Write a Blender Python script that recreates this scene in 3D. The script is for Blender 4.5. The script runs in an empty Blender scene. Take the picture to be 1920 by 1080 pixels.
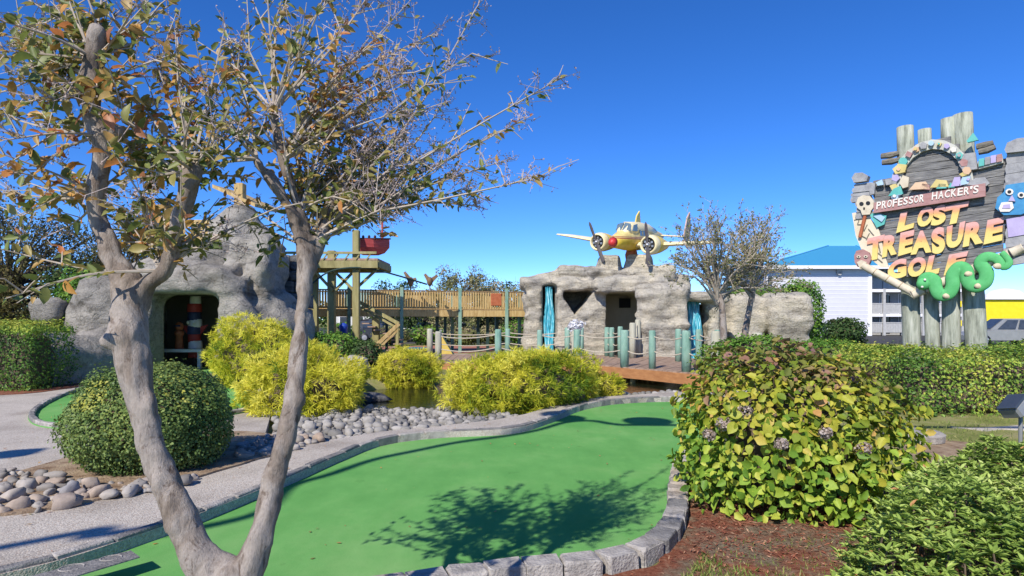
import bpy, math, random
import numpy as np
from mathutils import Vector, Matrix, Quaternion

random.seed(7)
RNG = np.random.default_rng(7)
SC = bpy.context.scene
COL = SC.collection

# ------------------------------------------------------------------ camera
F_PX, HOR, CAM_H = 1150.0, 600.0, 1.6          # focal length in photo pixels, horizon row, eye height
cam_d = bpy.data.cameras.new('camera')
cam_d.sensor_width = 36.0
cam_d.lens = 36.0 * F_PX / 1920.0
cam_d.shift_y = (HOR - 540.0) / 1920.0
cam_d.clip_start, cam_d.clip_end = 0.05, 2000.0
cam = bpy.data.objects.new('camera', cam_d)
cam.location = (0, 0, CAM_H)
cam.rotation_euler = (math.radians(90), 0, 0)
COL.objects.link(cam)
SC.camera = cam

# ------------------------------------------------------------------ sky, sun, exposure
SUN_AZ, SUN_EL = 28.0, 40.0                     # degrees left of straight behind the camera; height
world = bpy.data.worlds.new('World')
SC.world = world
world.use_nodes = True
wn = world.node_tree
wn.nodes.clear()
w_out = wn.nodes.new('ShaderNodeOutputWorld')
w_bg = wn.nodes.new('ShaderNodeBackground')
w_sky = wn.nodes.new('ShaderNodeTexSky')
w_sky.sky_type = 'NISHITA'
w_sky.sun_disc = False
w_sky.sun_elevation = math.radians(SUN_EL)
w_sky.sun_rotation = math.radians(180 + SUN_AZ)
w_sky.altitude = 300
w_sky.air_density = 0.6
w_sky.dust_density = 0.0
w_sky.ozone_density = 6.0
w_bg.inputs['Strength'].default_value = 0.15
w_hs = wn.nodes.new('ShaderNodeHueSaturation')
w_hs.inputs['Saturation'].default_value = 1.2
w_hs.inputs['Hue'].default_value = 0.509
wn.links.new(w_sky.outputs[0], w_hs.inputs['Color'])
wn.links.new(w_hs.outputs[0], w_bg.inputs['Color'])
wn.links.new(w_bg.outputs[0], w_out.inputs['Surface'])

sun_d = bpy.data.lights.new('sun', 'SUN')
sun_d.energy = 4.0
sun_d.angle = math.radians(0.53)
sun_d.color = (1.0, 0.93, 0.82)
sun = bpy.data.objects.new('sun', sun_d)
a, e = math.radians(SUN_AZ), math.radians(SUN_EL)
TO_SUN = Vector((-math.sin(a) * math.cos(e), -math.cos(a) * math.cos(e), math.sin(e)))
sun.rotation_euler = (-TO_SUN).to_track_quat('-Z', 'Y').to_euler()
sun.location = TO_SUN * 60
COL.objects.link(sun)

SC.view_settings.view_transform = 'Standard'
SC.view_settings.look = 'None'
SC.view_settings.exposure = 0.58
SC.view_settings.gamma = 1.0
SC.view_settings.use_curve_mapping = False
SC.cycles.max_bounces = 6
SC.cycles.transparent_max_bounces = 6

# ------------------------------------------------------------------ helpers
def at(px, py, d):
    """world point seen at photo pixel (px, py), d metres ahead"""
    return Vector(((px - 960.0) / F_PX * d, d, CAM_H - (py - HOR) / F_PX * d))

def gp(px, py, z=0.0):
    """world point on the level z seen at photo pixel"""
    d = (CAM_H - z) * F_PX / (py - HOR)
    return Vector(((px - 960.0) / F_PX * d, d, z))

def catmull(pts, n=6, closed=False):
    P = [np.array(p, float) for p in pts]
    out = []
    m = len(P)
    segs = m if closed else m - 1
    for i in range(segs):
        if closed:
            p0, p1, p2, p3 = P[(i - 1) % m], P[i], P[(i + 1) % m], P[(i + 2) % m]
        else:
            p0, p1, p2, p3 = P[max(i - 1, 0)], P[i], P[i + 1], P[min(i + 2, m - 1)]
        for k in range(n):
            t = k / n
            out.append(0.5 * ((2 * p1) + (-p0 + p2) * t + (2 * p0 - 5 * p1 + 4 * p2 - p3) * t * t
                              + (-p0 + 3 * p1 - 3 * p2 + p3) * t ** 3))
    if not closed:
        out.append(P[-1])
    return out

# value noise, vectorised
def _hash(ix, iy, iz, seed):
    h = (ix * 374761393 + iy * 668265263 + iz * 2147483647 + seed * 1274126177) & 0xFFFFFFFF
    h = ((h ^ (h >> 13)) * 1274126177) & 0xFFFFFFFF
    h = (h ^ (h >> 16)) & 0xFFFFFFFF
    return h.astype(np.float64) / 4294967295.0

def vnoise(P, seed=0):
    P = np.asarray(P, float)
    I = np.floor(P).astype(np.int64)
    f = P - I
    u = f * f * (3 - 2 * f)
    r = 0
    for dx in (0, 1):
        for dy in (0, 1):
            for dz in (0, 1):
                w = (u[..., 0] if dx else 1 - u[..., 0]) * (u[..., 1] if dy else 1 - u[..., 1]) * (u[..., 2] if dz else 1 - u[..., 2])
                r = r + w * _hash(I[..., 0] + dx, I[..., 1] + dy, I[..., 2] + dz, seed)
    return r * 2 - 1

def fbm(P, seed=0, octv=4):
    P = np.asarray(P, float)
    r, a_ = 0, 1.0
    for k in range(octv):
        r = r + a_ * vnoise(P * (2.03 ** k) + 7.3 * k, seed + k)
        a_ *= 0.5
    return r

class MB:
    """collects shapes; build() links them as ONE mesh object"""
    def __init__(self):
        self.v, self.f = [], []
    def add(self, v, f):
        o = len(self.v)
        self.v += [tuple(p) for p in v]
        self.f += [tuple(i + o for i in q) for q in f]
        return self
    def box(self, c, s, rz=0.0, rot=None, taper=1.0):
        R = rot if rot is not None else Matrix.Rotation(rz, 3, 'Z')
        c = Vector(c)
        vs = []
        for z in (-.5, .5):
            k = taper if z > 0 else 1.0
            for x, y in ((-.5, -.5), (.5, -.5), (.5, .5), (-.5, .5)):
                vs.append(c + R @ Vector((x * s[0] * k, y * s[1] * k, z * s[2])))
        return self.add(vs, [(3, 2, 1, 0), (4, 5, 6, 7), (0, 1, 5, 4), (1, 2, 6, 5), (2, 3, 7, 6), (3, 0, 4, 7)])
    def bbox(self, c, s, b=0.01, rz=0.0, rot=None, jit=0.0):
        """box with chamfered edges (top and bottom ring)"""
        R = rot if rot is not None else Matrix.Rotation(rz, 3, 'Z')
        c = Vector(c)
        x, y, z = s[0] / 2, s[1] / 2, s[2] / 2
        rings = []
        for zz, i in ((-z, b), (-z + b, 0), (z - b, 0), (z, b)):
            ring = []
            for sx, sy in ((-1, -1), (1, -1), (1, 1), (-1, 1)):
                for k in (0, 1):
                    first = (sx * sy > 0)
                    cut_x = (k == 0) if first else (k == 1)
                    px_ = sx * (x - i - (b if not cut_x else 0))
                    py_ = sy * (y - i - (b if cut_x else 0))
                    ring.append(Vector((px_, py_, zz)) + Vector((random.uniform(-jit, jit), random.uniform(-jit, jit), random.uniform(-jit, jit))))
            rings.append(ring)
        vs = [c + R @ p for r in rings for p in r]
        fs = [tuple(range(7, -1, -1)), tuple(range(24, 32))]
        for r in range(3):
            for k in range(8):
                fs.append((r * 8 + k, r * 8 + (k + 1) % 8, r * 8 + 8 + (k + 1) % 8, r * 8 + 8 + k))
        return self.add(vs, fs)
    def beam(self, p, q, w, h=None, up=(0, 0, 1)):
        p, q = Vector(p), Vector(q)
        h = h or w
        d = q - p
        z = d.normalized()
        x = Vector(up).cross(z)
        if x.length < 1e-4:
            x = Vector((1, 0, 0))
        x.normalize()
        y = z.cross(x)
        R = Matrix((x, y, z)).transposed()
        return self.box((p + q) / 2, (w, h, d.length), rot=R)
    def tube(self, pts, rad, n=8, cap=True):
        pts = [Vector(p) for p in pts]
        if not hasattr(rad, '__len__'):
            rad = [rad] * len(pts)
        ref = None
        vs, fs = [], []
        for i, p in enumerate(pts):
            t = (pts[min(i + 1, len(pts) - 1)] - pts[max(i - 1, 0)])
            if t.length < 1e-9:
                t = Vector((0, 0, 1))
            t.normalize()
            if ref is None:
                ref = t.orthogonal().normalized()
            ref = (ref - t * ref.dot(t))
            if ref.length < 1e-6:
                ref = t.orthogonal()
            ref.normalize()
            b = t.cross(ref)
            for k in range(n):
                a_ = 2 * math.pi * k / n
                vs.append(p + (ref * math.cos(a_) + b * math.sin(a_)) * rad[i])
        for i in range(len(pts) - 1):
            for k in range(n):
                fs.append((i * n + k, i * n + (k + 1) % n, (i + 1) * n + (k + 1) % n, (i + 1) * n + k))
        if cap:
            fs.append(tuple(range(n - 1, -1, -1)))
            fs.append(tuple((len(pts) - 1) * n + k for k in range(n)))
        return self.add(vs, fs)
    def prism(self, poly, z0, z1):
        n = len(poly)
        vs = [(p[0], p[1], z0) for p in poly] + [(p[0], p[1], z1) for p in poly]
        ar = sum(poly[i][0] * poly[(i + 1) % n][1] - poly[(i + 1) % n][0] * poly[i][1] for i in range(n))
        fs = [tuple(range(n - 1, -1, -1)), tuple(range(n, 2 * n))] + [(i, (i + 1) % n, n + (i + 1) % n, n + i) for i in range(n)]
        if ar < 0:
            fs = [tuple(reversed(q)) for q in fs]
        return self.add(vs, fs)
    def slab(self, poly, nrm, t):
        """polygon of 3d points extruded t along nrm"""
        n = len(poly)
        nrm = Vector(nrm)
        vs = [Vector(p) for p in poly] + [Vector(p) + nrm * t for p in poly]
        A = Vector((0, 0, 0))
        for i in range(n):
            A += Vector(poly[i]).cross(Vector(poly[(i + 1) % n]))
        fs = [tuple(range(n - 1, -1, -1)), tuple(range(n, 2 * n))] + [(i, (i + 1) % n, n + (i + 1) % n, n + i) for i in range(n)]
        if A.dot(nrm) < 0:
            fs = [tuple(reversed(q)) for q in fs]
        return self.add(vs, fs)
    def loft(self, rings, cap=True):
        n = len(rings[0])
        vs = [p for r in rings for p in r]
        fs = []
        for i in range(len(rings) - 1):
            for k in range(n):
                fs.append((i * n + k, i * n + (k + 1) % n, (i + 1) * n + (k + 1) % n, (i + 1) * n + k))
        if cap:
            fs.append(tuple(range(n - 1, -1, -1)))
            fs.append(tuple((len(rings) - 1) * n + k for k in range(n)))
        return self.add(vs, fs)
    def lathe(self, prof, c, axis=(0, 0, 1), n=16):
        ax = Vector(axis).normalized()
        x = ax.orthogonal().normalized()
        y = ax.cross(x)
        c = Vector(c)
        return self.loft([[c + ax * h + (x * math.cos(2 * math.pi * k / n) + y * math.sin(2 * math.pi * k / n)) * max(r, 1e-4) for k in range(n)] for r, h in prof])
    def ball(self, c, r, n=10, m=7, noise=0.0):
        c = Vector(c)
        r = (r, r, r) if not hasattr(r, '__len__') else r
        rings = []
        for i in range(m + 1):
            th = math.pi * i / m
            th = min(max(th, 0.02), math.pi - 0.02)
            rings.append([c + Vector((r[0] * math.sin(th) * math.cos(2 * math.pi * k / n), r[1] * math.sin(th) * math.sin(2 * math.pi * k / n), -r[2] * math.cos(th))) * 1.0
                          + Vector((random.uniform(-noise, noise), random.uniform(-noise, noise), random.uniform(-noise, noise))) for k in range(n)])
        return self.loft(rings)
    def build(self, name, mat, parent=None, smooth=False, loc=None):
        return link_mesh(name, self.v, self.f, mat, parent, smooth, loc)

WLOC = {}
def wloc(o):
    return WLOC.get(o, Vector((0, 0, 0))) if o is not None else Vector((0, 0, 0))

def link_obj(name, data, parent=None, loc=None):
    """loc is a world place; children are placed relative to their parent's world place (no rotations on parents)"""
    o = bpy.data.objects.new(name, data)
    COL.objects.link(o)
    L = Vector(loc) if loc is not None else wloc(parent)
    if parent is not None:
        o.parent = parent
        o.location = L - wloc(parent)
    else:
        o.location = L
    WLOC[o] = L.copy()
    return o

def link_mesh(name, v, f, mat, parent=None, smooth=False, loc=None):
    me = bpy.data.meshes.new(name)
    L = Vector(loc) if loc is not None else wloc(parent)
    V = np.array([tuple(p) for p in v], float) - np.array(L)
    me.from_pydata([tuple(p) for p in V], [], f)
    if mat:
        me.materials.append(mat)
    if smooth:
        me.polygons.foreach_set('use_smooth', [True] * len(me.polygons))
    me.update()
    return link_obj(name, me, parent, L)

def fast_mesh(name, V, Q, mat, rnd=None, smooth=False):
    """numpy vertices and quads (or tris) -> mesh data with an optional per-face random value"""
    me = bpy.data.meshes.new(name)
    V = np.asarray(V, np.float32)
    Q = np.asarray(Q, np.int32)
    k = Q.shape[1]
    me.vertices.add(len(V)); me.vertices.foreach_set('co', V.ravel())
    me.loops.add(Q.size); me.loops.foreach_set('vertex_index', Q.ravel())
    me.polygons.add(len(Q)); me.polygons.foreach_set('loop_start', np.arange(0, Q.size, k, dtype=np.int32))
    if smooth:
        me.polygons.foreach_set('use_smooth', np.ones(len(Q), bool))
    me.update(calc_edges=True)
    if rnd is not None:
        at_ = me.attributes.new('rnd', 'FLOAT', 'FACE')
        at_.data.foreach_set('value', np.asarray(rnd, np.float32))
    if mat:
        me.materials.append(mat)
    return me

def tag(o, label=None, cat=None, group=None, kind=None):
    if label: o['label'] = label
    if cat: o['category'] = cat
    if group: o['group'] = group
    if kind: o['kind'] = kind
    return o

def thing(name, loc, label, cat, group=None):
    return tag(link_obj(name, None, None, loc), label, cat, group)

def struct(name, mb, mat, **kw):
    return tag(mb.build(name, mat, **kw), kind='structure')

def stuffpart(o):
    o['kind'] = 'stuff'
    return o

def copy_tree(root, loc, label=None, rz=None):
    r = root.copy(); COL.objects.link(r); r.location = loc
    if label: r['label'] = label
    if rz is not None: r.rotation_euler = (0, 0, rz)
    for ch in [c for c in root.children]:
        c = ch.copy(); COL.objects.link(c); c.parent = r
        for g in [q for q in ch.children]:
            d = g.copy(); COL.objects.link(d); d.parent = c
    return r

# ------------------------------------------------------------------ materials
def new_mat(name):
    m = bpy.data.materials.new(name)
    m.use_nodes = True
    nt = m.node_tree
    return m, nt, nt.nodes['Principled BSDF']

def ramp(nt, stops, interp='LINEAR'):
    r = nt.nodes.new('ShaderNodeValToRGB')
    r.color_ramp.interpolation = interp
    el = r.color_ramp.elements
    while len(el) < len(stops):
        el.new(0.5)
    for e_, (p, c) in zip(el, stops):
        e_.position = p
        e_.color = (c[0], c[1], c[2], 1)
    return r

def M(name, c1, c2=None, c3=None, scale=4.0, rough=0.8, bump=0.0, bscale=None, detail=6.0, metal=0.0, spec=0.3, stretch=(1, 1, 1), coord='pos', dist=0.0, lo=0.3, hi=0.7):
    m, nt, b = new_mat(name)
    b.inputs['Roughness'].default_value = rough
    b.inputs['Metallic'].default_value = metal
    b.inputs['Specular IOR Level'].default_value = spec
    if coord == 'pos':
        src = nt.nodes.new('ShaderNodeNewGeometry').outputs['Position']
    else:
        src = nt.nodes.new('ShaderNodeTexCoord').outputs['Object']
    mp = nt.nodes.new('ShaderNodeMapping')
    mp.inputs['Scale'].default_value = stretch
    nt.links.new(src, mp.inputs['Vector'])
    if c2 is None:
        c2 = tuple(min(1, x * 1.18) for x in c1)
    n = nt.nodes.new('ShaderNodeTexNoise')
    n.inputs['Scale'].default_value = scale
    n.inputs['Detail'].default_value = detail
    n.inputs['Roughness'].default_value = 0.62
    n.inputs['Distortion'].default_value = dist
    nt.links.new(mp.outputs[0], n.inputs['Vector'])
    stops = [(lo, c1), (hi, c2)] if c3 is None else [(lo, c1), ((lo + hi) / 2, c2), (hi, c3)]
    r = ramp(nt, stops)
    nt.links.new(n.outputs['Fac'], r.inputs[0])
    nt.links.new(r.outputs[0], b.inputs['Base Color'])
    if bump:
        n2 = nt.nodes.new('ShaderNodeTexNoise')
        n2.inputs['Scale'].default_value = bscale or scale * 4
        n2.inputs['Detail'].default_value = 8
        nt.links.new(mp.outputs[0], n2.inputs['Vector'])
        bp = nt.nodes.new('ShaderNodeBump')
        bp.inputs['Strength'].default_value = bump
        bp.inputs['Distance'].default_value = 0.02
        nt.links.new(n2.outputs['Fac'], bp.inputs['Height'])
        nt.links.new(bp.outputs[0], b.inputs['Normal'])
    return m

def leaf_mat(name, stops, trans=0.25, rough=0.5, by_object=False, spec=0.28):
    m, nt, b = new_mat(name)
    b.inputs['Roughness'].default_value = rough + .12
    b.inputs['Specular IOR Level'].default_value = spec
    if by_object:
        src = nt.nodes.new('ShaderNodeObjectInfo').outputs['Random']
    else:
        at_ = nt.nodes.new('ShaderNodeAttribute')
        at_.attribute_name = 'rnd'
        src = at_.outputs['Fac']
    r = ramp(nt, stops)
    nt.links.new(src, r.inputs[0])
    geo = nt.nodes.new('ShaderNodeNewGeometry')
    n = nt.nodes.new('ShaderNodeTexNoise')
    n.inputs['Scale'].default_value = 60
    nt.links.new(geo.outputs['Position'], n.inputs['Vector'])
    hs = nt.nodes.new('ShaderNodeHueSaturation')
    mr = nt.nodes.new('ShaderNodeMapRange')
    mr.inputs['To Min'].default_value = 0.75
    mr.inputs['To Max'].default_value = 1.25
    nt.links.new(n.outputs['Fac'], mr.inputs['Value'])
    nt.links.new(mr.outputs[0], hs.inputs['Value'])
    nt.links.new(r.outputs[0], hs.inputs['Color'])
    nt.links.new(hs.outputs[0], b.inputs['Base Color'])
    tr = nt.nodes.new('ShaderNodeBsdfTranslucent')
    nt.links.new(hs.outputs[0], tr.inputs['Color'])
    mx = nt.nodes.new('ShaderNodeMixShader')
    mx.inputs[0].default_value = trans
    nt.links.new(b.outputs[0], mx.inputs[1])
    nt.links.new(tr.outputs[0], mx.inputs[2])
    nt.links.new(mx.outputs[0], nt.nodes['Material Output'].inputs['Surface'])
    return m

# ------------------------------------------------------------------ leaves
def unit(a_):
    return a_ / np.maximum(np.linalg.norm(a_, axis=-1, keepdims=True), 1e-9)

def leaves_np(pos, nrm, tdir, L, Wd, fold=0.25, big=False, droop=0.0):
    """pos (N,3), leaf facing nrm, pointing along tdir; returns V, Q, faces-per-leaf"""
    N = len(pos)
    nrm = unit(nrm)
    t = unit(tdir - nrm * np.sum(tdir * nrm, 1, keepdims=True))
    s = np.cross(nrm, t)
    L = np.broadcast_to(np.asarray(L, float), (N,))[:, None]
    Wd = np.broadcast_to(np.asarray(Wd, float), (N,))[:, None]
    if not big:
        V = np.stack([pos, pos + t * L * .5 + s * Wd * .5 + nrm * Wd * fold, pos + t * L - nrm * L * droop, pos + t * L * .5 - s * Wd * .5 + nrm * Wd * fold], 1)
        Q = np.arange(N * 4).reshape(N, 4)
        return V.reshape(-1, 3), Q, 1
    V = np.stack([pos,
                  pos + t * L * .28 + s * Wd * .46 + nrm * Wd * fold,
                  pos + t * L * .68 + s * Wd * .36 + nrm * (Wd * fold - L * droop * .4),
                  pos + t * L - nrm * L * droop,
                  pos + t * L * .68 - s * Wd * .36 + nrm * (Wd * fold - L * droop * .4),
                  pos + t * L * .28 - s * Wd * .46 + nrm * Wd * fold], 1)
    b = np.arange(N)[:, None] * 6
    Q = np.concatenate([b + np.array([[0, 1, 2, 3]]), b + np.array([[0, 3, 4, 5]])], 1).reshape(-1, 4)
    return V.reshape(-1, 3), Q, 2

def leaf_object(name, parent, pos, nrm, tdir, L, Wd, rnd, mat, fold=.25, big=False, droop=0.0, stuff=False):
    V, Q, k = leaves_np(np.asarray(pos), np.asarray(nrm), np.asarray(tdir), L, Wd, fold, big, droop)
    me = fast_mesh(name, V - np.array(wloc(parent)), Q, mat, np.repeat(rnd, k))
    o = link_obj(name, me, parent, wloc(parent))
    if stuff:
        o['kind'] = 'stuff'
    return o

def rdir(n):
    return unit(RNG.normal(size=(n, 3)))
# ------------------------------------------------------------------ rock surfaces: distance fields turned into meshes (surface nets)
def grid(lo, hi, h):
    ax = [np.arange(l, u + h, h) for l, u in zip(lo, hi)]
    return np.stack(np.meshgrid(*ax, indexing='ij'), -1)

def sd_box(P, c, s, r=0.1, rz=0.0, taper=0.0):
    q = P - np.array(c)
    if rz:
        cs, sn = math.cos(-rz), math.sin(-rz)
        x = q[..., 0] * cs - q[..., 1] * sn
        y = q[..., 0] * sn + q[..., 1] * cs
        q = np.stack([x, y, q[..., 2]], -1)
    half = np.array(s) / 2
    if taper:
        k = 1 - taper * (q[..., 2] / half[2])
        q = np.stack([q[..., 0] / k, q[..., 1] / k, q[..., 2]], -1)
    d = np.abs(q) - half + r
    return np.linalg.norm(np.maximum(d, 0), axis=-1) + np.minimum(np.max(d, -1), 0) - r

def sd_ell(P, c, r):
    r = np.array(r)
    q = (P - np.array(c)) / r
    k = np.linalg.norm(q, axis=-1)
    return (k - 1) * np.min(r)

def smin(a_, b_, k=0.2):
    h = np.clip(.5 + .5 * (b_ - a_) / k, 0, 1)
    return b_ + (a_ - b_) * h - k * h * (1 - h)

def cut(a_, b_, k=0.08):
    return -smin(-a_, b_, k)

def surfnet(F, lo, h):
    S = F < 0
    nx, ny, nz = F.shape
    acc = np.zeros((nx - 1, ny - 1, nz - 1, 3)); cnt = np.zeros((nx - 1, ny - 1, nz - 1))
    off = lambda a_, d, n: a_[d[0]:d[0] + n[0], d[1]:d[1] + n[1], d[2]:d[2] + n[2]]
    n = (nx - 1, ny - 1, nz - 1)
    corners = [(x, y, z) for x in (0, 1) for y in (0, 1) for z in (0, 1)]
    for c0 in corners:
        for axn in range(3):
            if c0[axn]:
                continue
            c1 = list(c0); c1[axn] = 1
            f0, f1 = off(F, c0, n), off(F, c1, n)
            m = (f0 < 0) != (f1 < 0)
            t = np.where(m, f0 / np.where(m, f0 - f1, 1), 0)
            for k in range(3):
                acc[..., k] += np.where(m, c0[k] + (t if k == axn else 0), 0)
            cnt += m
    act = cnt > 0
    idx = -np.ones(act.shape, np.int64)
    idx[act] = np.arange(act.sum())
    ii = np.argwhere(act)
    V = (ii + acc[act] / cnt[act][:, None]) * h + np.array(lo)
    Q = []
    for axn in range(3):
        o1, o2 = [(1, 2), (2, 0), (0, 1)][axn]
        sl0 = [slice(None)] * 3; sl1 = [slice(None)] * 3
        sl0[axn] = slice(0, -1); sl1[axn] = slice(1, None)
        ch = S[tuple(sl0)] != S[tuple(sl1)]
        E = np.argwhere(ch)
        ok = (E[:, o1] > 0) & (E[:, o2] > 0) & (E[:, o1] < F.shape[o1] - 1) & (E[:, o2] < F.shape[o2] - 1)
        E = E[ok]
        ins = S[E[:, 0], E[:, 1], E[:, 2]]
        q = []
        for d1, d2 in ((-1, -1), (0, -1), (0, 0), (-1, 0)):
            c = E.copy(); c[:, o1] += d1; c[:, o2] += d2
            q.append(idx[c[:, 0], c[:, 1], c[:, 2]])
        q = np.stack(q, 1)
        q[~ins] = q[~ins][:, ::-1]
        Q.append(q)
    return V, np.concatenate(Q)

def rock_object(name, P, Fv, lo, h, mat, parent=None, loc=None):
    V, Q = surfnet(Fv, lo, h)
    L = Vector(loc) if loc is not None else wloc(parent)
    me = fast_mesh(name, V - np.array(L), Q, mat, smooth=True)
    return link_obj(name, me, parent, L)

def stone_mesh(name, mat, seed, sx=1.0, sy=0.8, sz=0.6, n=9, m=6, smooth=True):
    """one unit stone: a lumpy ball, a little faceted"""
    V = []
    for i in range(m + 1):
        th = min(max(math.pi * i / m, .03), math.pi - .03)
        for k in range(n):
            V.append((math.sin(th) * math.cos(2 * math.pi * k / n), math.sin(th) * math.sin(2 * math.pi * k / n), -math.cos(th)))
    V = np.array(V)
    V = V * (1 + .36 * fbm(V * 1.6 + seed * 11.7, seed, 3))[:, None]
    V = np.sign(V) * np.abs(V) ** .75 * np.array([sx, sy, sz]) * .5
    Q = [(i * n + k, i * n + (k + 1) % n, (i + 1) * n + (k + 1) % n, (i + 1) * n + k) for i in range(m) for k in range(n)]
    return fast_mesh(name, V, np.array(Q), mat, smooth=smooth)
# ------------------------------------------------------------------ materials of the setting
def turf_mat():
    m, nt, b = new_mat('green_felt')
    b.inputs['Roughness'].default_value = .95
    b.inputs['Specular IOR Level'].default_value = .08
    g = nt.nodes.new('ShaderNodeNewGeometry')
    def noise(sc, det, stretch=(1, 1, 1)):
        mp = nt.nodes.new('ShaderNodeMapping'); mp.inputs['Scale'].default_value = stretch
        mp.inputs['Rotation'].default_value = (0, 0, .7)
        n = nt.nodes.new('ShaderNodeTexNoise'); n.inputs['Scale'].default_value = sc; n.inputs['Detail'].default_value = det; n.inputs['Roughness'].default_value = .65
        nt.links.new(g.outputs['Position'], mp.inputs[0]); nt.links.new(mp.outputs[0], n.inputs['Vector'])
        return n.outputs['Fac']
    def mul(a_, fac, stops):
        r = ramp(nt, stops); nt.links.new(fac, r.inputs[0])
        mx = nt.nodes.new('ShaderNodeMix'); mx.data_type = 'RGBA'; mx.blend_type = 'MULTIPLY'; mx.inputs['Factor'].default_value = 1
        nt.links.new(a_, mx.inputs['A']); nt.links.new(r.outputs[0], mx.inputs['B'])
        return mx.outputs['Result']
    r0 = ramp(nt, [(.3, (.1, .31, .078)), (.5, (.14, .365, .098)), (.72, (.22, .42, .14))])
    nt.links.new(noise(.7, 8), r0.inputs[0])
    c = mul(r0.outputs[0], noise(3.5, 6, (1, .25, 1)), [(.35, (.9, .92, .9)), (.6, (1, 1, 1)), (.72, (1.06, 1.04, 1.04))])
    c = mul(c, noise(140, 3), [(.3, (.78, .8, .78)), (.7, (1.14, 1.12, 1.14))])
    c = mul(c, noise(5, 9), [(.28, (.72, .74, .7)), (.36, (1, 1, 1))])
    nt.links.new(c, b.inputs['Base Color'])
    bp = nt.nodes.new('ShaderNodeBump'); bp.inputs['Strength'].default_value = .5; bp.inputs['Distance'].default_value = .006
    nt.links.new(noise(220, 4), bp.inputs['Height']); nt.links.new(bp.outputs[0], b.inputs['Normal'])
    return m
m_turf = turf_mat()
m_grassbase = M('soil_and_grass', (.15, .17, .05), (.22, .23, .075), (.32, .27, .16), scale=1.6, rough=.95, bump=.6, bscale=40, spec=.1)
m_kerb = M('kerb_concrete', (.2, .185, .17), (.34, .315, .29), (.46, .43, .39), scale=9, rough=.92, bump=.7, bscale=55, spec=.15)
m_kerbdark = M('kerb_concrete_dark', (.13, .125, .125), (.26, .25, .24), scale=12, rough=.92, bump=.7, bscale=60, spec=.15)
m_kerbwarm = M('kerb_concrete_warm', (.24, .2, .165), (.38, .33, .28), (.5, .45, .39), scale=7, rough=.92, bump=.8, bscale=50, spec=.15)
def stone_mat(name, stops):
    m, nt, b = new_mat(name)
    b.inputs['Roughness'].default_value = .85
    b.inputs['Specular IOR Level'].default_value = .25
    oi = nt.nodes.new('ShaderNodeObjectInfo')
    r = ramp(nt, stops)
    nt.links.new(oi.outputs['Random'], r.inputs[0])
    tc = nt.nodes.new('ShaderNodeNewGeometry')
    n = nt.nodes.new('ShaderNodeTexNoise'); n.inputs['Scale'].default_value = 18; n.inputs['Detail'].default_value = 8
    nt.links.new(tc.outputs['Position'], n.inputs['Vector'])
    mr = nt.nodes.new('ShaderNodeMapRange'); mr.inputs['To Min'].default_value = .7; mr.inputs['To Max'].default_value = 1.3
    nt.links.new(n.outputs['Fac'], mr.inputs['Value'])
    hs = nt.nodes.new('ShaderNodeHueSaturation')
    nt.links.new(mr.outputs[0], hs.inputs['Value']); nt.links.new(r.outputs[0], hs.inputs['Color'])
    nt.links.new(hs.outputs[0], b.inputs['Base Color'])
    bp = nt.nodes.new('ShaderNodeBump'); bp.inputs['Strength'].default_value = .5; bp.inputs['Distance'].default_value = .01
    nt.links.new(n.outputs['Fac'], bp.inputs['Height']); nt.links.new(bp.outputs[0], b.inputs['Normal'])
    return m
m_stone = stone_mat('river_stone', [(0, (.18, .165, .15)), (.3, (.28, .255, .23)), (.6, (.38, .345, .31)), (.8, (.33, .25, .19)), (1, (.26, .26, .27))])
m_greystone = stone_mat('grey_stone', [(0, (.15, .145, .135)), (.5, (.27, .255, .235)), (1, (.37, .35, .325))])

def aggregate(name):
    m, nt, b = new_mat(name)
    b.inputs['Roughness'].default_value = .9
    b.inputs['Specular IOR Level'].default_value = .15
    g = nt.nodes.new('ShaderNodeNewGeometry')
    v = nt.nodes.new('ShaderNodeTexVoronoi'); v.inputs['Scale'].default_value = 85
    nt.links.new(g.outputs['Position'], v.inputs['Vector'])
    sp = nt.nodes.new('ShaderNodeSeparateColor')
    nt.links.new(v.outputs['Color'], sp.inputs[0])
    r = ramp(nt, [(0, (.36, .31, .27)), (.25, (.4, .37, .335)), (.6, (.48, .45, .41)), (.9, (.55, .51, .46)), (1, (.4, .31, .25))])
    nt.links.new(sp.outputs[0], r.inputs[0])
    n = nt.nodes.new('ShaderNodeTexNoise'); n.inputs['Scale'].default_value = 1.1; n.inputs['Detail'].default_value = 8
    nt.links.new(g.outputs['Position'], n.inputs['Vector'])
    r2 = ramp(nt, [(.3, (.66, .63, .6)), (.5, (.92, .9, .87)), (.7, (1.05, 1.03, 1.0))])
    nt.links.new(n.outputs['Fac'], r2.inputs[0])
    mx = nt.nodes.new('ShaderNodeMix'); mx.data_type = 'RGBA'; mx.blend_type = 'MULTIPLY'; mx.inputs['Factor'].default_value = 1
    nt.links.new(r.outputs[0], mx.inputs['A']); nt.links.new(r2.outputs[0], mx.inputs['B'])
    nt.links.new(mx.outputs['Result'], b.inputs['Base Color'])
    bp = nt.nodes.new('ShaderNodeBump'); bp.inputs['Strength'].default_value = .6; bp.inputs['Distance'].default_value = .006
    nt.links.new(v.outputs['Distance'], bp.inputs['Height']); bp.invert = True
    nt.links.new(bp.outputs[0], b.inputs['Normal'])
    return m
m_path = aggregate('exposed_aggregate')

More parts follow.
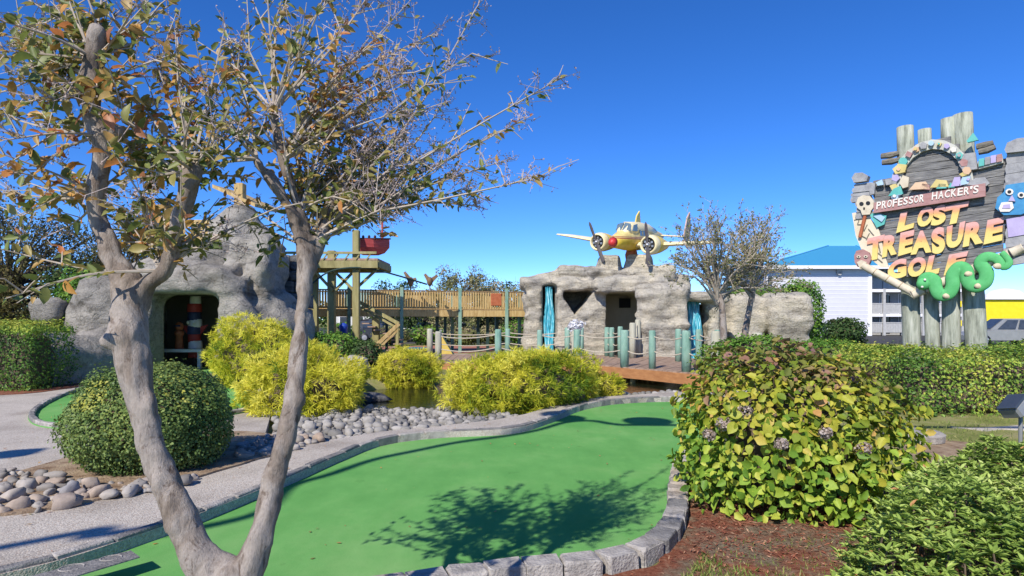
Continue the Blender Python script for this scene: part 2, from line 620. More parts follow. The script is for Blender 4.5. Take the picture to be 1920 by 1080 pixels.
m_mulch = M('red_mulch', (.13, .05, .03), (.24, .09, .055), (.3, .2, .13), scale=22, rough=.95, bump=1.0, bscale=70, spec=.1, detail=9)
def bed_mat():
    m, nt, b = new_mat('mulch_and_soil')
    b.inputs['Roughness'].default_value = .95
    b.inputs['Specular IOR Level'].default_value = .1
    g = nt.nodes.new('ShaderNodeNewGeometry')
    def noise(sc, det):
        n = nt.nodes.new('ShaderNodeTexNoise'); n.inputs['Scale'].default_value = sc; n.inputs['Detail'].default_value = det; n.inputs['Roughness'].default_value = .7
        nt.links.new(g.outputs['Position'], n.inputs['Vector'])
        return n.outputs['Fac']
    fine = noise(26, 9)
    r1 = ramp(nt, [(.3, (.12, .04, .025)), (.5, (.24, .085, .05)), (.7, (.34, .19, .12))]); nt.links.new(fine, r1.inputs[0])
    r2 = ramp(nt, [(.3, (.1, .07, .045)), (.5, (.2, .15, .1)), (.7, (.3, .24, .17))]); nt.links.new(fine, r2.inputs[0])
    big = ramp(nt, [(.44, (0, 0, 0)), (.58, (1, 1, 1))]); nt.links.new(noise(1.7, 6), big.inputs[0])
    mx = nt.nodes.new('ShaderNodeMix'); mx.data_type = 'RGBA'
    nt.links.new(big.outputs[0], mx.inputs['Factor']); nt.links.new(r1.outputs[0], mx.inputs['A']); nt.links.new(r2.outputs[0], mx.inputs['B'])
    nt.links.new(mx.outputs['Result'], b.inputs['Base Color'])
    bp = nt.nodes.new('ShaderNodeBump'); bp.inputs['Strength'].default_value = 1.0; bp.inputs['Distance'].default_value = .02
    nt.links.new(noise(60, 8), bp.inputs['Height']); nt.links.new(bp.outputs[0], b.inputs['Normal'])
    return m
m_bed = bed_mat()
m_soil = M('dry_soil', (.16, .1, .06), (.3, .22, .15), (.38, .3, .2), scale=7, rough=.95, bump=.8, bscale=50, spec=.1)
m_asphalt = M('asphalt', (.05, .05, .052), (.075, .075, .078), scale=3, rough=.9, spec=.15)
m_sand = M('pale_gravel', (.42, .38, .33), (.55, .5, .44), scale=8, rough=.95, bump=.5, bscale=70, spec=.1)

# ------------------------------------------------------------------ plan of the place (metres; x right, y ahead)
GREEN_NEAR = [(-3.5, 3.0), (-2.6, 3.1), (-1.8, 3.25), (-1.1, 3.45), (-.54, 3.72), (.09, 3.92), (.58, 4.03), (.94, 4.33), (1.22, 4.9), (1.48, 5.8), (1.9, 7.0), (2.7, 8.2), (3.8, 9.2), (4.7, 10.5)]
GREEN_FAR = [(4.5, 11.8), (3.15, 12.0), (2.0, 11.65), (1.22, 10.8), (.57, 9.44), (0, 8.6), (-1.0, 8.3), (-1.63, 7.83), (-1.93, 6.94), (-2.18, 5.84), (-2.43, 4.9), (-2.63, 4.38), (-2.9, 3.83), (-3.4, 3.35)]
GREEN = [tuple(p) for p in catmull(GREEN_NEAR + GREEN_FAR, 6, True)]
N_NEAR = len(GREEN_NEAR) * 6
GREEN2 = [tuple(p) for p in catmull([(-9.2, 20.6), (-8.6, 17.6), (-7.2, 15.2), (-5.4, 12.8), (-4.6, 11.3), (-4.35, 10.2), (-4.8, 9.3), (-5.6, 8.7), (-6.3, 8.55), (-7.1, 9.05), (-8.1, 10.4), (-9.2, 12.8), (-10.0, 16), (-10.4, 20.6)], 6, True)]
POND = [tuple(p) for p in catmull([(-4.7, 14.3), (-4.3, 12.2), (-3.0, 11.1), (-1.2, 11.0), (-.5, 11.9), (1.2, 13.1), (2.4, 13.4), (4.5, 13.5), (6.5, 13.8), (7.6, 16), (6.8, 19.5), (4, 22.5), (1, 23.5), (-1.2, 22.5), (-2.0, 19.5), (-2.3, 17.7), (-3.5, 16.7)], 5, True)]

def inside(poly, x, y):
    x = np.asarray(x, float); y = np.asarray(y, float)
    r = np.zeros(x.shape, bool)
    n = len(poly)
    for i in range(n):
        x0, y0 = poly[i]; x1, y1 = poly[(i + 1) % n]
        if y0 == y1:
            continue
        c = ((y0 > y) != (y1 > y)) & (x < (x1 - x0) * (y - y0) / (y1 - y0) + x0)
        r ^= c
    return r

def dist_poly(poly, x, y):
    x = np.asarray(x, float); y = np.asarray(y, float)
    d = np.full(x.shape, 1e9)
    n = len(poly)
    for i in range(n):
        a_ = np.array(poly[i]); b_ = np.array(poly[(i + 1) % n])
        e_ = b_ - a_
        t = np.clip(((x - a_[0]) * e_[0] + (y - a_[1]) * e_[1]) / max(e_ @ e_, 1e-9), 0, 1)
        d = np.minimum(d, np.hypot(x - a_[0] - t * e_[0], y - a_[1] - t * e_[1]))
    return np.where(inside(poly, x, y), -d, d)

def ground_z(x, y):
    d = dist_poly(POND, x, y)
    t = np.clip((d + .7) / 1.0, 0, 1)
    return -.03 - .75 * (1 - t * t * (3 - 2 * t))

def ground_sheet():
    xs = np.unique(np.concatenate([np.linspace(-700, -30, 14), np.arange(-30, -8, 2.), np.arange(-8, 11, .3), np.arange(11, 40, 2.), np.linspace(40, 900, 14)]))
    ys = np.unique(np.concatenate([np.linspace(-60, 0, 5), np.arange(0, 10, 1.), np.arange(10, 25, .3), np.arange(25, 80, 3.), np.linspace(80, 1200, 16)]))
    X, Y = np.meshgrid(xs, ys, indexing='ij')
    Z = np.full(X.shape, -.03)
    near = (X > -9) & (X < 12) & (Y > 9) & (Y < 26)
    Z[near] = ground_z(X[near], Y[near])
    nx, ny = X.shape
    I = np.arange(nx * ny).reshape(nx, ny)
    Q = np.stack([I[:-1, :-1], I[1:, :-1], I[1:, 1:], I[:-1, 1:]], -1).reshape(-1, 4)
    me = fast_mesh('ground', np.stack([X, Y, Z], -1).reshape(-1, 3), Q, m_grassbase, smooth=True)
    return tag(link_obj('ground', me), kind='structure')
ground_sheet()

green_o = struct('putting_green', MB().prism(GREEN, -.06, .0), m_turf)
PATH = [(-3.6, 2.2)] + [p for p in GREEN[N_NEAR:][::-1]]
PATH = [(-14, 1.2), (-4.2, 1.2), (-3.62, 3.0)] + GREEN[N_NEAR:][::-1] + [(4.75, 11.9), (4.8, 13.0), (3.3, 12.9), (1.7, 12.1), (.75, 10.9), (.2, 9.9), (-.3, 9.3), (-1.8, 8.35), (-2.35, 7.75), (-3.3, 8.2), (-4.0, 10.2), (-4.6, 12), (-5.3, 13.6), (-7.4, 15.6), (-8.8, 20), (-10.8, 20), (-11.5, 15), (-14, 14)]
struct('path', MB().prism(PATH, -.1, .08), m_path)
struct('second_putting_green', MB().prism(GREEN2, .06, .095), m_turf)

# kerbs: every block its own piece
def kerb(name, pts, closed, length, width, z0, z1, mats, jit=.004, out=1.0, b=.012, gap=.008, label=None):
    P = [Vector((p[0], p[1], 0)) for p in pts]
    if closed:
        P.append(P[0])
    root = tag(link_obj(name, None, None, P[0]), kind='structure')
    # walk along
    acc = [0.0]
    for i in range(1, len(P)):
        acc.append(acc[-1] + (P[i] - P[i - 1]).length)
    total = acc[-1]
    n = max(1, int(total / length))
    step = total / n
    def point(s):
        s = min(max(s, 0), total)
        for i in range(1, len(P)):
            if acc[i] >= s:
                t = (s - acc[i - 1]) / max(acc[i] - acc[i - 1], 1e-9)
                return P[i - 1].lerp(P[i], t)
        return P[-1]
    protos = []
    for k in range(6):
        me_o = MB().bbox((0, 0, 0), (step - gap, width, z1 - z0), b=b, jit=jit)
        me = bpy.data.meshes.new('block')
        me.from_pydata(me_o.v, [], me_o.f)
        me.materials.append(mats[k % len(mats)])
        protos.append(me)
    for k in range(n):
        a_, c_ = point(k * step), point((k + 1) * step)
        d = (c_ - a_).normalized()
        nrm = Vector((d.y, -d.x, 0)) * out
        mid = (a_ + c_) / 2 + nrm * (width / 2 + .004) + Vector((0, 0, (z0 + z1) / 2 + random.uniform(-.006, .006)))
        o = link_obj('block', protos[random.randrange(6)], root, mid)
        o.rotation_euler = (random.uniform(-.012, .012), random.uniform(-.012, .012), math.atan2(d.y, d.x) + random.uniform(-.02, .02))
    return root
kerb('near_kerb', GREEN[:N_NEAR - 2], False, .245, .17, -.1, .1, [m_kerb, m_kerbwarm, m_kerbdark, m_kerb], jit=.009)
kerb('far_kerb', GREEN[N_NEAR - 1:], False, .36, .085, -.1, .105, [m_kerbdark, m_kerb, m_kerbdark], jit=.004)
kerb('second_kerb', GREEN2[8:-8], False, .34, .08, .0, .15, [m_kerb, m_kerbdark], out=1.0)

# pond water
def water_mat():
    m, nt, b = new_mat('pond_water')
    b.inputs['Base Color'].default_value = (.012, .016, .008, 1)
    b.inputs['Roughness'].default_value = .03
    b.inputs['Specular IOR Level'].default_value = .6
    g = nt.nodes.new('ShaderNodeNewGeometry')
    mp = nt.nodes.new('ShaderNodeMapping'); mp.inputs['Scale'].default_value = (1, 2.2, 1)
    n = nt.nodes.new('ShaderNodeTexNoise'); n.inputs['Scale'].default_value = 4.5; n.inputs['Detail'].default_value = 4
    nt.links.new(g.outputs['Position'], mp.inputs[0]); nt.links.new(mp.outputs[0], n.inputs['Vector'])
    bp = nt.nodes.new('ShaderNodeBump'); bp.inputs['Strength'].default_value = .35; bp.inputs['Distance'].default_value = .03
    nt.links.new(n.outputs['Fac'], bp.inputs['Height']); nt.links.new(bp.outputs[0], b.inputs['Normal'])
    return m
pond = struct('pond_water', MB().add([(p[0] * 1.0, p[1], -.26) for p in POND], [tuple(range(len(POND)))]), water_mat())

# beds
def sheet(name, poly, z, mat, n=5, rough=.05, seed=1):
    P = catmull(poly, n, True)
    P = [(p[0] + rough * float(vnoise(np.array([[p[0] * 3, p[1] * 3, seed]]))[0]), p[1] + rough * float(vnoise(np.array([[p[0] * 3, p[1] * 3, seed + 9.]]))[0])) for p in P]
    return struct(name, MB().prism(P, z - .04, z), mat)
sheet('mulch_bed', [(1.36, 4.3), (1.5, 4.9), (1.72, 5.8), (2.15, 7.0), (2.7, 7.8), (3.6, 7.6), (4.0, 6.2), (3.2, 4.6), (2.6, 3.9), (2.0, 3.85), (1.55, 3.9)], .012, m_bed, n=14, rough=.2)
sheet('soil_bed', [(-.5, 3.1), (.1, 3.75), (.75, 3.98), (1.15, 4.4), (1.45, 5.2), (1.8, 6.4), (2.6, 6.4), (3.4, 4.4), (2.6, 3.2), (1.2, 2.6)], -.006, m_bed, n=10, rough=.14)
sheet('mulch_strip', [(-14, 12.2), (-11.4, 11.9), (-9.9, 12.9), (-10.4, 15), (-14, 15)], .092, m_mulch)
sheet('island_soil', [(-4.35, 4.75), (-3.9, 4.75), (-3.2, 5.5), (-2.85, 6.4), (-2.6, 7.1), (-2.75, 7.7), (-3.4, 8.2), (-4.2, 8.2), (-4.8, 7.4), (-4.9, 6.0), (-4.6, 5.2)], .1, m_soil)
sheet('sand_patch', [(6.6, 9.1), (8.0, 8.9), (9.3, 8.9), (9.2, 9.4), (7.8, 9.5)], -.012, m_sand, rough=.2)
sheet('sand_patch', [(4.6, 6.9), (5.3, 6.6), (6.0, 7.2), (5.9, 8.1), (5.2, 8.3)], -.016, m_soil, rough=.15)
sheet('bank_soil', [(4.2, 12.4), (5.0, 12.6), (5.6, 13.0), (7, 13.6), (7.5, 12.5), (5.4, 11.6)], .0, m_sand)
# asphalt car park behind, brick paving under the walkway
struct('car_park', MB().add([(-60, 42, -.022), (120, 42, -.022), (120, 130, -.022), (-60, 130, -.022)], [(0, 1, 2, 3)]), m_asphalt)
m_paver = M('red_paving', (.3, .11, .07), (.42, .19, .13), scale=5, rough=.9)
sheet('brick_paving', [(-10, 28.5), (-7, 27), (-3.5, 29), (-1, 33), (-1.5, 38), (-7, 38), (-11, 34)], -.015, m_paver, rough=.4)
sheet('pale_paving', [(-7.5, 25.5), (-5, 24.5), (-2.5, 25.5), (-1.2, 28), (-3.6, 29.2), (-7, 27)], -.011, m_sand, rough=.3)
m_pool = M('blue_pool_water', (.02, .3, .5), (.05, .42, .6), scale=3, rough=.15, spec=.5)
sheet('blue_pool', [(-6.6, 34), (-5.4, 33.2), (-4.6, 34.2), (-5, 36), (-6.4, 36)], .0, m_pool, rough=.1)
# ------------------------------------------------------------------ stone borders (each stone its own piece)
STONES = [stone_mesh('stone', m_stone, s, 1.0, random.uniform(.55, .95), random.uniform(.45, .75), 11, 7, s % 3 > 0) for s in range(10)]
GSTONES = [stone_mesh('stone', m_greystone, s + 20, 1.0, random.uniform(.65, .95), random.uniform(.55, .8), 8, 5, False) for s in range(8)]
def scatter_stones(root, poly, n, smin_, smax, zf, protos, seed, power=1.6, avoid=None, maxparts=300):
    r = random.Random(seed)
    xs = [p[0] for p in poly]; ys = [p[1] for p in poly]
    placed = []
    tries = 0
    while len(placed) < n and tries < n * 120:
        tries += 1
        x, y = r.uniform(min(xs), max(xs)), r.uniform(min(ys), max(ys))
        if not inside(poly, np.array([x]), np.array([y]))[0]:
            continue
        s = smin_ + (smax - smin_) * r.random() ** power
        if any((x - q[0]) ** 2 + (y - q[1]) ** 2 < (.36 * (s + q[2])) ** 2 for q in placed):
            continue
        if avoid and avoid(x, y):
            continue
        placed.append((x, y, s))
    placed.sort(key=lambda q: -q[2] / q[1])
    rest_v, rest_q, off = [], [], 0
    for k, (x, y, s) in enumerate(placed):
        z = zf(x, y) + s * .2
        rot = (r.uniform(-.3, .3), r.uniform(-.3, .3), r.uniform(0, 6.3))
        me = protos[r.randrange(len(protos))]
        sc_ = (s, s * r.uniform(.85, 1.1), s * r.uniform(.8, 1.15))
        if k >= maxparts:
            from mathutils import Euler
            Mx = Matrix.Translation((x, y, z)) @ Euler(rot).to_matrix().to_4x4() @ Matrix.Diagonal((*sc_, 1))
            co = np.empty(len(me.vertices) * 3, np.float32); me.vertices.foreach_get('co', co)
            A = np.array(Mx)
            rest_v.append(co.reshape(-1, 3) @ A[:3, :3].T + A[:3, 3])
            q = np.empty(len(me.loops), np.int32); me.loops.foreach_get('vertex_index', q)
            rest_q.append(q.reshape(-1, 4) + off); off += len(me.vertices)
            continue
        o = link_obj('stone', me, root, (x, y, z))
        o.rotation_euler = rot
        o.scale = sc_
    if rest_v:
        me = fast_mesh('small_stones', np.concatenate(rest_v) - np.array(wloc(root)), np.concatenate(rest_q), protos[0].materials[0], smooth=True)
        stuffpart(link_obj('small_stones', me, root, wloc(root)))
    return placed

bank = thing('rock_bank', (-1.5, 10, 0), 'bank of pale grey rubble stones between the path and the pond', 'rock bank')
BANKPOLY = [(-2.3, 7.75), (-1.8, 8.4), (-1.0, 8.75), (-.3, 9.35), (.1, 9.9), (-.3, 10.4), (-.7, 10.75), (-1.3, 10.85), (-2.9, 10.9), (-4.0, 11.6), (-4.3, 11), (-3.7, 9.6), (-3.2, 8.3)]
def bank_z(x, y):
    d = float(dist_poly(PATH, np.array([x]), np.array([y]))[0])
    return max(float(ground_z(np.array([x]), np.array([y]))[0]) + .05, .04 - max(d, 0) * .16)
scatter_stones(bank, BANKPOLY, 700, .06, .21, bank_z, GSTONES, 3, 1.4)
m_bankfill = M('bank_fill', (.2, .18, .16), (.34, .31, .28), scale=14, rough=.95, bump=.8, bscale=40)
bp_ = MB()
bpoly = catmull(BANKPOLY, 3, True)
ctr = np.mean(np.array(bpoly), 0)
vs = [(ctr[0], ctr[1], .02)] + [(p[0], p[1], bank_z(p[0], p[1]) - .03) for p in bpoly]
bp_.add(vs, [(0, i + 1, (i + 1) % len(bpoly) + 1) for i in range(len(bpoly))])
bp_.build('gravel_fill', m_bankfill, bank)

border = thing('cobble_border', (-4.2, 5.2, .1), 'border of rounded brown and grey cobbles in front of the clipped ball shrub', 'cobble border')
scatter_stones(border, [(-4.7, 5.0), (-4.3, 4.65), (-3.7, 4.85), (-3.1, 5.45), (-2.9, 5.85), (-3.35, 5.75), (-3.75, 5.65), (-4.4, 5.9), (-5.1, 6.2), (-5.0, 5.6)], 120, .06, .21, lambda x, y: .085, STONES, 5, 1.5)
border2 = thing('cobble_border', (-2.8, 7.3, .1), 'short row of blue-grey cobbles beside the clipped ball shrub', 'cobble border')
scatter_stones(border2, [(-3.05, 6.7), (-2.75, 6.75), (-2.5, 7.25), (-2.4, 7.7), (-2.8, 8.0), (-3.2, 8.0), (-3.2, 7.2)], 60, .07, .2, lambda x, y: .08, STONES, 8, 1.4)
shore = thing('shore_stones', (4.4, 13, 0), 'strip of white stones at the pond edge below the footbridge', 'shore stones')
scatter_stones(shore, [(2.2, 13.0), (3.3, 13.0), (4.8, 13.15), (5.8, 13.1), (6.5, 13.6), (5, 13.7), (3.4, 13.5)], 90, .1, .24, lambda x, y: -.02, GSTONES, 9, 1.2)

# ------------------------------------------------------------------ artificial rock
def rockmat(name, cols, scale=.7, strata=2.6):
    m, nt, b = new_mat(name)
    b.inputs['Roughness'].default_value = .93
    b.inputs['Specular IOR Level'].default_value = .12
    g = nt.nodes.new('ShaderNodeNewGeometry')
    n = nt.nodes.new('ShaderNodeTexNoise'); n.inputs['Scale'].default_value = scale; n.inputs['Detail'].default_value = 9; n.inputs['Roughness'].default_value = .68
    nt.links.new(g.outputs['Position'], n.inputs['Vector'])
    r = ramp(nt, [(.28 + .44 * i / (len(cols) - 1), c) for i, c in enumerate(cols)])
    nt.links.new(n.outputs['Fac'], r.inputs[0])
    mp = nt.nodes.new('ShaderNodeMapping'); mp.inputs['Scale'].default_value = (.35, .35, strata)
    nt.links.new(g.outputs['Position'], mp.inputs[0])
    n2 = nt.nodes.new('ShaderNodeTexNoise'); n2.inputs['Scale'].default_value = 1.6; n2.inputs['Detail'].default_value = 9; n2.inputs['Roughness'].default_value = .7; n2.inputs['Distortion'].default_value = .6
    nt.links.new(mp.outputs[0], n2.inputs['Vector'])
    r2 = ramp(nt, [(.34, (.45, .44, .43)), (.46, (.84, .84, .84)), (.56, (1, 1, 1)), (.72, (1.15, 1.13, 1.08))])
    nt.links.new(n2.outputs['Fac'], r2.inputs[0])
    mx = nt.nodes.new('ShaderNodeMix'); mx.data_type = 'RGBA'; mx.blend_type = 'MULTIPLY'; mx.inputs['Factor'].default_value = 1
    nt.links.new(r.outputs[0], mx.inputs['A']); nt.links.new(r2.outputs[0], mx.inputs['B'])
    nt.links.new(mx.outputs['Result'], b.inputs['Base Color'])
    n3 = nt.nodes.new('ShaderNodeTexNoise'); n3.inputs['Scale'].default_value = 5; n3.inputs['Detail'].default_value = 10; n3.inputs['Roughness'].default_value = .7
    mp3 = nt.nodes.new('ShaderNodeMapping'); mp3.inputs['Scale'].default_value = (1, 1, 1.7)
    nt.links.new(g.outputs['Position'], mp3.inputs[0]); nt.links.new(mp3.outputs[0], n3.inputs['Vector'])
    n3.inputs['Scale'].default_value = 2.2
    # hairline cracks in the sprayed concrete
    dn = nt.nodes.new('ShaderNodeTexNoise'); dn.inputs['Scale'].default_value = 2.0; dn.inputs['Detail'].default_value = 6
    nt.links.new(g.outputs['Position'], dn.inputs['Vector'])
    va = nt.nodes.new('ShaderNodeVectorMath'); va.operation = 'MULTIPLY_ADD'
    va.inputs[1].default_value = (1.1, 1.1, 1.1)
    nt.links.new(dn.outputs['Color'], va.inputs[0]); nt.links.new(g.outputs['Position'], va.inputs[2])
    vo = nt.nodes.new('ShaderNodeTexVoronoi'); vo.feature = 'DISTANCE_TO_EDGE'; vo.inputs['Scale'].default_value = .6
    nt.links.new(va.outputs[0], vo.inputs['Vector'])
    rc = ramp(nt, [(.0, (.72, .71, .7)), (.01, (.9, .9, .9)), (.02, (1, 1, 1))]); nt.links.new(vo.outputs['Distance'], rc.inputs[0])
    mx2 = nt.nodes.new('ShaderNodeMix'); mx2.data_type = 'RGBA'; mx2.blend_type = 'MULTIPLY'; mx2.inputs['Factor'].default_value = 1
    nt.links.new(mx.outputs['Result'], mx2.inputs['A']); nt.links.new(rc.outputs[0], mx2.inputs['B'])
    # fine grit
    n4 = nt.nodes.new('ShaderNodeTexNoise'); n4.inputs['Scale'].default_value = 14; n4.inputs['Detail'].default_value = 8; n4.inputs['Roughness'].default_value = .75
    nt.links.new(g.outputs['Position'], n4.inputs['Vector'])
    r4 = ramp(nt, [(.36, (.7, .69, .67)), (.5, (1, 1, 1)), (.68, (1.12, 1.11, 1.1))]); nt.links.new(n4.outputs['Fac'], r4.inputs[0])
    mx3 = nt.nodes.new('ShaderNodeMix'); mx3.data_type = 'RGBA'; mx3.blend_type = 'MULTIPLY'; mx3.inputs['Factor'].default_value = 1
    nt.links.new(mx2.outputs['Result'], mx3.inputs['A']); nt.links.new(r4.outputs[0], mx3.inputs['B'])
    nt.links.new(mx3.outputs['Result'], b.inputs['Base Color'])
    ad = nt.nodes.new('ShaderNodeMath'); ad.operation = 'MULTIPLY_ADD'; ad.inputs[1].default_value = .35
    nt.links.new(n4.outputs['Fac'], ad.inputs[0]); nt.links.new(n3.outputs['Fac'], ad.inputs[2])
    ad2 = nt.nodes.new('ShaderNodeMath'); ad2.operation = 'MULTIPLY_ADD'; ad2.inputs[1].default_value = .35
    nt.links.new(rc.outputs[0], ad2.inputs[0]); nt.links.new(ad.outputs[0], ad2.inputs[2])
    bp = nt.nodes.new('ShaderNodeBump'); bp.inputs['Strength'].default_value = 1.0; bp.inputs['Distance'].default_value = .12
    nt.links.new(ad2.outputs[0], bp.inputs['Height']); nt.links.new(bp.outputs[0], b.inputs['Normal'])
    return m
m_cave = rockmat('grey_sculpted_rock', [(.18, .168, .15), (.29, .272, .245), (.38, .352, .31), (.25, .238, .22)], .6, 1.2)
m_tanrock = rockmat('tan_sculpted_rock', [(.27, .25, .22), (.43, .4, .345), (.54, .49, .39), (.38, .36, .325)], .8, 2.6)
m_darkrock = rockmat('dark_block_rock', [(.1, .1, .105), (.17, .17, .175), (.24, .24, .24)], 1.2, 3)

def cave():
    lo, hi, h = (-13.4, 13.0, -.3), (-5.9, 23.6, 6.3), .1
    P = grid(lo, hi, h)
    f = sd_ell(P, (-10.1, 19.6, 1.0), (2.7, 2.7, 2.9))
    f = smin(f, sd_box(P, (-8.6, 19.9, 2.3), (2.2, 2.2, 4.6), .5, .2, .2), .4)
    f = smin(f, sd_ell(P, (-11.7, 17.9, 1.75), (.95, 1.1, 1.25)), .25)           # left bulge
    f = smin(f, sd_ell(P, (-10.9, 16.0, .2), (.75, 2.5, 1.0)), .35)               # foot running towards the path
    f = smin(f, sd_box(P, (-7.75, 17.3, 1.1), (.75, 1.1, 3.2), .3, .1, .12), .3)  # right jamb
    f = smin(f, sd_box(P, (-9.4, 17.3, 2.7), (3.4, 1.1, .8), .3, 0), .35)        # lintel
    f = smin(f, sd_box(P, (-7.6, 18.4, 3.1), (1.35, 1.6, 2.0), .3, -.15), .25)    # shouldered block
    f = smin(f, sd_ell(P, (-7.5, 18.6, 1.0), (1.4, 1.6, 1.6)), .4)
    f = smin(f, sd_ell(P, (-7.15, 17.7, 2.9), (.25, .4, .5)), .1)
    f = smin(f, sd_ell(P, (-8.9, 19.9, 4.6), (.75, .7, .7)), .3)
    f = f + .17 * fbm(P * .75, 3, 3) + .09 * fbm(P * np.array([2.0, 2.0, 2.6]), 8, 3) - .05 * np.abs(fbm(P * 1.5, 31, 2))
    # opening and hollow inside
    f = cut(f, sd_box(P, (-9.2, 17.4, .9), (1.8, 4.6, 2.86), .4), .12)
    f = cut(f, sd_box(P, (-10.1, 19.7, 1.0), (3.6, 3.6, 2.8), .3), .1)
    f = cut(f, sd_ell(P, (-7.75, 17.45, 3.1), (.1, .35, .5)), .06)
    root = thing('rock_cave', (-9.8, 18, 0), 'grey sculpted concrete cave with an arched opening beside the ball shrub', 'rock cave')
    rock_object('cave_shell', P, f, lo, h, m_cave, root)
    return root
cave_o = cave()

# back wall and things inside the cave mouth
m_inner = M('cave_plaster', (.16, .15, .13), (.24, .22, .19), scale=1.5, rough=.95)
MB().box((-10.1, 21.2, 1.2), (3.6, .12, 2.8)).build('back_wall', m_inner, cave_o)
m_white = M('weathered_white', (.6, .58, .55), (.74, .72, .68), scale=6, rough=.7)
led = MB().box((-10.3, 18.9, .66), (1.6, .3, .09)).box((-10.95, 18.95, .36), (.1, .1, .52)).box((-9.65, 18.95, .36), (.1, .1, .52))
tag(led.build('bench', m_white, loc=(-10.3, 18.9, .1)), 'low pale bench across the dark cave mouth', 'bench')
m_red = M('red_paint', (.3, .03, .025), (.42, .06, .045), scale=7, rough=.55)
m_orange = M('orange_wood', (.33, .09, .035), (.46, .15, .07), scale=8, rough=.6)
tot = thing('totem_pole', (-9.98, 19.3, .1), 'red and white carved totem pole standing in the cave mouth', 'totem')
m_navy = M('navy_paint', (.02, .03, .07), (.04, .05, .11), scale=5, rough=.5)
for k, (z, mt, w) in enumerate([(.25, m_red, .24), (.52, m_white, .25), (.74, m_red, .23), (.98, m_navy, .26), (1.2, m_white, .24), (1.42, m_navy, .25), (1.68, m_red, .26), (1.92, m_white, .2)]):
    MB().lathe([(w * .8, -.13), (w * .84, -.1), (w * .8, .1), (w * .76, .13)], (-9.98 + .02 * math.sin(k * 2), 19.3, z + .3), n=12).build('carved_ring', mt, tot, True)
for s in (-1, 1):
    MB().ball((-9.98 + s * .09, 19.06, 1.52), (.05, .04, .06), 8, 6).build('eye', m_white, tot, True)
    MB().slab([(-9.98 + s * .2, 19.25, 1.15), (-9.98 + s * .42, 19.25, 1.45), (-9.98 + s * .2, 19.25, 1.4)], (0, 1, 0), .06).build('wing', m_red, tot)
po = thing('carved_post', (-10.36, 19.1, .5), 'short orange carved post with a rounded head inside the cave', 'post')
MB().lathe([(.12, 0), (.13, .1), (.1, .5), (.14, .55), (.14, .62), (.1, .68)], (-10.36, 19.1, .6), n=12).build('shaft', m_orange, po, True)
MB().ball((-10.36, 19.1, 1.4), (.13, .13, .14), 10, 8).build('head', m_orange, po, True)
MB().box((-10.36, 18.98, 1.42), (.18, .03, .05)).build('eye_band', m_navy, po)

# dark block tower right of the cave, hut behind it
dk = thing('dark_rock_stack', (-7.2, 20, 0), 'dark grey stacked block wall at the shoulder of the cave', 'rock stack')
zz = 0
rr = random.Random(4)
while zz < 3.2:
    hh = rr.uniform(.32, .5)
    x = -8.0
    while x < -6.75:
        w = min(rr.uniform(.4, .7), -6.7 - x)
        MB().bbox((x + w / 2, 20.1 + rr.uniform(-.05, .05), zz + hh / 2), (w - .03, 1.2, hh - .03), .04, jit=.02).build('block', m_darkrock, dk)
        x += w
    zz += hh

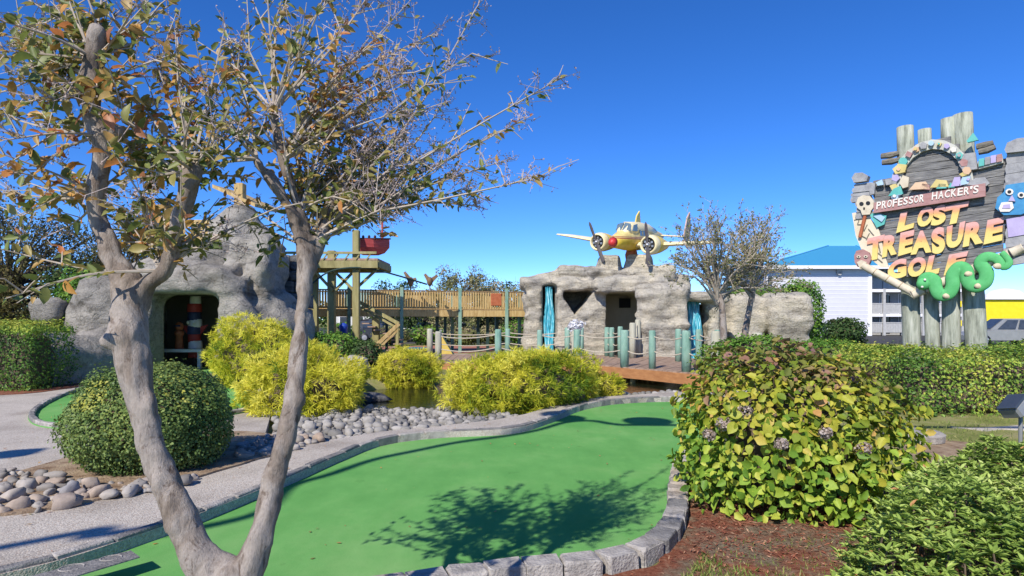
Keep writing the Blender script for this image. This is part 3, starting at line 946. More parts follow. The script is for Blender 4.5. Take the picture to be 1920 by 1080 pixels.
def rock_hall():
    lo, hi, h = (-.1, 22.2, -.4), (8.6, 31.4, 5.2), .09
    P = grid(lo, hi, h)
    f = sd_box(P, (4.3, 28.6, 1.5), (7.0, 4.4, 4.2), .25, 0, .02)
    f = smin(f, sd_box(P, (2.85, 26.2, 1.35), (2.3, 2.0, 3.9), .18), .15)       # front wall with the hole
    f = smin(f, sd_box(P, (5.75, 24.6, 1.25), (2.1, 2.3, 3.55), .45, .12, -.08), .15)  # bulging pillar
    f = smin(f, sd_box(P, (4.7, 25.9, 3.02), (3.0, 2.6, .62), .2, .05), .15)    # lintel over the recess
    f = smin(f, sd_box(P, (4.6, 27.4, 3.55), (5.0, 2.6, .62), .25, -.05), .12)  # upper ledge
    f = smin(f, sd_box(P, (.95, 27.0, 1.4), (.75, 1.5, 4.0), .22), .12)         # left column
    f = smin(f, sd_box(P, (1.3, 27.6, 3.2), (1.9, 2.2, .5), .2), .15)
    f = smin(f, sd_box(P, (7.35, 25.2, 2.5), (1.8, 2.4, .28), .12, .1), .12)    # slab over the right fall
    f = smin(f, sd_box(P, (8.05, 25.2, 1.0), (.5, 1.8, 2.9), .2), .12)
    strat = .05 * np.sin(P[..., 2] * 9 + 2 * fbm(P * .8, 5, 2))
    f = f + .14 * fbm(P * np.array([.9, .9, 1.3]), 11, 3) + strat * .3 + .07 * fbm(P * np.array([2.4, 2.4, 3.4]), 2, 3) - .07 * np.abs(fbm(P * np.array([1.2, 1.2, 1.6]), 31, 3))
    f = smin(f, sd_box(P, (4.35, 27.6, 4.1), (.95, 1.0, .8), .14, .1, .12) + .03 * fbm(P * 3, 4, 2), .1)
    f = smin(f, sd_box(P, (5.65, 27.4, 4.02), (1.2, 1.2, .95), .16, -.1, .14) + .03 * fbm(P * 3, 6, 2), .1)
    # openings
    f = cut(f, sd_box(P, (4.55, 25.6, 1.2), (1.35, 3.6, 3.0), .1) , .08)
    f = cut(f, sd_box(P, (5.2, 26.6, 1.0), (1.6, 1.7, 3.0), .1), .05)
    f = cut(f, sd_box(P, (1.6, 26.4, 1.1), (.55, 2.4, 4.0), .1), .06)           # left fall niche
    f = cut(f, sd_box(P, (7.25, 24.8, .9), (1.0, 2.8, 2.8), .1), .06)           # right fall niche
    tri = np.maximum(np.maximum(P[..., 2] - 2.85, (-(P[..., 0] - 2.42) * .86 - (P[..., 2] - 2.0) * .42)), ((P[..., 0] - 2.95) * .8 - (P[..., 2] - 2.2) * .62))
    tri = np.maximum(tri + .07 * fbm(P * 3.2, 9, 2), np.abs(P[..., 1] - 26.2) - 1.7)
    f = cut(f, tri, .03)
    root = thing('rock_hall', (4.3, 27, 0), 'tan sculpted rock hall with a recess and hole, carrying the aircraft', 'rock hall')
    rock_object('hall_shell', P, f, lo, h, m_tanrock, root)
    return root
hall_o = rock_hall()
m_dark = M('dark_board', (.012, .012, .014), (.02, .02, .022), rough=.7)
MB().box((5.0, 27.2, 2.35), (.5, .06, .42)).build('dark_window', m_dark, hall_o)
m_plaster = M('tan_plaster', (.38, .33, .25), (.46, .4, .31), scale=2, rough=.95, bump=.3)
MB().box((4.9, 27.32, 1.2), (2.2, .1, 3.0)).build('recess_wall', m_plaster, hall_o)
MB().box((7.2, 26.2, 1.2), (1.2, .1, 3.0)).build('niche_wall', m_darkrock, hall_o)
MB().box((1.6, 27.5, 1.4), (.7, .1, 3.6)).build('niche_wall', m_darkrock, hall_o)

def rock_low():
    lo, hi, h = (8.0, 24.0, -.4), (13.4, 29.6, 3.6), .1
    P = grid(lo, hi, h)
    f = sd_box(P, (10.0, 27.0, 1.1), (1.7, 2.2, 3.2), .35, .1)
    f = smin(f, sd_box(P, (11.85, 26.6, 1.15), (1.7, 2.4, 3.2), .35, -.25, -.08), .12)
    f = f + .15 * fbm(P * np.array([.9, .9, 1.4]), 21, 3) + .045 * fbm(P * np.array([2.6, 2.6, 5.]), 2, 2)
    o = rock_object('rock_wall', P, f, lo, h, m_tanrock, None, (11, 26.8, 0))
    return tag(o, 'low tan rock wall behind the two slim trees, vine on its right end', 'rock wall')
rock_low()

def fall_mat():
    m, nt, b = new_mat('dyed_falling_water')
    b.inputs['Roughness'].default_value = .25
    b.inputs['Specular IOR Level'].default_value = .5
    g = nt.nodes.new('ShaderNodeNewGeometry')
    mp = nt.nodes.new('ShaderNodeMapping'); mp.inputs['Scale'].default_value = (15, 15, 1.3)
    nt.links.new(g.outputs['Position'], mp.inputs[0])
    n = nt.nodes.new('ShaderNodeTexNoise'); n.inputs['Scale'].default_value = 2; n.inputs['Detail'].default_value = 8; n.inputs['Distortion'].default_value = .5
    nt.links.new(mp.outputs[0], n.inputs['Vector'])
    r = ramp(nt, [(.34, (.015, .13, .19)), (.46, (.03, .3, .42)), (.56, (.12, .48, .6)), (.66, (.45, .72, .78)), (.75, (.78, .86, .88))])
    nt.links.new(n.outputs['Fac'], r.inputs[0]); nt.links.new(r.outputs[0], b.inputs['Base Color'])
    return m
m_fall = fall_mat()
def waterfall(x0, x1, y, z0, z1, label):
    V, Q = [], []
    nx, nz = 14, 26
    for side in (0, 1):
        for j in range(nz + 1):
            for i in range(nx + 1):
                u, v = i / nx, j / nz
                x = x0 + (x1 - x0) * u + .04 * math.sin(v * 9 + u * 3) + (.12 * (1 - v) * (u - .3))
                b = .05 * math.sin(u * 19 + v * 3) + .03 * math.sin(u * 41)
                V.append((x, y + b - .3 * (1 - v) ** 1.5 * .8 + side * .12, z0 + (z1 - z0) * v))
    n1 = (nx + 1) * (nz + 1)
    for side in (0, 1):
        for j in range(nz):
            for i in range(nx):
                q = [side * n1 + j * (nx + 1) + i, side * n1 + j * (nx + 1) + i + 1, side * n1 + (j + 1) * (nx + 1) + i + 1, side * n1 + (j + 1) * (nx + 1) + i]
                Q.append(q if side == 0 else q[::-1])
    for j in range(nz):
        for i in (0, nx):
            q = [j * (nx + 1) + i, (j + 1) * (nx + 1) + i, n1 + (j + 1) * (nx + 1) + i, n1 + j * (nx + 1) + i]
            Q.append(q if i == 0 else q[::-1])
    o = link_mesh('waterfall', V, [tuple(q) for q in Q], m_fall, None, True, ((x0 + x1) / 2, y, z0))
    tag(o, label, 'waterfall')
waterfall(1.42, 1.78, 26.6, -.3, 3.05, 'narrow teal waterfall in the niche by the elevated walkway')
waterfall(7.0, 7.55, 24.6, -.3, 2.35, 'bright turquoise waterfall right of the bulging rock pillar')
# cave-side boulder on the far left and grey boulder by the pond
def boulder(c, s, mat, label, seed, cat='boulder'):
    me = stone_mesh('boulder', mat, seed, s[0], s[1], s[2], 16, 11)
    o = link_obj('boulder', me, None, c)
    return tag(o, label, cat)
boulder(at(95, 585, 17.5), (1.0, .9, .8), m_cave, 'rounded grey boulder peeking over the hedge beside the cave', 3)
boulder((-4.75, 15.9, -.05), (1.7, 1.1, .75), m_darkrock, 'dark wet boulder at the pond between the yellow shrubs', 5)
boulder((-3.9, 14.1, -.18), (1.9, .5, .35), m_darkrock, 'long dark stone lying at the left edge of the pond', 6)
boulder((-4.6, 17.6, .2), (1.0, .8, .7), m_greystone, 'pale boulder behind the small yellow shrub', 9)
# ------------------------------------------------------------------ timber materials
m_deck = M('deck_boards', (.2, .13, .09), (.32, .22, .16), (.4, .3, .23), scale=5, rough=.85, stretch=(1, 1, 1), bump=.3)
m_fascia = M('stained_fascia', (.3, .13, .05), (.45, .22, .09), scale=4, rough=.7, stretch=(.4, 1, 3), bump=.3)
m_greenpost = M('green_stained_post', (.12, .24, .19), (.2, .34, .27), (.28, .4, .33), scale=7, rough=.75, stretch=(1, 1, .3), bump=.3)
m_greypost = M('grey_round_post', (.32, .31, .25), (.46, .45, .36), scale=9, rough=.85, stretch=(1, 1, .2), bump=.5)
m_rope = M('pale_rope', (.42, .36, .27), (.56, .5, .4), scale=40, rough=.9, bump=.6)
m_olive = M('olive_timber', (.17, .15, .06), (.28, .25, .11), (.36, .32, .16), scale=4, rough=.85, stretch=(1, 1, .25), bump=.4)
m_honey = M('honey_timber', (.33, .21, .075), (.47, .33, .14), (.56, .42, .2), scale=5, rough=.75, stretch=(2, 2, .4), bump=.3)
m_honeydark = M('rail_cap', (.16, .1, .05), (.25, .17, .09), scale=5, rough=.8)
m_black = M('black_paint', (.012, .013, .016), (.02, .022, .026), rough=.5)

# ------------------------------------------------------------------ boardwalk over the pond
DZ = .2
FRONT = [Vector((-2.9, 20.4, DZ)), Vector((0.0, 20.0, DZ)), Vector((2.2, 19.5, DZ)), Vector((3.6, 17.9, DZ)), Vector((5.0, 15.9, DZ)), Vector((6.6, 14.2, DZ))]
BACK = [Vector((-3.2, 25.2, DZ)), Vector((0.4, 25.0, DZ)), Vector((3.2, 24.6, DZ)), Vector((6.0, 23.2, DZ)), Vector((7.6, 20.5, DZ)), Vector((8.6, 17.6, DZ))]
fb = thing('footbridge', (2.0, 20, 0), 'low plank footbridge with rope railing over the pond', 'footbridge')
fr = catmull(FRONT, 14); bk = catmull(BACK, 14)
prev = None
for i in range(len(fr) - 1):
    a0, a1, b0, b1 = [Vector(p) for p in (fr[i], fr[i + 1], bk[i], bk[i + 1])]
    dx = random.uniform(-.004, .004)
    g = .03
    p0, p1 = a0.lerp(a1, g), a0.lerp(a1, 1 - g)
    q0, q1 = b0.lerp(b1, g), b0.lerp(b1, 1 - g)
    poly = [p0, p1, q1, q0]
    MB().slab([p + Vector((0, 0, dx)) for p in poly], (0, 0, -1), .045).build('plank', m_deck, fb)
fz = MB()
for i in range(0, len(fr) - 1):
    a_, b_ = Vector(fr[i]), Vector(fr[i + 1])
    d = (b_ - a_).normalized(); nrm = Vector((d.y, -d.x, 0))
    fz.slab([a_ + nrm * .02 + Vector((0, 0, -.03)), b_ + nrm * .02 + Vector((0, 0, -.03)), b_ + nrm * .02 + Vector((0, 0, -.32)), a_ + nrm * .02 + Vector((0, 0, -.32))], -nrm, .06)
fz.build('fascia_board', m_fascia, fb)
for t in (0, 14, 28, 42, 56, 69):
    a_ = Vector(fr[min(t, len(fr) - 1)])
    MB().tube([(a_.x, a_.y + .35, -.9), (a_.x, a_.y + .35, .14)], .09, 10).build('pile', m_olive, fb)

def post(name, x, y, z0, z1, r, mat, parent):
    m = MB().lathe([(r, z0), (r * 1.02, z0 + (z1 - z0) * .5), (r * .97, z1 - .05), (r * .8, z1)], (x, y, 0), n=12)
    return m.build(name, mat, parent, True)
def rope(p, q, sag, r=.018, n=9):
    return MB().tube([Vector(p).lerp(Vector(q), i / n) - Vector((0, 0, sag * 4 * (i / n) * (1 - i / n))) for i in range(n + 1)], r, 6)
def post_row(lst, parent):
    tops = []
    for px, d, zt, mt, r in lst:
        x = (px - 960) / F_PX * d
        post('post', x, d, DZ - .02, zt, r, mt, parent)
        tops.append(Vector((x, d, zt)))
    for p, q in zip(tops[:-1], tops[1:]):
        if (p - q).length > 6:
            continue
        for dz, sg in ((.16, .1), (.58, .12)):
            rope(p - Vector((0, 0, dz)), q - Vector((0, 0, dz)), sg).build('rope', m_rope, parent)
G, Y = m_greenpost, m_greypost
post_row([(822, 20.5, 1.22, Y, .11), (934, 19.95, 1.3, G, .11), (1012, 19.85, 1.28, G, .09), (1082, 19.6, 1.3, G, .115), (1171, 18.4, 1.3, G, .13), (1223, 17.7, 1.3, G, .1), (1287, 16.6, 1.32, G, .13), (1342, 15.6, 1.32, Y, .12), (1420, 14.7, 1.3, Y, .12)], fb)
post_row([(806, 24.9, 1.25, Y, .12), (952, 24.8, 1.25, G, .1), (1064, 24.4, 1.3, G, .12), (1090, 23.9, 1.3, G, .1), (1138, 23.8, 1.32, G, .1), (1147, 23.3, 1.32, G, .1), (1163, 22.8, 1.36, G, .1), (1186, 22.6, 1.5, Y, .12), (1196, 23.4, 1.62, Y, .11)], fb)
post_row([(1272, 20.8, 1.3, G, .11), (1310, 20.0, 1.3, G, .1), (1345, 18.9, 1.3, G, .1)], fb)
def white_clump():
    c = np.array([2.15, 20.6, 1.4])
    d = unit(RNG.normal(size=(420, 3)))
    p = c + d * np.array([.27, .24, .2]) * (.7 + .3 * RNG.random(420))[:, None] * (1 + .35 * fbm(d * 2.2, 3, 2))[:, None]
    V, Q, k = leaves_np(p, unit(d + RNG.normal(size=(420, 3)) * .5), RNG.normal(size=(420, 3)), .075, .06, .2)
    L_ = leaf_mat('white_petal', [(0, (.62, .62, .66)), (1, (.82, .82, .84))], .2, .7)
    me = fast_mesh('white_blooms', V - np.array([2.15, 20.6, 1.2]), Q, L_, RNG.random(420))
    tag(link_obj('white_blooms', me, None, (2.15, 20.6, 1.2)), 'fluffy white clump on a stump behind the green bridge posts', 'plant')
white_clump()
stump = MB().lathe([(.16, -.2), (.15, .4), (.17, 1.02)], (2.15, 20.6, .2 + .02), n=12)
tag(stump.build('stump', m_greypost, loc=(2.15, 20.6, .2), smooth=True), 'grey stump under the fluffy white clump on the footbridge', 'stump')

# ------------------------------------------------------------------ elevated walkway
wk = thing('elevated_walkway', (-5, 30, 0), 'long raised honey-coloured timber walkway with picket railing', 'walkway')
WL, WR = Vector((-9.9, 28.3, 0)), Vector((1.2, 31.5, 0))
wd = (WR - WL).normalized(); wn_ = Vector((wd.y, -wd.x, 0)); wlen = (WR - WL).length
def wp(s, z, off=0.0):
    return WL + wd * s + wn_ * off + Vector((0, 0, z))
ZD, ZR = 2.08, 3.02
wa = math.atan2(wd.y, wd.x)
for off, nm in ((0.0, 'front'), (-1.9, 'back')):
    MB().beam(wp(0, ZD - .15, off), wp(wlen, ZD - .15, off), .07, .32).build('edge_beam', m_honey, wk)
    MB().beam(wp(0, ZR, off), wp(wlen, ZR, off), .14, .06).build('rail_cap', m_honeydark, wk)
    MB().beam(wp(0, ZD + .12, off), wp(wlen, ZD + .12, off), .05, .09).build('bottom_rail', m_honey, wk)
pick = bpy.data.meshes.new('picket')
pm = MB().bbox((0, 0, 0), (.075, .03, ZR - ZD - .1), .006)
pick.from_pydata(pm.v, [], pm.f); pick.materials.append(m_honey)
s = .1
k = 0
while s < wlen:
    for off in (.045, -1.945):
        o = link_obj('picket', pick, wk, wp(s + (0 if off > 0 else .07), (ZR + ZD) / 2 + .02, off))
        o.rotation_euler = (0, 0, wa + random.uniform(-.03, .03))
    s += .128
nb = 0
dkm = MB()
s = 0
while s < wlen:
    c = wp(s + .14, ZD + .02, -.95)
    dkm.box(c, (.27, 1.86, .04), wa)
    s += .28
dkm.build('deck_planks', m_deck, wk)
for s in (0.2, 2.3, 4.75, 7.6, 10.0, 11.3):
    for off in (.07, -1.98):
        MB().box(wp(s, ZR / 2 + .06, off), (.15, .11, ZR + .22), wa).build('post', m_greenpost, wk)
m_darkgreen = M('dark_green_post', (.02, .045, .04), (.04, .07, .06), rough=.7)
for s in (4.1, 4.4, 6.6, 7.0, 8.7, 9.2, 9.7):
    MB().box(wp(s, ZD / 2 - .12, -.7), (.13, .13, ZD - .2), wa).build('support_post', m_darkgreen, wk)
# back-lit cloth screen strips do not exist; carved panel at the right end
MB().bbox(wp(9.45, 2.62, .1), (.55, .06, .62), .02, wa).build('carved_panel', m_orange, wk)
# stair running down from the walkway
st = thing('timber_stair', (-6, 27, 0), 'olive timber stair with diagonal rails descending from the raised walkway', 'stair')
A0, A1 = at(668, 563, 27.2), at(748, 607, 26.6)
B0, B1 = at(748, 607, 26.6), at(703, 650, 26.2)
for nm, p, q, mt in (('handrail', A0, A1, m_olive), ('handrail', B0, B1, m_honey)):
    MB().beam(p, q, .1, .14).build(nm, mt, st)
    MB().beam(p - Vector((0, 0, .22)), q - Vector((0, 0, .22)), .07, .09).build('mid_rail', mt, st)
    for t in np.linspace(.08, .92, 7):
        c = p.lerp(q, t)
        if c.z - .75 > 0:
            MB().box((c.x, c.y + .5, c.z - .8), (.34, 1.0, .05)).build('tread', m_deck, st)
MB().beam(at(745, 605, 26.6), (at(745, 605, 26.6).x, 26.6, 0), .12).build('newel', m_olive, st)

# ------------------------------------------------------------------ lookout tower left of the walkway
tw = thing('lookout_tower', (-7.5, 26, 0), 'olive timber lookout tower with braced platform above the walkway', 'tower')
D = 26.0
def col(px, ytop, d, w):
    t = at(px, ytop, d)
    MB().bbox((t.x, d, t.z / 2), (w, w, t.z), .012).build('column', m_olive, tw)
col(622, 470, 26.0, .3); col(668, 432, 25.6, .27); col(622, 500, 28.2, .3); col(590, 500, 26.2, .28); col(668, 500, 28.2, .27); col(705, 595, 27.5, .3)
MB().bbox(((505 + 713) / 2 * .0226 - 960 * .0226, 26.7, at(0, 489, D).z), (4.75, 2.6, .1), .01).build('platform_deck', m_deck, tw)
zp = at(0, 492, D).z
for yy in (25.35, 28.0):
    MB().beam((-10.3, yy, zp - .14), (-5.55, yy, zp - .14), .08, .3).build('platform_beam', m_olive, tw)
MB().beam((-5.55, 25.4, zp - .12), (-5.55, 28.0, zp - .12), .08, .26).build('platform_beam', m_olive, tw)
MB().beam((-10.2, 25.36, zp + .34), (-5.6, 25.36, zp + .34), .07, .1).build('low_rail', m_olive, tw)
for x in np.arange(-10.1, -5.6, .45):
    MB().beam((x, 25.38, zp + .02), (x + .22, 25.38, zp + .32), .05).build('slat', m_olive, tw)
for p, q in (((628, 545), (664, 508)), ((626, 508), (664, 545)), ((671, 538), (712, 500)), ((624, 545), (590, 508))):
    MB().beam(at(p[0], p[1], 25.8), at(q[0], q[1], 25.8), .12, .1).build('brace', m_olive, tw)

# red boat on the platform
bt = thing('red_boat', at(700, 478, 26.4), 'small red wooden boat with a mast on the lookout platform', 'boat')
def boat():
    m_rb = M('red_hull', (.34, .045, .05), (.5, .1, .1), scale=5, rough=.6, stretch=(.3, 1, 4))
    m_rbd = M('dark_hull', (.03, .012, .015), (.06, .02, .02), rough=.7)
    x0, zb = at(677, 478, 26.4).x, at(0, 477, 26.4).z
    rings = []
    for t, w, zlo, ztop in ((0, .55, .0, .62), (.25, .72, .0, .6), (.55, .7, .0, .58), (.8, .42, .08, .6), (1.0, .04, .3, .66)):
        xx = x0 + t * 1.2
        yb = 26.5
        rings.append([(xx, yb - w, zb + ztop), (xx, yb - w * .82, zb + ztop * .45 + zlo * .5), (xx, yb - w * .45, zb + zlo), (xx, yb + w * .45, zb + zlo), (xx, yb + w * .82, zb + ztop * .45 + zlo * .5), (xx, yb + w, zb + ztop), (xx, yb + w * .9, zb + ztop - .02), (xx, yb, zb + zlo + .12), (xx, yb - w * .9, zb + ztop - .02)])
    MB().loft(rings).build('hull', m_rb, bt)
    MB().beam((x0 - .05, 25.93, zb + .62), (x0 + .75, 25.8, zb + .6), .06).build('gunwale', m_rbd, bt)
    MB().beam((x0 + .75, 25.8, zb + .6), (x0 + 1.24, 26.5, zb + .68), .06).build('gunwale', m_rbd, bt)
    MB().beam((x0 + .9, 26.4, zb + .2), (x0 + .92, 26.4, at(0, 408, 26.4).z), .07).build('mast', m_red, bt)
    MB().box((x0 + .45, 26.4, zb + .35), (.5, .9, .06)).build('thwart', m_deck, bt)
    for k in range(3):
        MB().ball((x0 + .2 + .25 * k, 25.95, zb + .69), (.06, .06, .08), 8, 6).build('knob', m_rbd, bt, True)
boat()

# timber hut above the cave
ht = thing('timber_hut', (-10, 22.5, 0), 'yellow-brown timber hut corner rising behind the cave top', 'hut')
zt = at(0, 352, 22).z
MB().bbox((at(455, 0, 22).x, 21.8, (zt - 1.2) / 2 + 2), (.32, .32, zt - 2.6), .02).build('corner_post', m_honey, ht)
for k in range(9):
    MB().bbox((at(425, 0, 22.3).x - .35, 22.0, 3.5 + k * .2), (1.5, .06, .185), .01).build('wall_board', m_honey, ht)
p, q = at(398, 352, 21.6), at(478, 388, 21.6)
MB().slab([p, q, q + Vector((0, 2.5, .2)), p + Vector((0, 2.5, .2))], (0, 0, 1), .12).build('roof', m_honey, ht)
m_teal = M('teal_barrel', (.015, .08, .085), (.03, .12, .12), rough=.5)
br = at(486, 447, 21.5)
tag(MB().lathe([(.2, 0), (.25, .2), (.26, .35), (.25, .5), (.2, .68)], (br.x, br.y, br.z - .3), n=14).build('barrel', m_teal, smooth=True, loc=(br.x, br.y, br.z - .3)), 'dark teal barrel on the ledge behind the cave', 'barrel')
br2 = at(512, 514, 19.6)
m_speaker = M('navy_box', (.012, .014, .03), (.022, .025, .045), rough=.5)
sp_ = MB().bbox((br2.x, br2.y, br2.z), (.5, .4, .46), .1)
tag(sp_.build('speaker_box', m_speaker, loc=(br2.x, br2.y, br2.z - .2)), 'navy rounded box on the dark block wall beside the cave', 'box')
MB().bbox((br.x, 21.6, br.z - .4), (1.2, .9, .18), .02).build('ledge', m_olive, ht)
MB().bbox((br.x + .1, 21.6, (br.z - .45) / 2), (.25, .25, br.z - .5), .02).build('ledge_post', m_olive, ht)

# hose arching over the walkway, bird shapes
pts = [at(585, 532, 25.2), at(612, 512, 25.2), at(645, 503, 25.3), at(690, 503, 25.4), at(740, 515, 26), at(800, 533, 27.5)]
hz_ = MB().tube(catmull(pts, 6), .035, 6)
tag(hz_.build('overhead_pipe', m_darkgreen, loc=pts[0]), 'thin dark pipe arching in front of the lookout tower', 'pipe')
m_brown = M('brown_carving', (.13, .08, .045), (.24, .16, .09), scale=6, rough=.8)
for (px, py), (d1, d2), lab in (((770, 528), ((-12, -18), (10, -6)), 'brown winged carving perched over the walkway rail, nearer the tower'), ((806, 528), ((-10, -14), (14, -12)), 'brown winged carving perched over the walkway rail, further from the tower')):
    c = at(px, py, 28.6)
    o = thing('winged_carving', c, lab, 'carving', 'winged carvings on the walkway')
    MB().ball(c, (.14, .2, .22), 10, 7).build('body', m_brown, o, True)
    for dd in (d1, d2):
        t = at(px + dd[0], py + dd[1], 28.6)
        v = (t - c)
        sd = Vector((-v.z, 0, v.x)).normalized() * .12
        MB().slab([c + sd, c - sd, t - sd * .5, t + sd * .4], (0, 1, 0), .06).build('wing', m_brown, o)
    MB().beam(c, (c.x, c.y, ZR - .02), .05).build('perch', m_brown, o)
# blue bin by the tower, yellow board
bb = thing('litter_bin', at(644, 640, 24.5), 'small bright blue litter bin on a post by the tower', 'bin')
c = at(644, 618, 24.5)
m_blue = M('blue_plastic', (.015, .05, .3), (.03, .08, .4), rough=.45)
MB().lathe([(.13, -.2), (.17, .12), (.17, .16), (.1, .24), (.02, .27)], c, n=14).build('bucket', m_blue, bb, True)
MB().tube([(c.x, c.y, -.05), (c.x, c.y, c.z - .18)], .04, 8).build('pole', m_darkgreen, bb)
yb = thing('yellow_board', (-2.9, 25.8, 0), 'yellow sloping wedge board beside the footbridge end post', 'board')
c0, c1 = at(826, 632, 26.2), at(852, 668, 26.2)
m_yel = M('yellow_paint', (.5, .36, .07), (.62, .46, .12), rough=.7)
MB().slab([(c0.x, 26.2, c0.z), (c0.x + .1, 26.2, c0.z), (c1.x, 26.2, c1.z), (c0.x, 26.2, c1.z)], (0, 1, 0), .25).build('wedge', m_yel, yb)
MB().beam((c0.x + .12, 26.18, c0.z), (c1.x + .02, 26.18, c1.z), .06).build('edge_strip', m_darkgreen, yb)
# ------------------------------------------------------------------ the aircraft on the rock hall
def plane():
    m_cream = None
    m, nt, b = new_mat('aircraft_paint')
    b.inputs['Roughness'].default_value = .38
    b.inputs['Specular IOR Level'].default_value = .4
    tc = nt.nodes.new('ShaderNodeTexCoord')
    sx = nt.nodes.new('ShaderNodeSeparateXYZ')
    nt.links.new(tc.outputs['Object'], sx.inputs[0])
    mr = nt.nodes.new('ShaderNodeMapRange'); mr.inputs['From Min'].default_value = -.8; mr.inputs['From Max'].default_value = .8
    nt.links.new(sx.outputs['Z'], mr.inputs['Value'])
    r = ramp(nt, [(0, (.66, .47, .05)), (.5, (.7, .52, .08)), (.535, (.36, .09, .05)), (.56, (.7, .58, .24)), (.575, (.36, .1, .06)), (.595, (.74, .6, .24))], 'CONSTANT')
    nt.links.new(mr.outputs[0], r.inputs[0])
    n = nt.nodes.new('ShaderNodeTexNoise'); n.inputs['Scale'].default_value = 3; n.inputs['Detail'].default_value = 8
    nt.links.new(tc.outputs['Object'], n.inputs['Vector'])
    r2 = ramp(nt, [(.3, (.78, .76, .72)), (.6, (1, 1, 1))]); nt.links.new(n.outputs['Fac'], r2.inputs[0])
    mx = nt.nodes.new('ShaderNodeMix'); mx.data_type = 'RGBA'; mx.blend_type = 'MULTIPLY'; mx.inputs['Factor'].default_value = 1
    nt.links.new(r.outputs[0], mx.inputs['A']); nt.links.new(r2.outputs[0], mx.inputs['B'])
    nt.links.new(mx.outputs['Result'], b.inputs['Base Color'])
    m_fus = m
    m_cream = M('cream_paint', (.7, .6, .33), (.78, .69, .45), scale=3, rough=.4, coord='obj', spec=.4)
    m_yel = M('cowl_yellow', (.66, .48, .07), (.74, .57, .13), scale=3, rough=.4, coord='obj', spec=.4)
    m_noser = M('nose_red', (.45, .03, .03), (.55, .05, .045), rough=.4)
    m_metal = M('engine_metal', (.3, .3, .31), (.48, .48, .5), scale=12, rough=.35, metal=.7)
    m_prop = M('propeller_dark', (.06, .05, .055), (.11, .1, .1), rough=.45)
    m_glass = M('cockpit_glass', (.08, .12, .16), (.14, .2, .25), rough=.1, spec=.6)
    m_finred = M('fin_brown', (.4, .27, .22), (.5, .36, .3), rough=.5)
    root = tag(link_obj('aircraft', None, None, (0, 0, 0)), 'yellow and cream twin-engine propeller aircraft mounted on the rock hall', 'aircraft')
    # local frame: +X forward (nose), +Y left wing, +Z up
    n = 18
    prof = [(2.42, .02, .02, -.12), (2.38, .13, .13, -.12), (2.2, .22, .22, -.1), (1.9, .31, .31, -.06), (1.5, .39, .4, 0), (1.05, .44, .5, .06), (.5, .46, .56, .1), (-.2, .45, .55, .1), (-1.0, .4, .5, .12), (-2.0, .28, .36, .18), (-2.8, .16, .2, .22), (-3.15, .05, .08, .24)]
    rings = [[(x, ry * math.sin(2 * math.pi * k / n), zc + rz * math.cos(2 * math.pi * k / n)) for k in range(n)] for x, ry, rz, zc in prof[2:]]
    MB().loft([list(reversed(r_)) for r_ in rings]).build('fuselage', m_fus, root, True)
    MB().loft([list(reversed([(x, ry * math.sin(2 * math.pi * k / n), zc + rz * math.cos(2 * math.pi * k / n)) for k in range(n)])) for x, ry, rz, zc in prof[:3]]).build('nose_cone', m_noser, root, True)
    # canopy hump
    cab = []
    for x, ry, z0, z1 in ((1.5, .2, .3, .38), (1.2, .36, .3, .68), (.85, .4, .3, .8), (.2, .4, .3, .82), (-.9, .37, .3, .76), (-1.9, .22, .3, .58)):
        cab.append([(x, -ry, z0), (x, -ry * .95, z0 + (z1 - z0) * .6), (x, -ry * .5, z1), (x, ry * .5, z1), (x, ry * .95, z0 + (z1 - z0) * .6), (x, ry, z0)])
    MB().loft(cab).build('cabin_roof', m_cream, root, True)
    # windscreens and side windows, proud of the skin
    for s in (1, -1):
        MB().slab([(1.47, s * .02, .4), (1.2, s * .02, .74), (1.14, s * .26, .7), (1.3, s * .35, .4)], (.5, s * .2, .5), .035).build('windscreen', m_glass, root)
        MB().slab([(1.2, s * .37, .4), (1.1, s * .36, .66), (.8, s * .375, .72), (.8, s * .395, .4)], (.05, s, .2), .035).build('cockpit_window', m_glass, root)
        for k in range(4):
            x = .55 - k * .36
            w = .395 - .012 * k * k
            MB().slab([(x, s * (w + .055), .22), (x - .24, s * (w + .05), .22), (x - .24, s * (w + .02), .44), (x, s * (w + .025), .44)], (0, s, .15), .02).build('cabin_window', m_glass, root)
    # wings
    def foil(x0, ch, y, z, th):
        return [(x0, y, z), (x0 - ch * .12, y, z + th * .8), (x0 - ch * .4, y, z + th), (x0 - ch, y, z + .01), (x0 - ch * .4, y, z - th * .45), (x0 - ch * .12, y, z - th * .45)]
    for s in (1, -1):
        rg = [foil(.75, 1.35, s * .2, -.2, .17), foil(.72, 1.28, s * 1.1, -.17, .16), foil(.5, .85, s * 3.2, .04, .1), foil(.36, .5, s * 3.95, .1, .05)]
        MB().loft(rg if s > 0 else [list(reversed(r_)) for r_ in rg]).build('wing', m_cream, root, False)
        MB().slab([(-.6, s * .5, -.22), (-.34, s * 3.1, -.0), (-.1, s * 3.1, -.0), (-.2, s * .5, -.22)], (0, 0, -1), .03).build('flap', m_yel, root)
        ey = s * 1.2
        MB().lathe([(.27, 1.14), (.38, 1.12), (.41, 1.05), (.42, .8), (.38, .45), (.3, .0), (.2, -.5), (.05, -.9)], (0, ey, -.14), (1, 0, 0), 20).build('nacelle', m_yel, root, True)
        MB().lathe([(.425, .98), (.43, 1.05), (.415, 1.2), (.385, 1.3), (.33, 1.375), (.3, 1.33), (.29, 1.2)], (0, ey, -.14), (1, 0, 0), 20).build('cowl_ring', m_cream, root, True)
        MB().lathe([(.29, 1.2), (.29, 1.24), (.1, 1.26)], (0, ey, -.14), (1, 0, 0), 20).build('engine_face', m_dark, root)
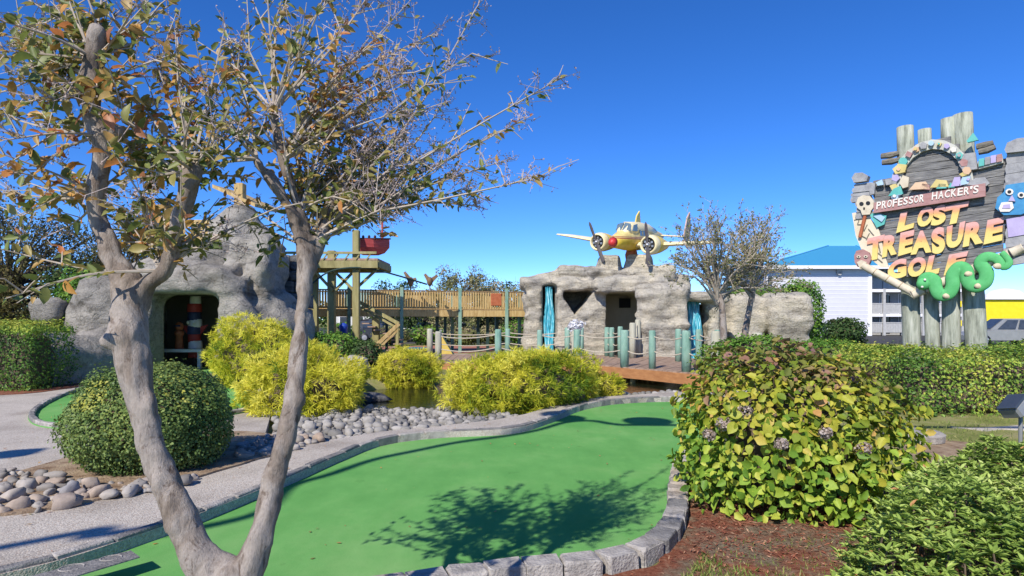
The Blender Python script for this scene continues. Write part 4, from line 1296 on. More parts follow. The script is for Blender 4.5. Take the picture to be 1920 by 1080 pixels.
        for k in range(7):
            a_ = 2 * math.pi * k / 7
            MB().box((1.27, ey + .19 * math.sin(a_), -.14 + .19 * math.cos(a_)), (.1, .09, .09)).build('cylinder_head', m_metal, root)
        hub = MB().lathe([(.13, 1.26), (.12, 1.36), (.07, 1.46), (.01, 1.5)], (0, ey, -.14), (1, 0, 0), 14).build('propeller_hub', m_metal, root, True)
        tilt = math.radians(26 if s < 0 else 9)
        for k in (0, 1):
            a_ = tilt + math.pi * k
            u = Vector((0, -math.sin(a_), math.cos(a_)))
            w = Vector((.35, math.cos(a_), math.sin(a_))).normalized()
            c = Vector((1.42, ey, -.14))
            rr_ = []
            for t, hw in ((.06, .04), (.25, .075), (.6, .09), (.85, .075), (.95, .03)):
                q = c + u * t
                rr_.append([q - w * hw, q + Vector((.018, 0, 0)), q + w * hw, q - Vector((.018, 0, 0))])
            MB().loft(rr_).build('propeller_blade', m_prop, hub)
        # tail fins
        fy = s * 1.25
        MB().slab([(-2.62, fy, .0), (-2.5, fy, .4), (-2.72, fy, 1.2), (-3.0, fy, 1.45), (-3.25, fy, .8), (-3.25, fy, .1), (-3.0, fy, -.15)], (0, s, 0), .06).build('tail_fin', m_yel if s < 0 else m_finred, root)
    MB().loft([foil(-2.5, .7, -1.25, .28, .05), foil(-2.4, .85, 0, .28, .06), foil(-2.5, .7, 1.25, .28, .05)]).build('tailplane', m_cream, root)
    MB().lathe([(.24, -.85), (.28, -.65), (.24, -.48), (.18, -.38)], (.3, 0, 0), (0, 0, 1), 14).build('mount', m_orange, root)
    return root
pl = plane()
pl.location = (5.53, 27.5, 5.16)
_hd = math.radians(-90 - 36)
pl.rotation_euler = (Matrix.Rotation(_hd, 4, 'Z') @ Matrix.Rotation(math.radians(5), 4, 'Y') @ Matrix.Rotation(math.radians(-7), 4, 'X')).to_euler()
# ------------------------------------------------------------------ the big roadside sign
SG_TH = math.radians(45)
SG_N = Vector((-math.sin(SG_TH), -math.cos(SG_TH), 0))
SG_P0 = at(1760, 400, 14.0)
def SP(px, py, off=0.0):
    r = Vector(((px - 960) / F_PX, 1.0, -(py - HOR) / F_PX))
    t = (SG_P0 - Vector((0, 0, CAM_H))).dot(SG_N) / r.dot(SG_N)
    return Vector((0, 0, CAM_H)) + r * t + SG_N * off
z1 = lambda x, y: (1590 + x / 5.142, 190 + y / 5.142)
z2 = lambda x, y: (1590 + x / 4.909, 360 + y / 4.909)
m_plank = M('weathered_black_planks', (.07, .07, .073), (.17, .168, .168), (.3, .295, .285), scale=5, rough=.9, stretch=(.6, .6, 9), bump=.6, bscale=14)
m_signstone = M('sign_stone', (.2, .2, .21), (.3, .3, .31), (.36, .36, .36), scale=5, rough=.9, bump=.4)
m_pole = M('sign_pole', (.13, .14, .11), (.33, .35, .28), (.48, .49, .42), scale=9, rough=.95, stretch=(1, 1, .16), bump=1.0, bscale=26)
m_bone = M('bone_paint', (.5, .43, .32), (.64, .57, .45), scale=7, rough=.7)
m_parch = M('parchment_paint', (.58, .5, .36), (.7, .62, .48), scale=4, rough=.75)
m_snake = M('snake_green', (.08, .36, .12), (.12, .44, .17), scale=6, rough=.8, spec=.15)
m_tan = M('snake_belly', (.5, .42, .28), (.6, .52, .36), rough=.6)
m_pinkboard = M('faded_red_board', (.3, .15, .14), (.42, .25, .24), scale=5, rough=.8, stretch=(1, 1, 4))
m_offwhite = M('off_white_paint', (.62, .58, .52), (.74, .7, .64), rough=.7)
m_tiki = M('tiki_blue', (.03, .18, .38), (.06, .27, .5), scale=6, rough=.55)
m_lilac = M('lilac_paint', (.36, .3, .5), (.46, .4, .6), rough=.6)
m_teal2 = M('teal_paint', (.08, .36, .33), (.14, .46, .42), rough=.6)
m_paleblue = M('pale_blue_paint', (.3, .45, .6), (.42, .56, .68), rough=.6)
m_gold = M('ochre_paint', (.5, .4, .14), (.62, .52, .24), rough=.6)
m_peach = M('peach_paint', (.55, .36, .22), (.64, .45, .3), rough=.6)
m_log = M('split_log', (.1, .09, .075), (.24, .22, .18), scale=7, rough=.9, stretch=(1, 1, 3), bump=.6)
def letter_mat():
    m, nt, b = new_mat('letter_gradient_paint')
    b.inputs['Roughness'].default_value = .6
    tc = nt.nodes.new('ShaderNodeTexCoord')
    sx = nt.nodes.new('ShaderNodeSeparateXYZ'); nt.links.new(tc.outputs['Generated'], sx.inputs[0])
    n = nt.nodes.new('ShaderNodeTexNoise'); n.inputs['Scale'].default_value = 14; n.inputs['Detail'].default_value = 6
    nt.links.new(tc.outputs['Object'], n.inputs['Vector'])
    ad = nt.nodes.new('ShaderNodeMath'); ad.operation = 'MULTIPLY_ADD'; ad.inputs[1].default_value = .3; 
    nt.links.new(n.outputs['Fac'], ad.inputs[0]); nt.links.new(sx.outputs['Z'], ad.inputs[2])
    r = ramp(nt, [(.25, (.7, .56, .18)), (.6, (.7, .5, .15)), (.74, (.64, .34, .13)), (.9, (.6, .27, .2)), (1.0, (.62, .34, .3))])
    nt.links.new(ad.outputs[0], r.inputs[0]); nt.links.new(r.outputs[0], b.inputs['Base Color'])
    return m
m_letter = letter_mat()

sg = thing('roadside_sign', SP(1760, 650), 'tall plank sign with painted letters, skull, snake and mask on round poles', 'sign')
def spoly(pts, off, t, mat, name, parent=sg):
    return MB().slab([SP(x, y, off) for x, y in pts], SG_N, t).build(name, mat, parent)
# poles
for pb, ptp, yt, r in ((1703, 1690, 232, .185), (1743, 1727, 237, .145), (1778, 1774, 216, .175), (1826, 1799, 208, .2)):
    B, T = SP(pb, 650, -.34), SP(ptp, yt, -.34)
    d = (T - B).normalized()
    B0 = B - d * (B.z / d.z + .05)
    n = 14
    pts = [B0.lerp(T, i / n) for i in range(n + 1)]
    MB().tube(pts, [r * (1.06 - .1 * i / n + random.uniform(-.02, .02)) for i in range(n + 1)], 14).build('pole', m_pole, sg, True)
# planks of the board
yl = 338.0
rs = random.Random(11)
while yl < 548:
    h = rs.uniform(13, 19)
    def lim(y):
        l = 1636 if y < 470 else 1636 + (y - 470) * 1.15
        r_ = 1888 if y < 500 else 1888 - (y - 500) * 1.2
        return l + rs.uniform(-4, 4), r_ + rs.uniform(-4, 4)
    l, r_ = lim(yl + h / 2)
    sl = -.17
    q = [(l, yl + (l - 1640) * sl), (r_, yl + (r_ - 1640) * sl), (r_, yl + h - 1 + (r_ - 1640) * sl), (l, yl + h - 1 + (l - 1640) * sl)]
    spoly(q, rs.uniform(-.12, -.1), .08, m_plank, 'plank')
    yl += h
for k in range(6):      # planks behind the arch
    y0 = 262 + k * 14
    w = 72 * math.sqrt(max(0.05, 1 - ((y0 - 340) / 88) ** 2))
    cx = 1748
    spoly([(cx - w, y0 + 8), (cx + w, y0 - 8), (cx + w, y0 + 5), (cx - w, y0 + 21)], -.14 + .01 * (k % 2), .08, m_plank, 'plank')
# stacked stone columns at both sides
def column(xl, xr, y0, y1, slope, hmin, hmax, seed):
    r = random.Random(seed)
    y = y0
    while y < y1:
        h = r.uniform(hmin, hmax)
        a_, b_ = xl + r.uniform(-4, 3), xr + r.uniform(-4, 4)
        s = (b_ - a_) * slope
        spoly([(a_ + 2, y), (b_ - 2, y + s), (b_, y + s + h * .5), (b_ - 2, y + s + h - .8), (a_ + 2, y + h - .8), (a_, y + h * .5)], -.06, r.uniform(.1, .16), m_signstone, 'stone')
        y += h
column(1600, 1636, 346, 378, -.1, 7, 12, 1)
column(1604, 1640, 378, 405, -.1, 9, 12, 5)
column(1884, 1928, 290, 500, -.15, 10, 20, 2)
spoly([(1600, 335), (1606, 326), (1620, 325), (1631, 331), (1628, 341), (1604, 344)], -.06, .2, m_signstone, 'stone')
spoly([(1885, 283), (1890, 270), (1908, 262), (1926, 260), (1926, 285), (1888, 289)], -.06, .2, m_signstone, 'stone')
# cross logs
for q in (((1648, 290), (1682, 284)), ((1650, 302), (1684, 296)), ((1828, 272), (1860, 264)), ((1832, 282), (1864, 272))):
    MB().tube([SP(*q[0], -.2), SP((q[0][0] + q[1][0]) / 2, (q[0][1] + q[1][1]) / 2 + 1, -.2), SP(*q[1], -.2)], [.07, .085, .06], 8).build('log', m_log, sg)
# arch band and the small painted objects on it
arch = []
for k in range(13):
    a_ = math.radians(195 - k * 17.5)
    arch.append((1748 + 78 * math.cos(a_), 350 - 88 * math.sin(a_) - (78 * math.cos(a_)) * .1))
inn = [(1748 + (x - 1748) * .78, 350 + (y - 350) * .8) for x, y in arch]
m_arch = M('arch_stone', (.4, .4, .36), (.52, .52, .46), scale=6, rough=.8)
for k in range(12):
    spoly([arch[k], arch[k + 1], inn[k + 1], inn[k]], -.04, .08 + .01 * (k % 2), m_arch, 'arch_stone')
pal = [m_paleblue, m_gold, m_lilac, m_offwhite, m_teal2, m_pinkboard, m_peach, m_signstone]
ra = random.Random(5)
for k in range(17):
    t = (k + .5) / 17 * 11.99
    i = int(t); f_ = t - i
    cx = (arch[i][0] * (1 - f_) + arch[i + 1][0] * f_) * .52 + (inn[i][0] * (1 - f_) + inn[i + 1][0] * f_) * .48
    cy = (arch[i][1] * (1 - f_) + arch[i + 1][1] * f_) * .52 + (inn[i][1] * (1 - f_) + inn[i + 1][1] * f_) * .48
    s = ra.uniform(5, 9)
    nn = ra.choice([4, 5, 6, 8])
    ph = ra.uniform(0, 6)
    spoly([(cx + s * math.cos(ph + 2 * math.pi * j / nn), cy + s * .9 * math.sin(ph + 2 * math.pi * j / nn)) for j in range(nn)], .05, .05 + .012 * (k % 3), pal[k % len(pal)], 'ornament')
    if k % 3 == 0:
        spoly([(cx + s * .45 * math.cos(2 * math.pi * j / 8), cy + s * .4 * math.sin(2 * math.pi * j / 8)) for j in range(8)], .125, .02, pal[(k + 3) % len(pal)], 'ornament')
spoly([(1800, 312), (1808, 290), (1830, 287), (1834, 318), (1808, 322)], -.02, .12, m_signstone, 'ornament')
spoly([(1834, 304), (1880, 292), (1882, 306), (1836, 318)], -.02, .1, m_arch, 'ledge')
for k, (x, y) in enumerate(((1842, 306), (1853, 303), (1864, 300), (1875, 298))):
    spoly([(x - 5, y - 6), (x + 5, y - 8), (x + 5, y + 6), (x - 5, y + 8)], .09, .03, pal[(k * 3 + 4) % 8], 'ornament')
spoly([z1(1150, 390), z1(1215, 310), z1(1265, 380), z1(1160, 405)], .02, .08, m_teal2, 'gem')
# heap of treasure along the banner
for pts, mt in (([(400, 920), (450, 850), (520, 820), (540, 900)], m_teal2), ([(430, 930), (500, 880), (530, 905)], m_paleblue),
                ([(1000, 830), (1035, 740), (1090, 735), (1100, 820)], m_lilac), ([(1080, 820), (1110, 740), (1190, 730), (1170, 800)], m_paleblue),
                ([(1150, 810), (1240, 745), (1330, 740), (1375, 800), (1330, 830)], m_signstone), ([(970, 840), (1000, 790), (1040, 835)], m_teal2),
                ([(440, 660), (500, 610), (580, 620), (560, 690), (470, 710)], m_gold), ([(505, 790), (540, 720), (600, 740), (590, 830), (540, 845)], m_bone),
                ([(370, 760), (470, 740), (480, 800), (380, 815)], m_signstone), ([(280, 790), (340, 760), (355, 810), (300, 820)], m_paleblue),
                ([(220, 860), (250, 790), (275, 800), (265, 900), (225, 910)], m_signstone), ([(1080, 710), (1120, 690), (1160, 715), (1110, 735)], m_gold),
                ([(600, 860), (660, 790), (760, 780), (800, 850)], m_peach), ([(800, 840), (860, 760), (960, 770), (980, 830)], m_gold),
                ([(700, 850), (730, 800), (790, 810), (800, 860)], m_pinkboard), ([(860, 850), (890, 800), (950, 805), (960, 845)], m_teal2)):
    spoly([z1(*p) for p in pts], .04, .06 + .004 * len(pts), mt, 'treasure_piece')
# banner
spoly([z1(268, 985), z1(1335, 800), z1(1338, 925), z1(262, 1085)], .1, .06, m_pinkboard, 'banner_board')

# letters: glyph outlines fitted into their places on the board
def glyph(ch, bold=0.0, ext=.5):
    cu = bpy.data.curves.new('glyph', 'FONT')
    cu.body = ch; cu.size = 1.0; cu.offset = bold; cu.extrude = ext; cu.resolution_u = 4
    ob = bpy.data.objects.new('glyph', cu)
    me = ob.to_mesh()
    V = np.array([v.co[:] for v in me.vertices]); Fc = [tuple(p.vertices) for p in me.polygons]
    ob.to_mesh_clear(); bpy.data.objects.remove(ob); bpy.data.curves.remove(cu)
    return V, Fc
def place_letter(ch, TL, TR, BR, BL, off, thick, mat, bold, name='letter'):
    V, Fc = glyph(ch, bold)
    mn, mx = V.min(0), V.max(0)
    out = []
    for p in V:
        u = (p[0] - mn[0]) / (mx[0] - mn[0]); v = (p[1] - mn[1]) / (mx[1] - mn[1]); w = (p[2] - mn[2]) / (mx[2] - mn[2])
        x = (BL[0] * (1 - u) + BR[0] * u) * (1 - v) + (TL[0] * (1 - u) + TR[0] * u) * v
        y = (BL[1] * (1 - u) + BR[1] * u) * (1 - v) + (TL[1] * (1 - u) + TR[1] * u) * v
        out.append(SP(x, y, off + thick * w))
    return link_mesh(name, out, Fc, mat, sg)
big = [('L', (490, 195), (640, 158), (606, 330), (448, 380)), ('O', (655, 160), (805, 122), (778, 300), (632, 338)), ('S', (800, 140), (905, 108), (905, 285), (760, 325)), ('T', (905, 135), (1120, 85), (1072, 272), (868, 318)),
       ('T', (185, 430), (342, 392), (330, 608), (165, 640)), ('R', (338, 405), (475, 383), (452, 572), (318, 606)), ('E', (488, 378), (618, 348), (592, 556), (466, 592)), ('A', (615, 368), (748, 345), (772, 555), (580, 580)),
       ('S', (768, 345), (892, 310), (900, 550), (780, 585)), ('U', (915, 322), (1085, 268), (1045, 500), (905, 528)), ('R', (1092, 290), (1262, 250), (1245, 470), (1058, 510)), ('E', (1288, 262), (1440, 228), (1422, 446), (1250, 486)),
       ('G', (385, 645), (545, 600), (540, 785), (358, 808)), ('O', (570, 612), (732, 590), (712, 765), (545, 795)), ('L', (752, 592), (878, 565), (838, 748), (705, 782)), ('F', (935, 578), (1112, 545), (1050, 730), (885, 772))]
for ch, TL, TR, BR, BL in big:
    place_letter(ch, z2(*TL), z2(*TR), z2(*BR), z2(*BL), .0, .055, m_letter, .06)
def banner_text(word, p0, p1, hgt):
    wts = {'I': .5, "'": .45}
    tot = sum(wts.get(c, 1) for c in word)
    x = 0
    for c in word:
        w = wts.get(c, 1) / tot
        a_, b_ = x + w * .08, x + w * .92
        L_ = lambda t: (p0[0] + (p1[0] - p0[0]) * t, p0[1] + (p1[1] - p0[1]) * t)
        bl, br_ = L_(a_), L_(b_)
        hh = hgt
        TL, TR = (bl[0] + 6, bl[1] - hh), (br_[0] + 6, br_[1] - hh)
        if c == "'":
            bl = (bl[0], bl[1] - hh * .6); br_ = (br_[0], br_[1] - hh * .6)
        place_letter(c, z1(*TL), z1(*TR), z1(*br_), z1(*bl), .162, .02, m_offwhite, .02)
        x += w
banner_text('PROFESSOR', (288, 1052), (752, 975), 72)
banner_text("HACKER'S", (818, 962), (1275, 892), 74)

# skull and map
sk = spoly([z1(*p) for p in ((95, 985), (110, 935), (160, 910), (225, 920), (262, 970), (258, 1030), (235, 1060), (225, 1095), (150, 1100), (135, 1055), (100, 1030))], .02, .1, m_bone, 'skull')
for p, w, h in (((145, 995), 22, 20), ((208, 988), 22, 20), ((170, 1040), 9, 14)):
    spoly([z1(p[0] + w * math.cos(2 * math.pi * j / 9), p[1] + h * math.sin(2 * math.pi * j / 9)) for j in range(9)], .121, .008, m_black, 'skull_socket', sk)
mp_ = spoly([z2(*p) for p in ((38, 195), (110, 180), (200, 235), (280, 340), (310, 430), (330, 560), (375, 690), (300, 690), (200, 610), (120, 520), (70, 400))], -.03, .04, m_parch, 'map_sheet')
for a_, b_ in (((60, 260), (110, 240)), ((110, 240), (90, 300)), ((90, 300), (150, 300)), ((180, 300), (150, 360)), ((190, 340), (240, 400)), ((120, 400), (180, 430)), ((200, 380), (170, 440)), ((280, 470), (300, 560)), ((250, 540), (330, 600)), ((260, 600), (320, 650))):
    MB().beam(SP(*z2(*a_), .02), SP(*z2(*b_), .02), .018).build('map_line', m_log, mp_)
MB().tube([SP(*z2(165, 215), .06), SP(*z2(115, 420), .06)], .04, 8).build('torch', m_orange, sg)
for pts in (((205, 210), (260, 190), (360, 220), (340, 300), (270, 330)),):
    spoly([z2(*p) for p in pts], .0, .06, m_teal2, 'ornament')
spoly([z2(*p) for p in ((240, 225), (300, 205), (350, 240), (320, 280))], .062, .03, m_paleblue, 'ornament')
# beast head
hd_ = spoly([z2(*p) for p in ((70, 590), (90, 545), (150, 530), (205, 560), (225, 620), (200, 680), (150, 710), (100, 690), (75, 650))], .0, .12, m_pinkboard, 'beast_head')
spoly([z2(*p) for p in ((100, 650), (140, 630), (190, 650), (180, 705), (130, 715))], .121, .05, m_bone, 'muzzle', hd_)
for p in ((115, 600), (180, 598)):
    spoly([z2(p[0] + 20 * math.cos(j), p[1] + 14 * math.sin(j)) for j in range(6)], .121, .03, m_bone, 'brow', hd_)
    spoly([z2(p[0] + 8 * math.cos(j), p[1] + 6 * math.sin(j)) for j in range(6)], .152, .01, m_black, 'eye', hd_)
# bamboo logs along the bottom
def segs(pts, r, n=3):
    for (a_, b_) in zip(pts[:-1], pts[1:]):
        for k in range(n):
            t0, t1 = k / n, (k + 1) / n - .02
            A, B = SP(*z2(a_[0] + (b_[0] - a_[0]) * t0, a_[1] + (b_[1] - a_[1]) * t0), .12), SP(*z2(a_[0] + (b_[0] - a_[0]) * t1, a_[1] + (b_[1] - a_[1]) * t1), .12)
            MB().tube([A, A.lerp(B, .06), A.lerp(B, .94), B], [r, r * .9, r * .9, r], 12).build('bamboo_segment', m_bone, sg, True)
segs([(150, 680), (620, 930)], .1, 4)
segs([(600, 950), (1640, 510)], .11, 8)
MB().lathe([(.1, 0), (.12, .02), (.08, .025)], SP(*z2(612, 935), .12), (SP(*z2(600, 950)) - SP(*z2(700, 905))), 12).build('bamboo_end', m_log, sg)
# snake
sn = [(700, 900), (700, 845), (750, 795), (815, 820), (830, 890), (870, 950), (950, 935), (985, 860), (985, 770), (1045, 700), (1105, 730), (1125, 830), (1190, 875), (1275, 835), (1290, 745), (1235, 660), (1290, 605), (1380, 620), (1450, 695), (1500, 650), (1430, 560)]
P_ = catmull([SP(*z2(*p), .25) for i, p in enumerate(sn)], 5)
nP = len(P_)
sb_ = MB().tube(P_, [.05 + .085 * min(1, min(i / 8, (nP - 1 - i) / 30)) for i in range(nP)], 12)
_o = SP(*z2(700, 900), .25)
sb_.v = [tuple(Vector(p) - SG_N * ((Vector(p) - _o).dot(SG_N) * .55)) for p in sb_.v]      # a flat carved board, rounded at its edges
sb_.build('snake_body', m_snake, sg, True)
MB().ball(SP(*z2(722, 850), .27), (.16, .12, .14), 10, 7).build('snake_head', m_snake, sg, True)
for p in ((1140, 760), (1230, 870), (940, 960), (1400, 690)):
    MB().ball(SP(*z2(*p), .26), (.12, .06, .07), 8, 6).build('snake_belly_patch', m_tan, sg, True)
for p in ((745, 815), (720, 880)):
    MB().ball(SP(*z2(*p), .4), .028, 8, 6).build('snake_eye', m_offwhite, sg, True)
# blue carved mask
tk = spoly([(1868, 392), (1872, 372), (1884, 362), (1888, 349), (1928, 343), (1930, 398), (1916, 404), (1884, 405)], .06, .1, m_tiki, 'carved_mask')
for x, y, s in ((1895, 362, 7.5), (1917, 368, 7)):
    spoly([(x + s * math.cos(j * .7), y + s * .8 * math.sin(j * .7)) for j in range(9)], .161, .03, m_offwhite, 'mask_eye', tk)
    spoly([(x + s * .5 * math.cos(j * .7), y + s * .4 * math.sin(j * .7)) for j in range(9)], .192, .01, m_black, 'mask_pupil', tk)
spoly([(1875, 393), (1880, 382), (1900, 380), (1903, 392), (1895, 399), (1878, 399)], .161, .03, m_offwhite, 'mask_mouth', tk)
spoly([(1881, 393), (1884, 386), (1896, 385), (1897, 393)], .192, .01, m_lilac, 'mask_tongue', tk)
spoly([(1893, 379), (1900, 368), (1906, 380)], .161, .05, m_lilac, 'mask_nose', tk)
spoly([(1888, 412), (1928, 405), (1928, 440), (1892, 446)], .06, .05, m_lilac, 'ornament')
# ------------------------------------------------------------------ buildings behind
m_whitewall = M('white_siding', (.56, .56, .6), (.62, .62, .66), scale=1.5, rough=.7)
m_trim = M('white_trim', (.72, .72, .74), (.78, .78, .8), rough=.6)
m_shade = M('balcony_wall', (.3, .3, .31), (.38, .38, .39), rough=.8)
m_win = M('window_glass', (.03, .04, .05), (.06, .07, .09), rough=.12, spec=.6)
m_curtain = M('curtain', (.5, .5, .5), (.62, .62, .62), rough=.9)
m_picket = M('grey_picket', (.36, .36, .36), (.46, .46, .45), rough=.8)
def roofmat(name, c1, c2, sc=26):
    m, nt, b = new_mat(name)
    b.inputs['Roughness'].default_value = .5
    g = nt.nodes.new('ShaderNodeNewGeometry')
    w = nt.nodes.new('ShaderNodeTexWave'); w.inputs['Scale'].default_value = sc / 10; w.inputs['Distortion'].default_value = .6; w.bands_direction = 'DIAGONAL'
    nt.links.new(g.outputs['Position'], w.inputs['Vector'])
    r = ramp(nt, [(.2, c1), (.8, c2)]); nt.links.new(w.outputs['Fac'], r.inputs[0]); nt.links.new(r.outputs[0], b.inputs['Base Color'])
    return m
m_blueroof = roofmat('blue_roof_tiles', (.03, .2, .38), (.06, .3, .5))
def X(px, d): return (px - 960) / F_PX * d
def Z(py, d): return CAM_H - (py - HOR) / F_PX * d

bd = thing('apartment_block', (X(1560, 62), 63, 0), 'white three-storey apartment block with blue hip roof behind the sign', 'building')
dA = 62.0
xa, xb = X(1437, dA), X(1634, dA)
zt = Z(502, dA)
MB().box(((xa + xb) / 2, dA + 5, zt / 2), (xb - xa, 10, zt)).build('wall', m_whitewall, bd)
for k in range(int(zt / .42)):        # siding laps
    MB().slab([(xa, dA - .004, k * .42 + .02), (xb, dA - .004, k * .42 + .02), (xb, dA - .02, k * .42 + .0), (xa, dA - .02, k * .42 + .0)], (0, 0, 1), .02).build('siding_lap', m_trim, bd)
MB().box((xb - .15, dA - .03, zt / 2), (.35, .06, zt)).build('corner_trim', m_trim, bd)
ap = Vector((X(1562, dA + 4), dA + 5, Z(461, dA + 5)))
e0, e1 = X(1422, dA - .6), X(1705, dA - .6)
y0, y1 = dA - .7, dA + 11
rv = [(e0, y0, zt), (e1, y0, zt), (e1, y1, zt), (e0, y1, zt), (ap.x, ap.y, ap.z), (ap.x + 3, ap.y, ap.z)]
rf = MB().add(rv, [(0, 1, 5, 4), (1, 2, 5), (2, 3, 4, 5), (3, 0, 4), (3, 2, 1, 0)]).build('roof', m_blueroof, bd)
MB().box(((e0 + e1) / 2, y0 - .05, zt + .0), (e1 - e0 + .1, .12, .34)).build('fascia', m_trim, rf)
MB().beam(rv[0], rv[4], .16).build('ridge_cap', m_blueroof, rf)
MB().beam(rv[1], rv[5], .16).build('ridge_cap', m_blueroof, rf)
vl = MB().box((X(1572, dA), dA - .15, Z(509, dA)), (.5, .3, .5)).box((X(1572, dA), dA - .2, Z(513, dA)), (.3, .2, .3))
vl.build('wall_lamp', m_picket, bd)
for px in (1443,):
    w_ = MB().box((X(px, dA), dA - .04, Z(528, dA)), (.6, .08, 1.3)).build('window', m_trim, bd)
    MB().box((X(px, dA), dA - .09, Z(528, dA)), (.45, .03, 1.1)).build('pane', m_win, w_)
# balcony facade
dB = 63.5
bx0, bx1 = xb + .02, X(1838, dB)
MB().box(((bx0 + bx1) / 2, dB + 4.5, zt / 2 - .1), (bx1 - bx0, 6, zt - .2)).build('rear_wall', m_shade, bd)
levels = [0.12, Z(591, dB), Z(545, dB), Z(500, dB)]
bays = np.linspace(bx0, bx1, 7)
for i, z in enumerate(levels):
    if i:
        MB().box(((bx0 + bx1) / 2, dB + .7, z), (bx1 - bx0, 2.0, .3)).build('balcony_slab', m_trim, bd)
for j, x in enumerate(bays):
    MB().box((x + (.15 if j == 0 else 0), dB - .2, zt / 2), (.26, .26, zt)).build('balcony_post', m_trim if j % 2 == 0 else m_picket, bd)
pk = bpy.data.meshes.new('balustrade_board')
pm = MB().box((0, 0, 0), (.15, .04, .95)); pk.from_pydata(pm.v, [], pm.f); pk.materials.append(m_picket)
for i, z in enumerate(levels[:3]):
    for j in range(6):
        a_, b_ = bays[j] + .15, bays[j + 1] - .15
        rl = MB().box(((a_ + b_) / 2, dB - .2, z + 1.2), (b_ - a_, .1, .1)).build('balustrade', m_picket, bd)
        x = a_ + .09
        while x < b_:
            link_obj('balustrade_board', pk, rl, (x, dB - .2, z + .66))
            x += .17
        wd_ = MB().box((a_ + .9, dB + 1.46, z + 1.25), (1.1, .06, 2.1)).build('window', m_trim, bd)
        MB().box((a_ + .9, dB + 1.41, z + 1.25), (.9, .04, 1.9)).build('pane', m_win, wd_)
        MB().box((a_ + .62, dB + 1.385, z + 1.25), (.28, .02, 1.8)).build('curtain', m_curtain, wd_)
        MB().box((b_ - .7, dB + 1.44, z + 1.1), (.9, .06, 2.0)).build('door', m_dark if j % 2 else m_curtain, bd)
m_yelw = M('yellow_wall', (.78, .62, .015), (.86, .7, .03), scale=2, rough=.6)
for z in (Z(570, dB), Z(606, dB)):
    MB().box((X(1801, dB), dB - .3, z), (1.6, .06, .6)).build('yellow_panel', m_yelw, bd)

yb2 = thing('yellow_building', (X(1885, 72), 74, 0), 'bright yellow flat-roofed building at the edge behind the sign', 'building')
MB().box((X(1930, 72) , 76, Z(562, 72) / 2), (X(1930, 72) * 2 - X(1842, 72) * 2, 8, Z(562, 72))).build('wall', m_yelw, yb2)
MB().box((X(1930, 72), 75.9, Z(560, 72) + .05), (X(1930, 72) * 2 - X(1840, 72) * 2, 8.4, .28)).build('parapet', m_trim, yb2)
MB().lathe([(2.2, 0), (2.1, .5), (1.5, 1.0), (.5, 1.25), (.05, 1.3)], (X(1908, 74), 76, Z(560, 72) + .1), n=20).build('roof_dome', m_trim, yb2, True)

# pale building under the walkway with a green roof
pb_ = thing('pale_cottage', (X(700, 52), 54, 0), 'pale single-storey building with grey-green roof seen under the walkway', 'building')
m_palew = M('pale_wall', (.5, .5, .48), (.58, .58, .55), rough=.8)
m_groof = M('grey_green_roof', (.2, .32, .27), (.28, .4, .34), scale=3, rough=.7)
x0, x1 = X(625, 52), X(775, 52)
MB().box(((x0 + x1) / 2, 55, 1.3), (x1 - x0, 6, 2.6)).build('wall', m_palew, pb_)
zr = 2.5
MB().add([(x0 - .5, 51.5, zr), (x1 + .5, 51.5, zr), (x1 + .5, 58.5, zr), (x0 - .5, 58.5, zr), (x0 + 1.2, 55, zr + 1.7), (x1 - 1.2, 55, zr + 1.7)], [(0, 1, 5, 4), (1, 2, 5), (2, 3, 4, 5), (3, 0, 4), (3, 2, 1, 0)]).build('roof', m_groof, pb_)
for k in range(5):
    xx = x0 + .9 + k * 1.3
    w_ = MB().box((xx, 51.97, 1.4), (.8, .06, 1.1)).build('window', m_trim, pb_)
    MB().box((xx, 51.93, 1.4), (.64, .04, .94)).build('pane', m_win, w_)

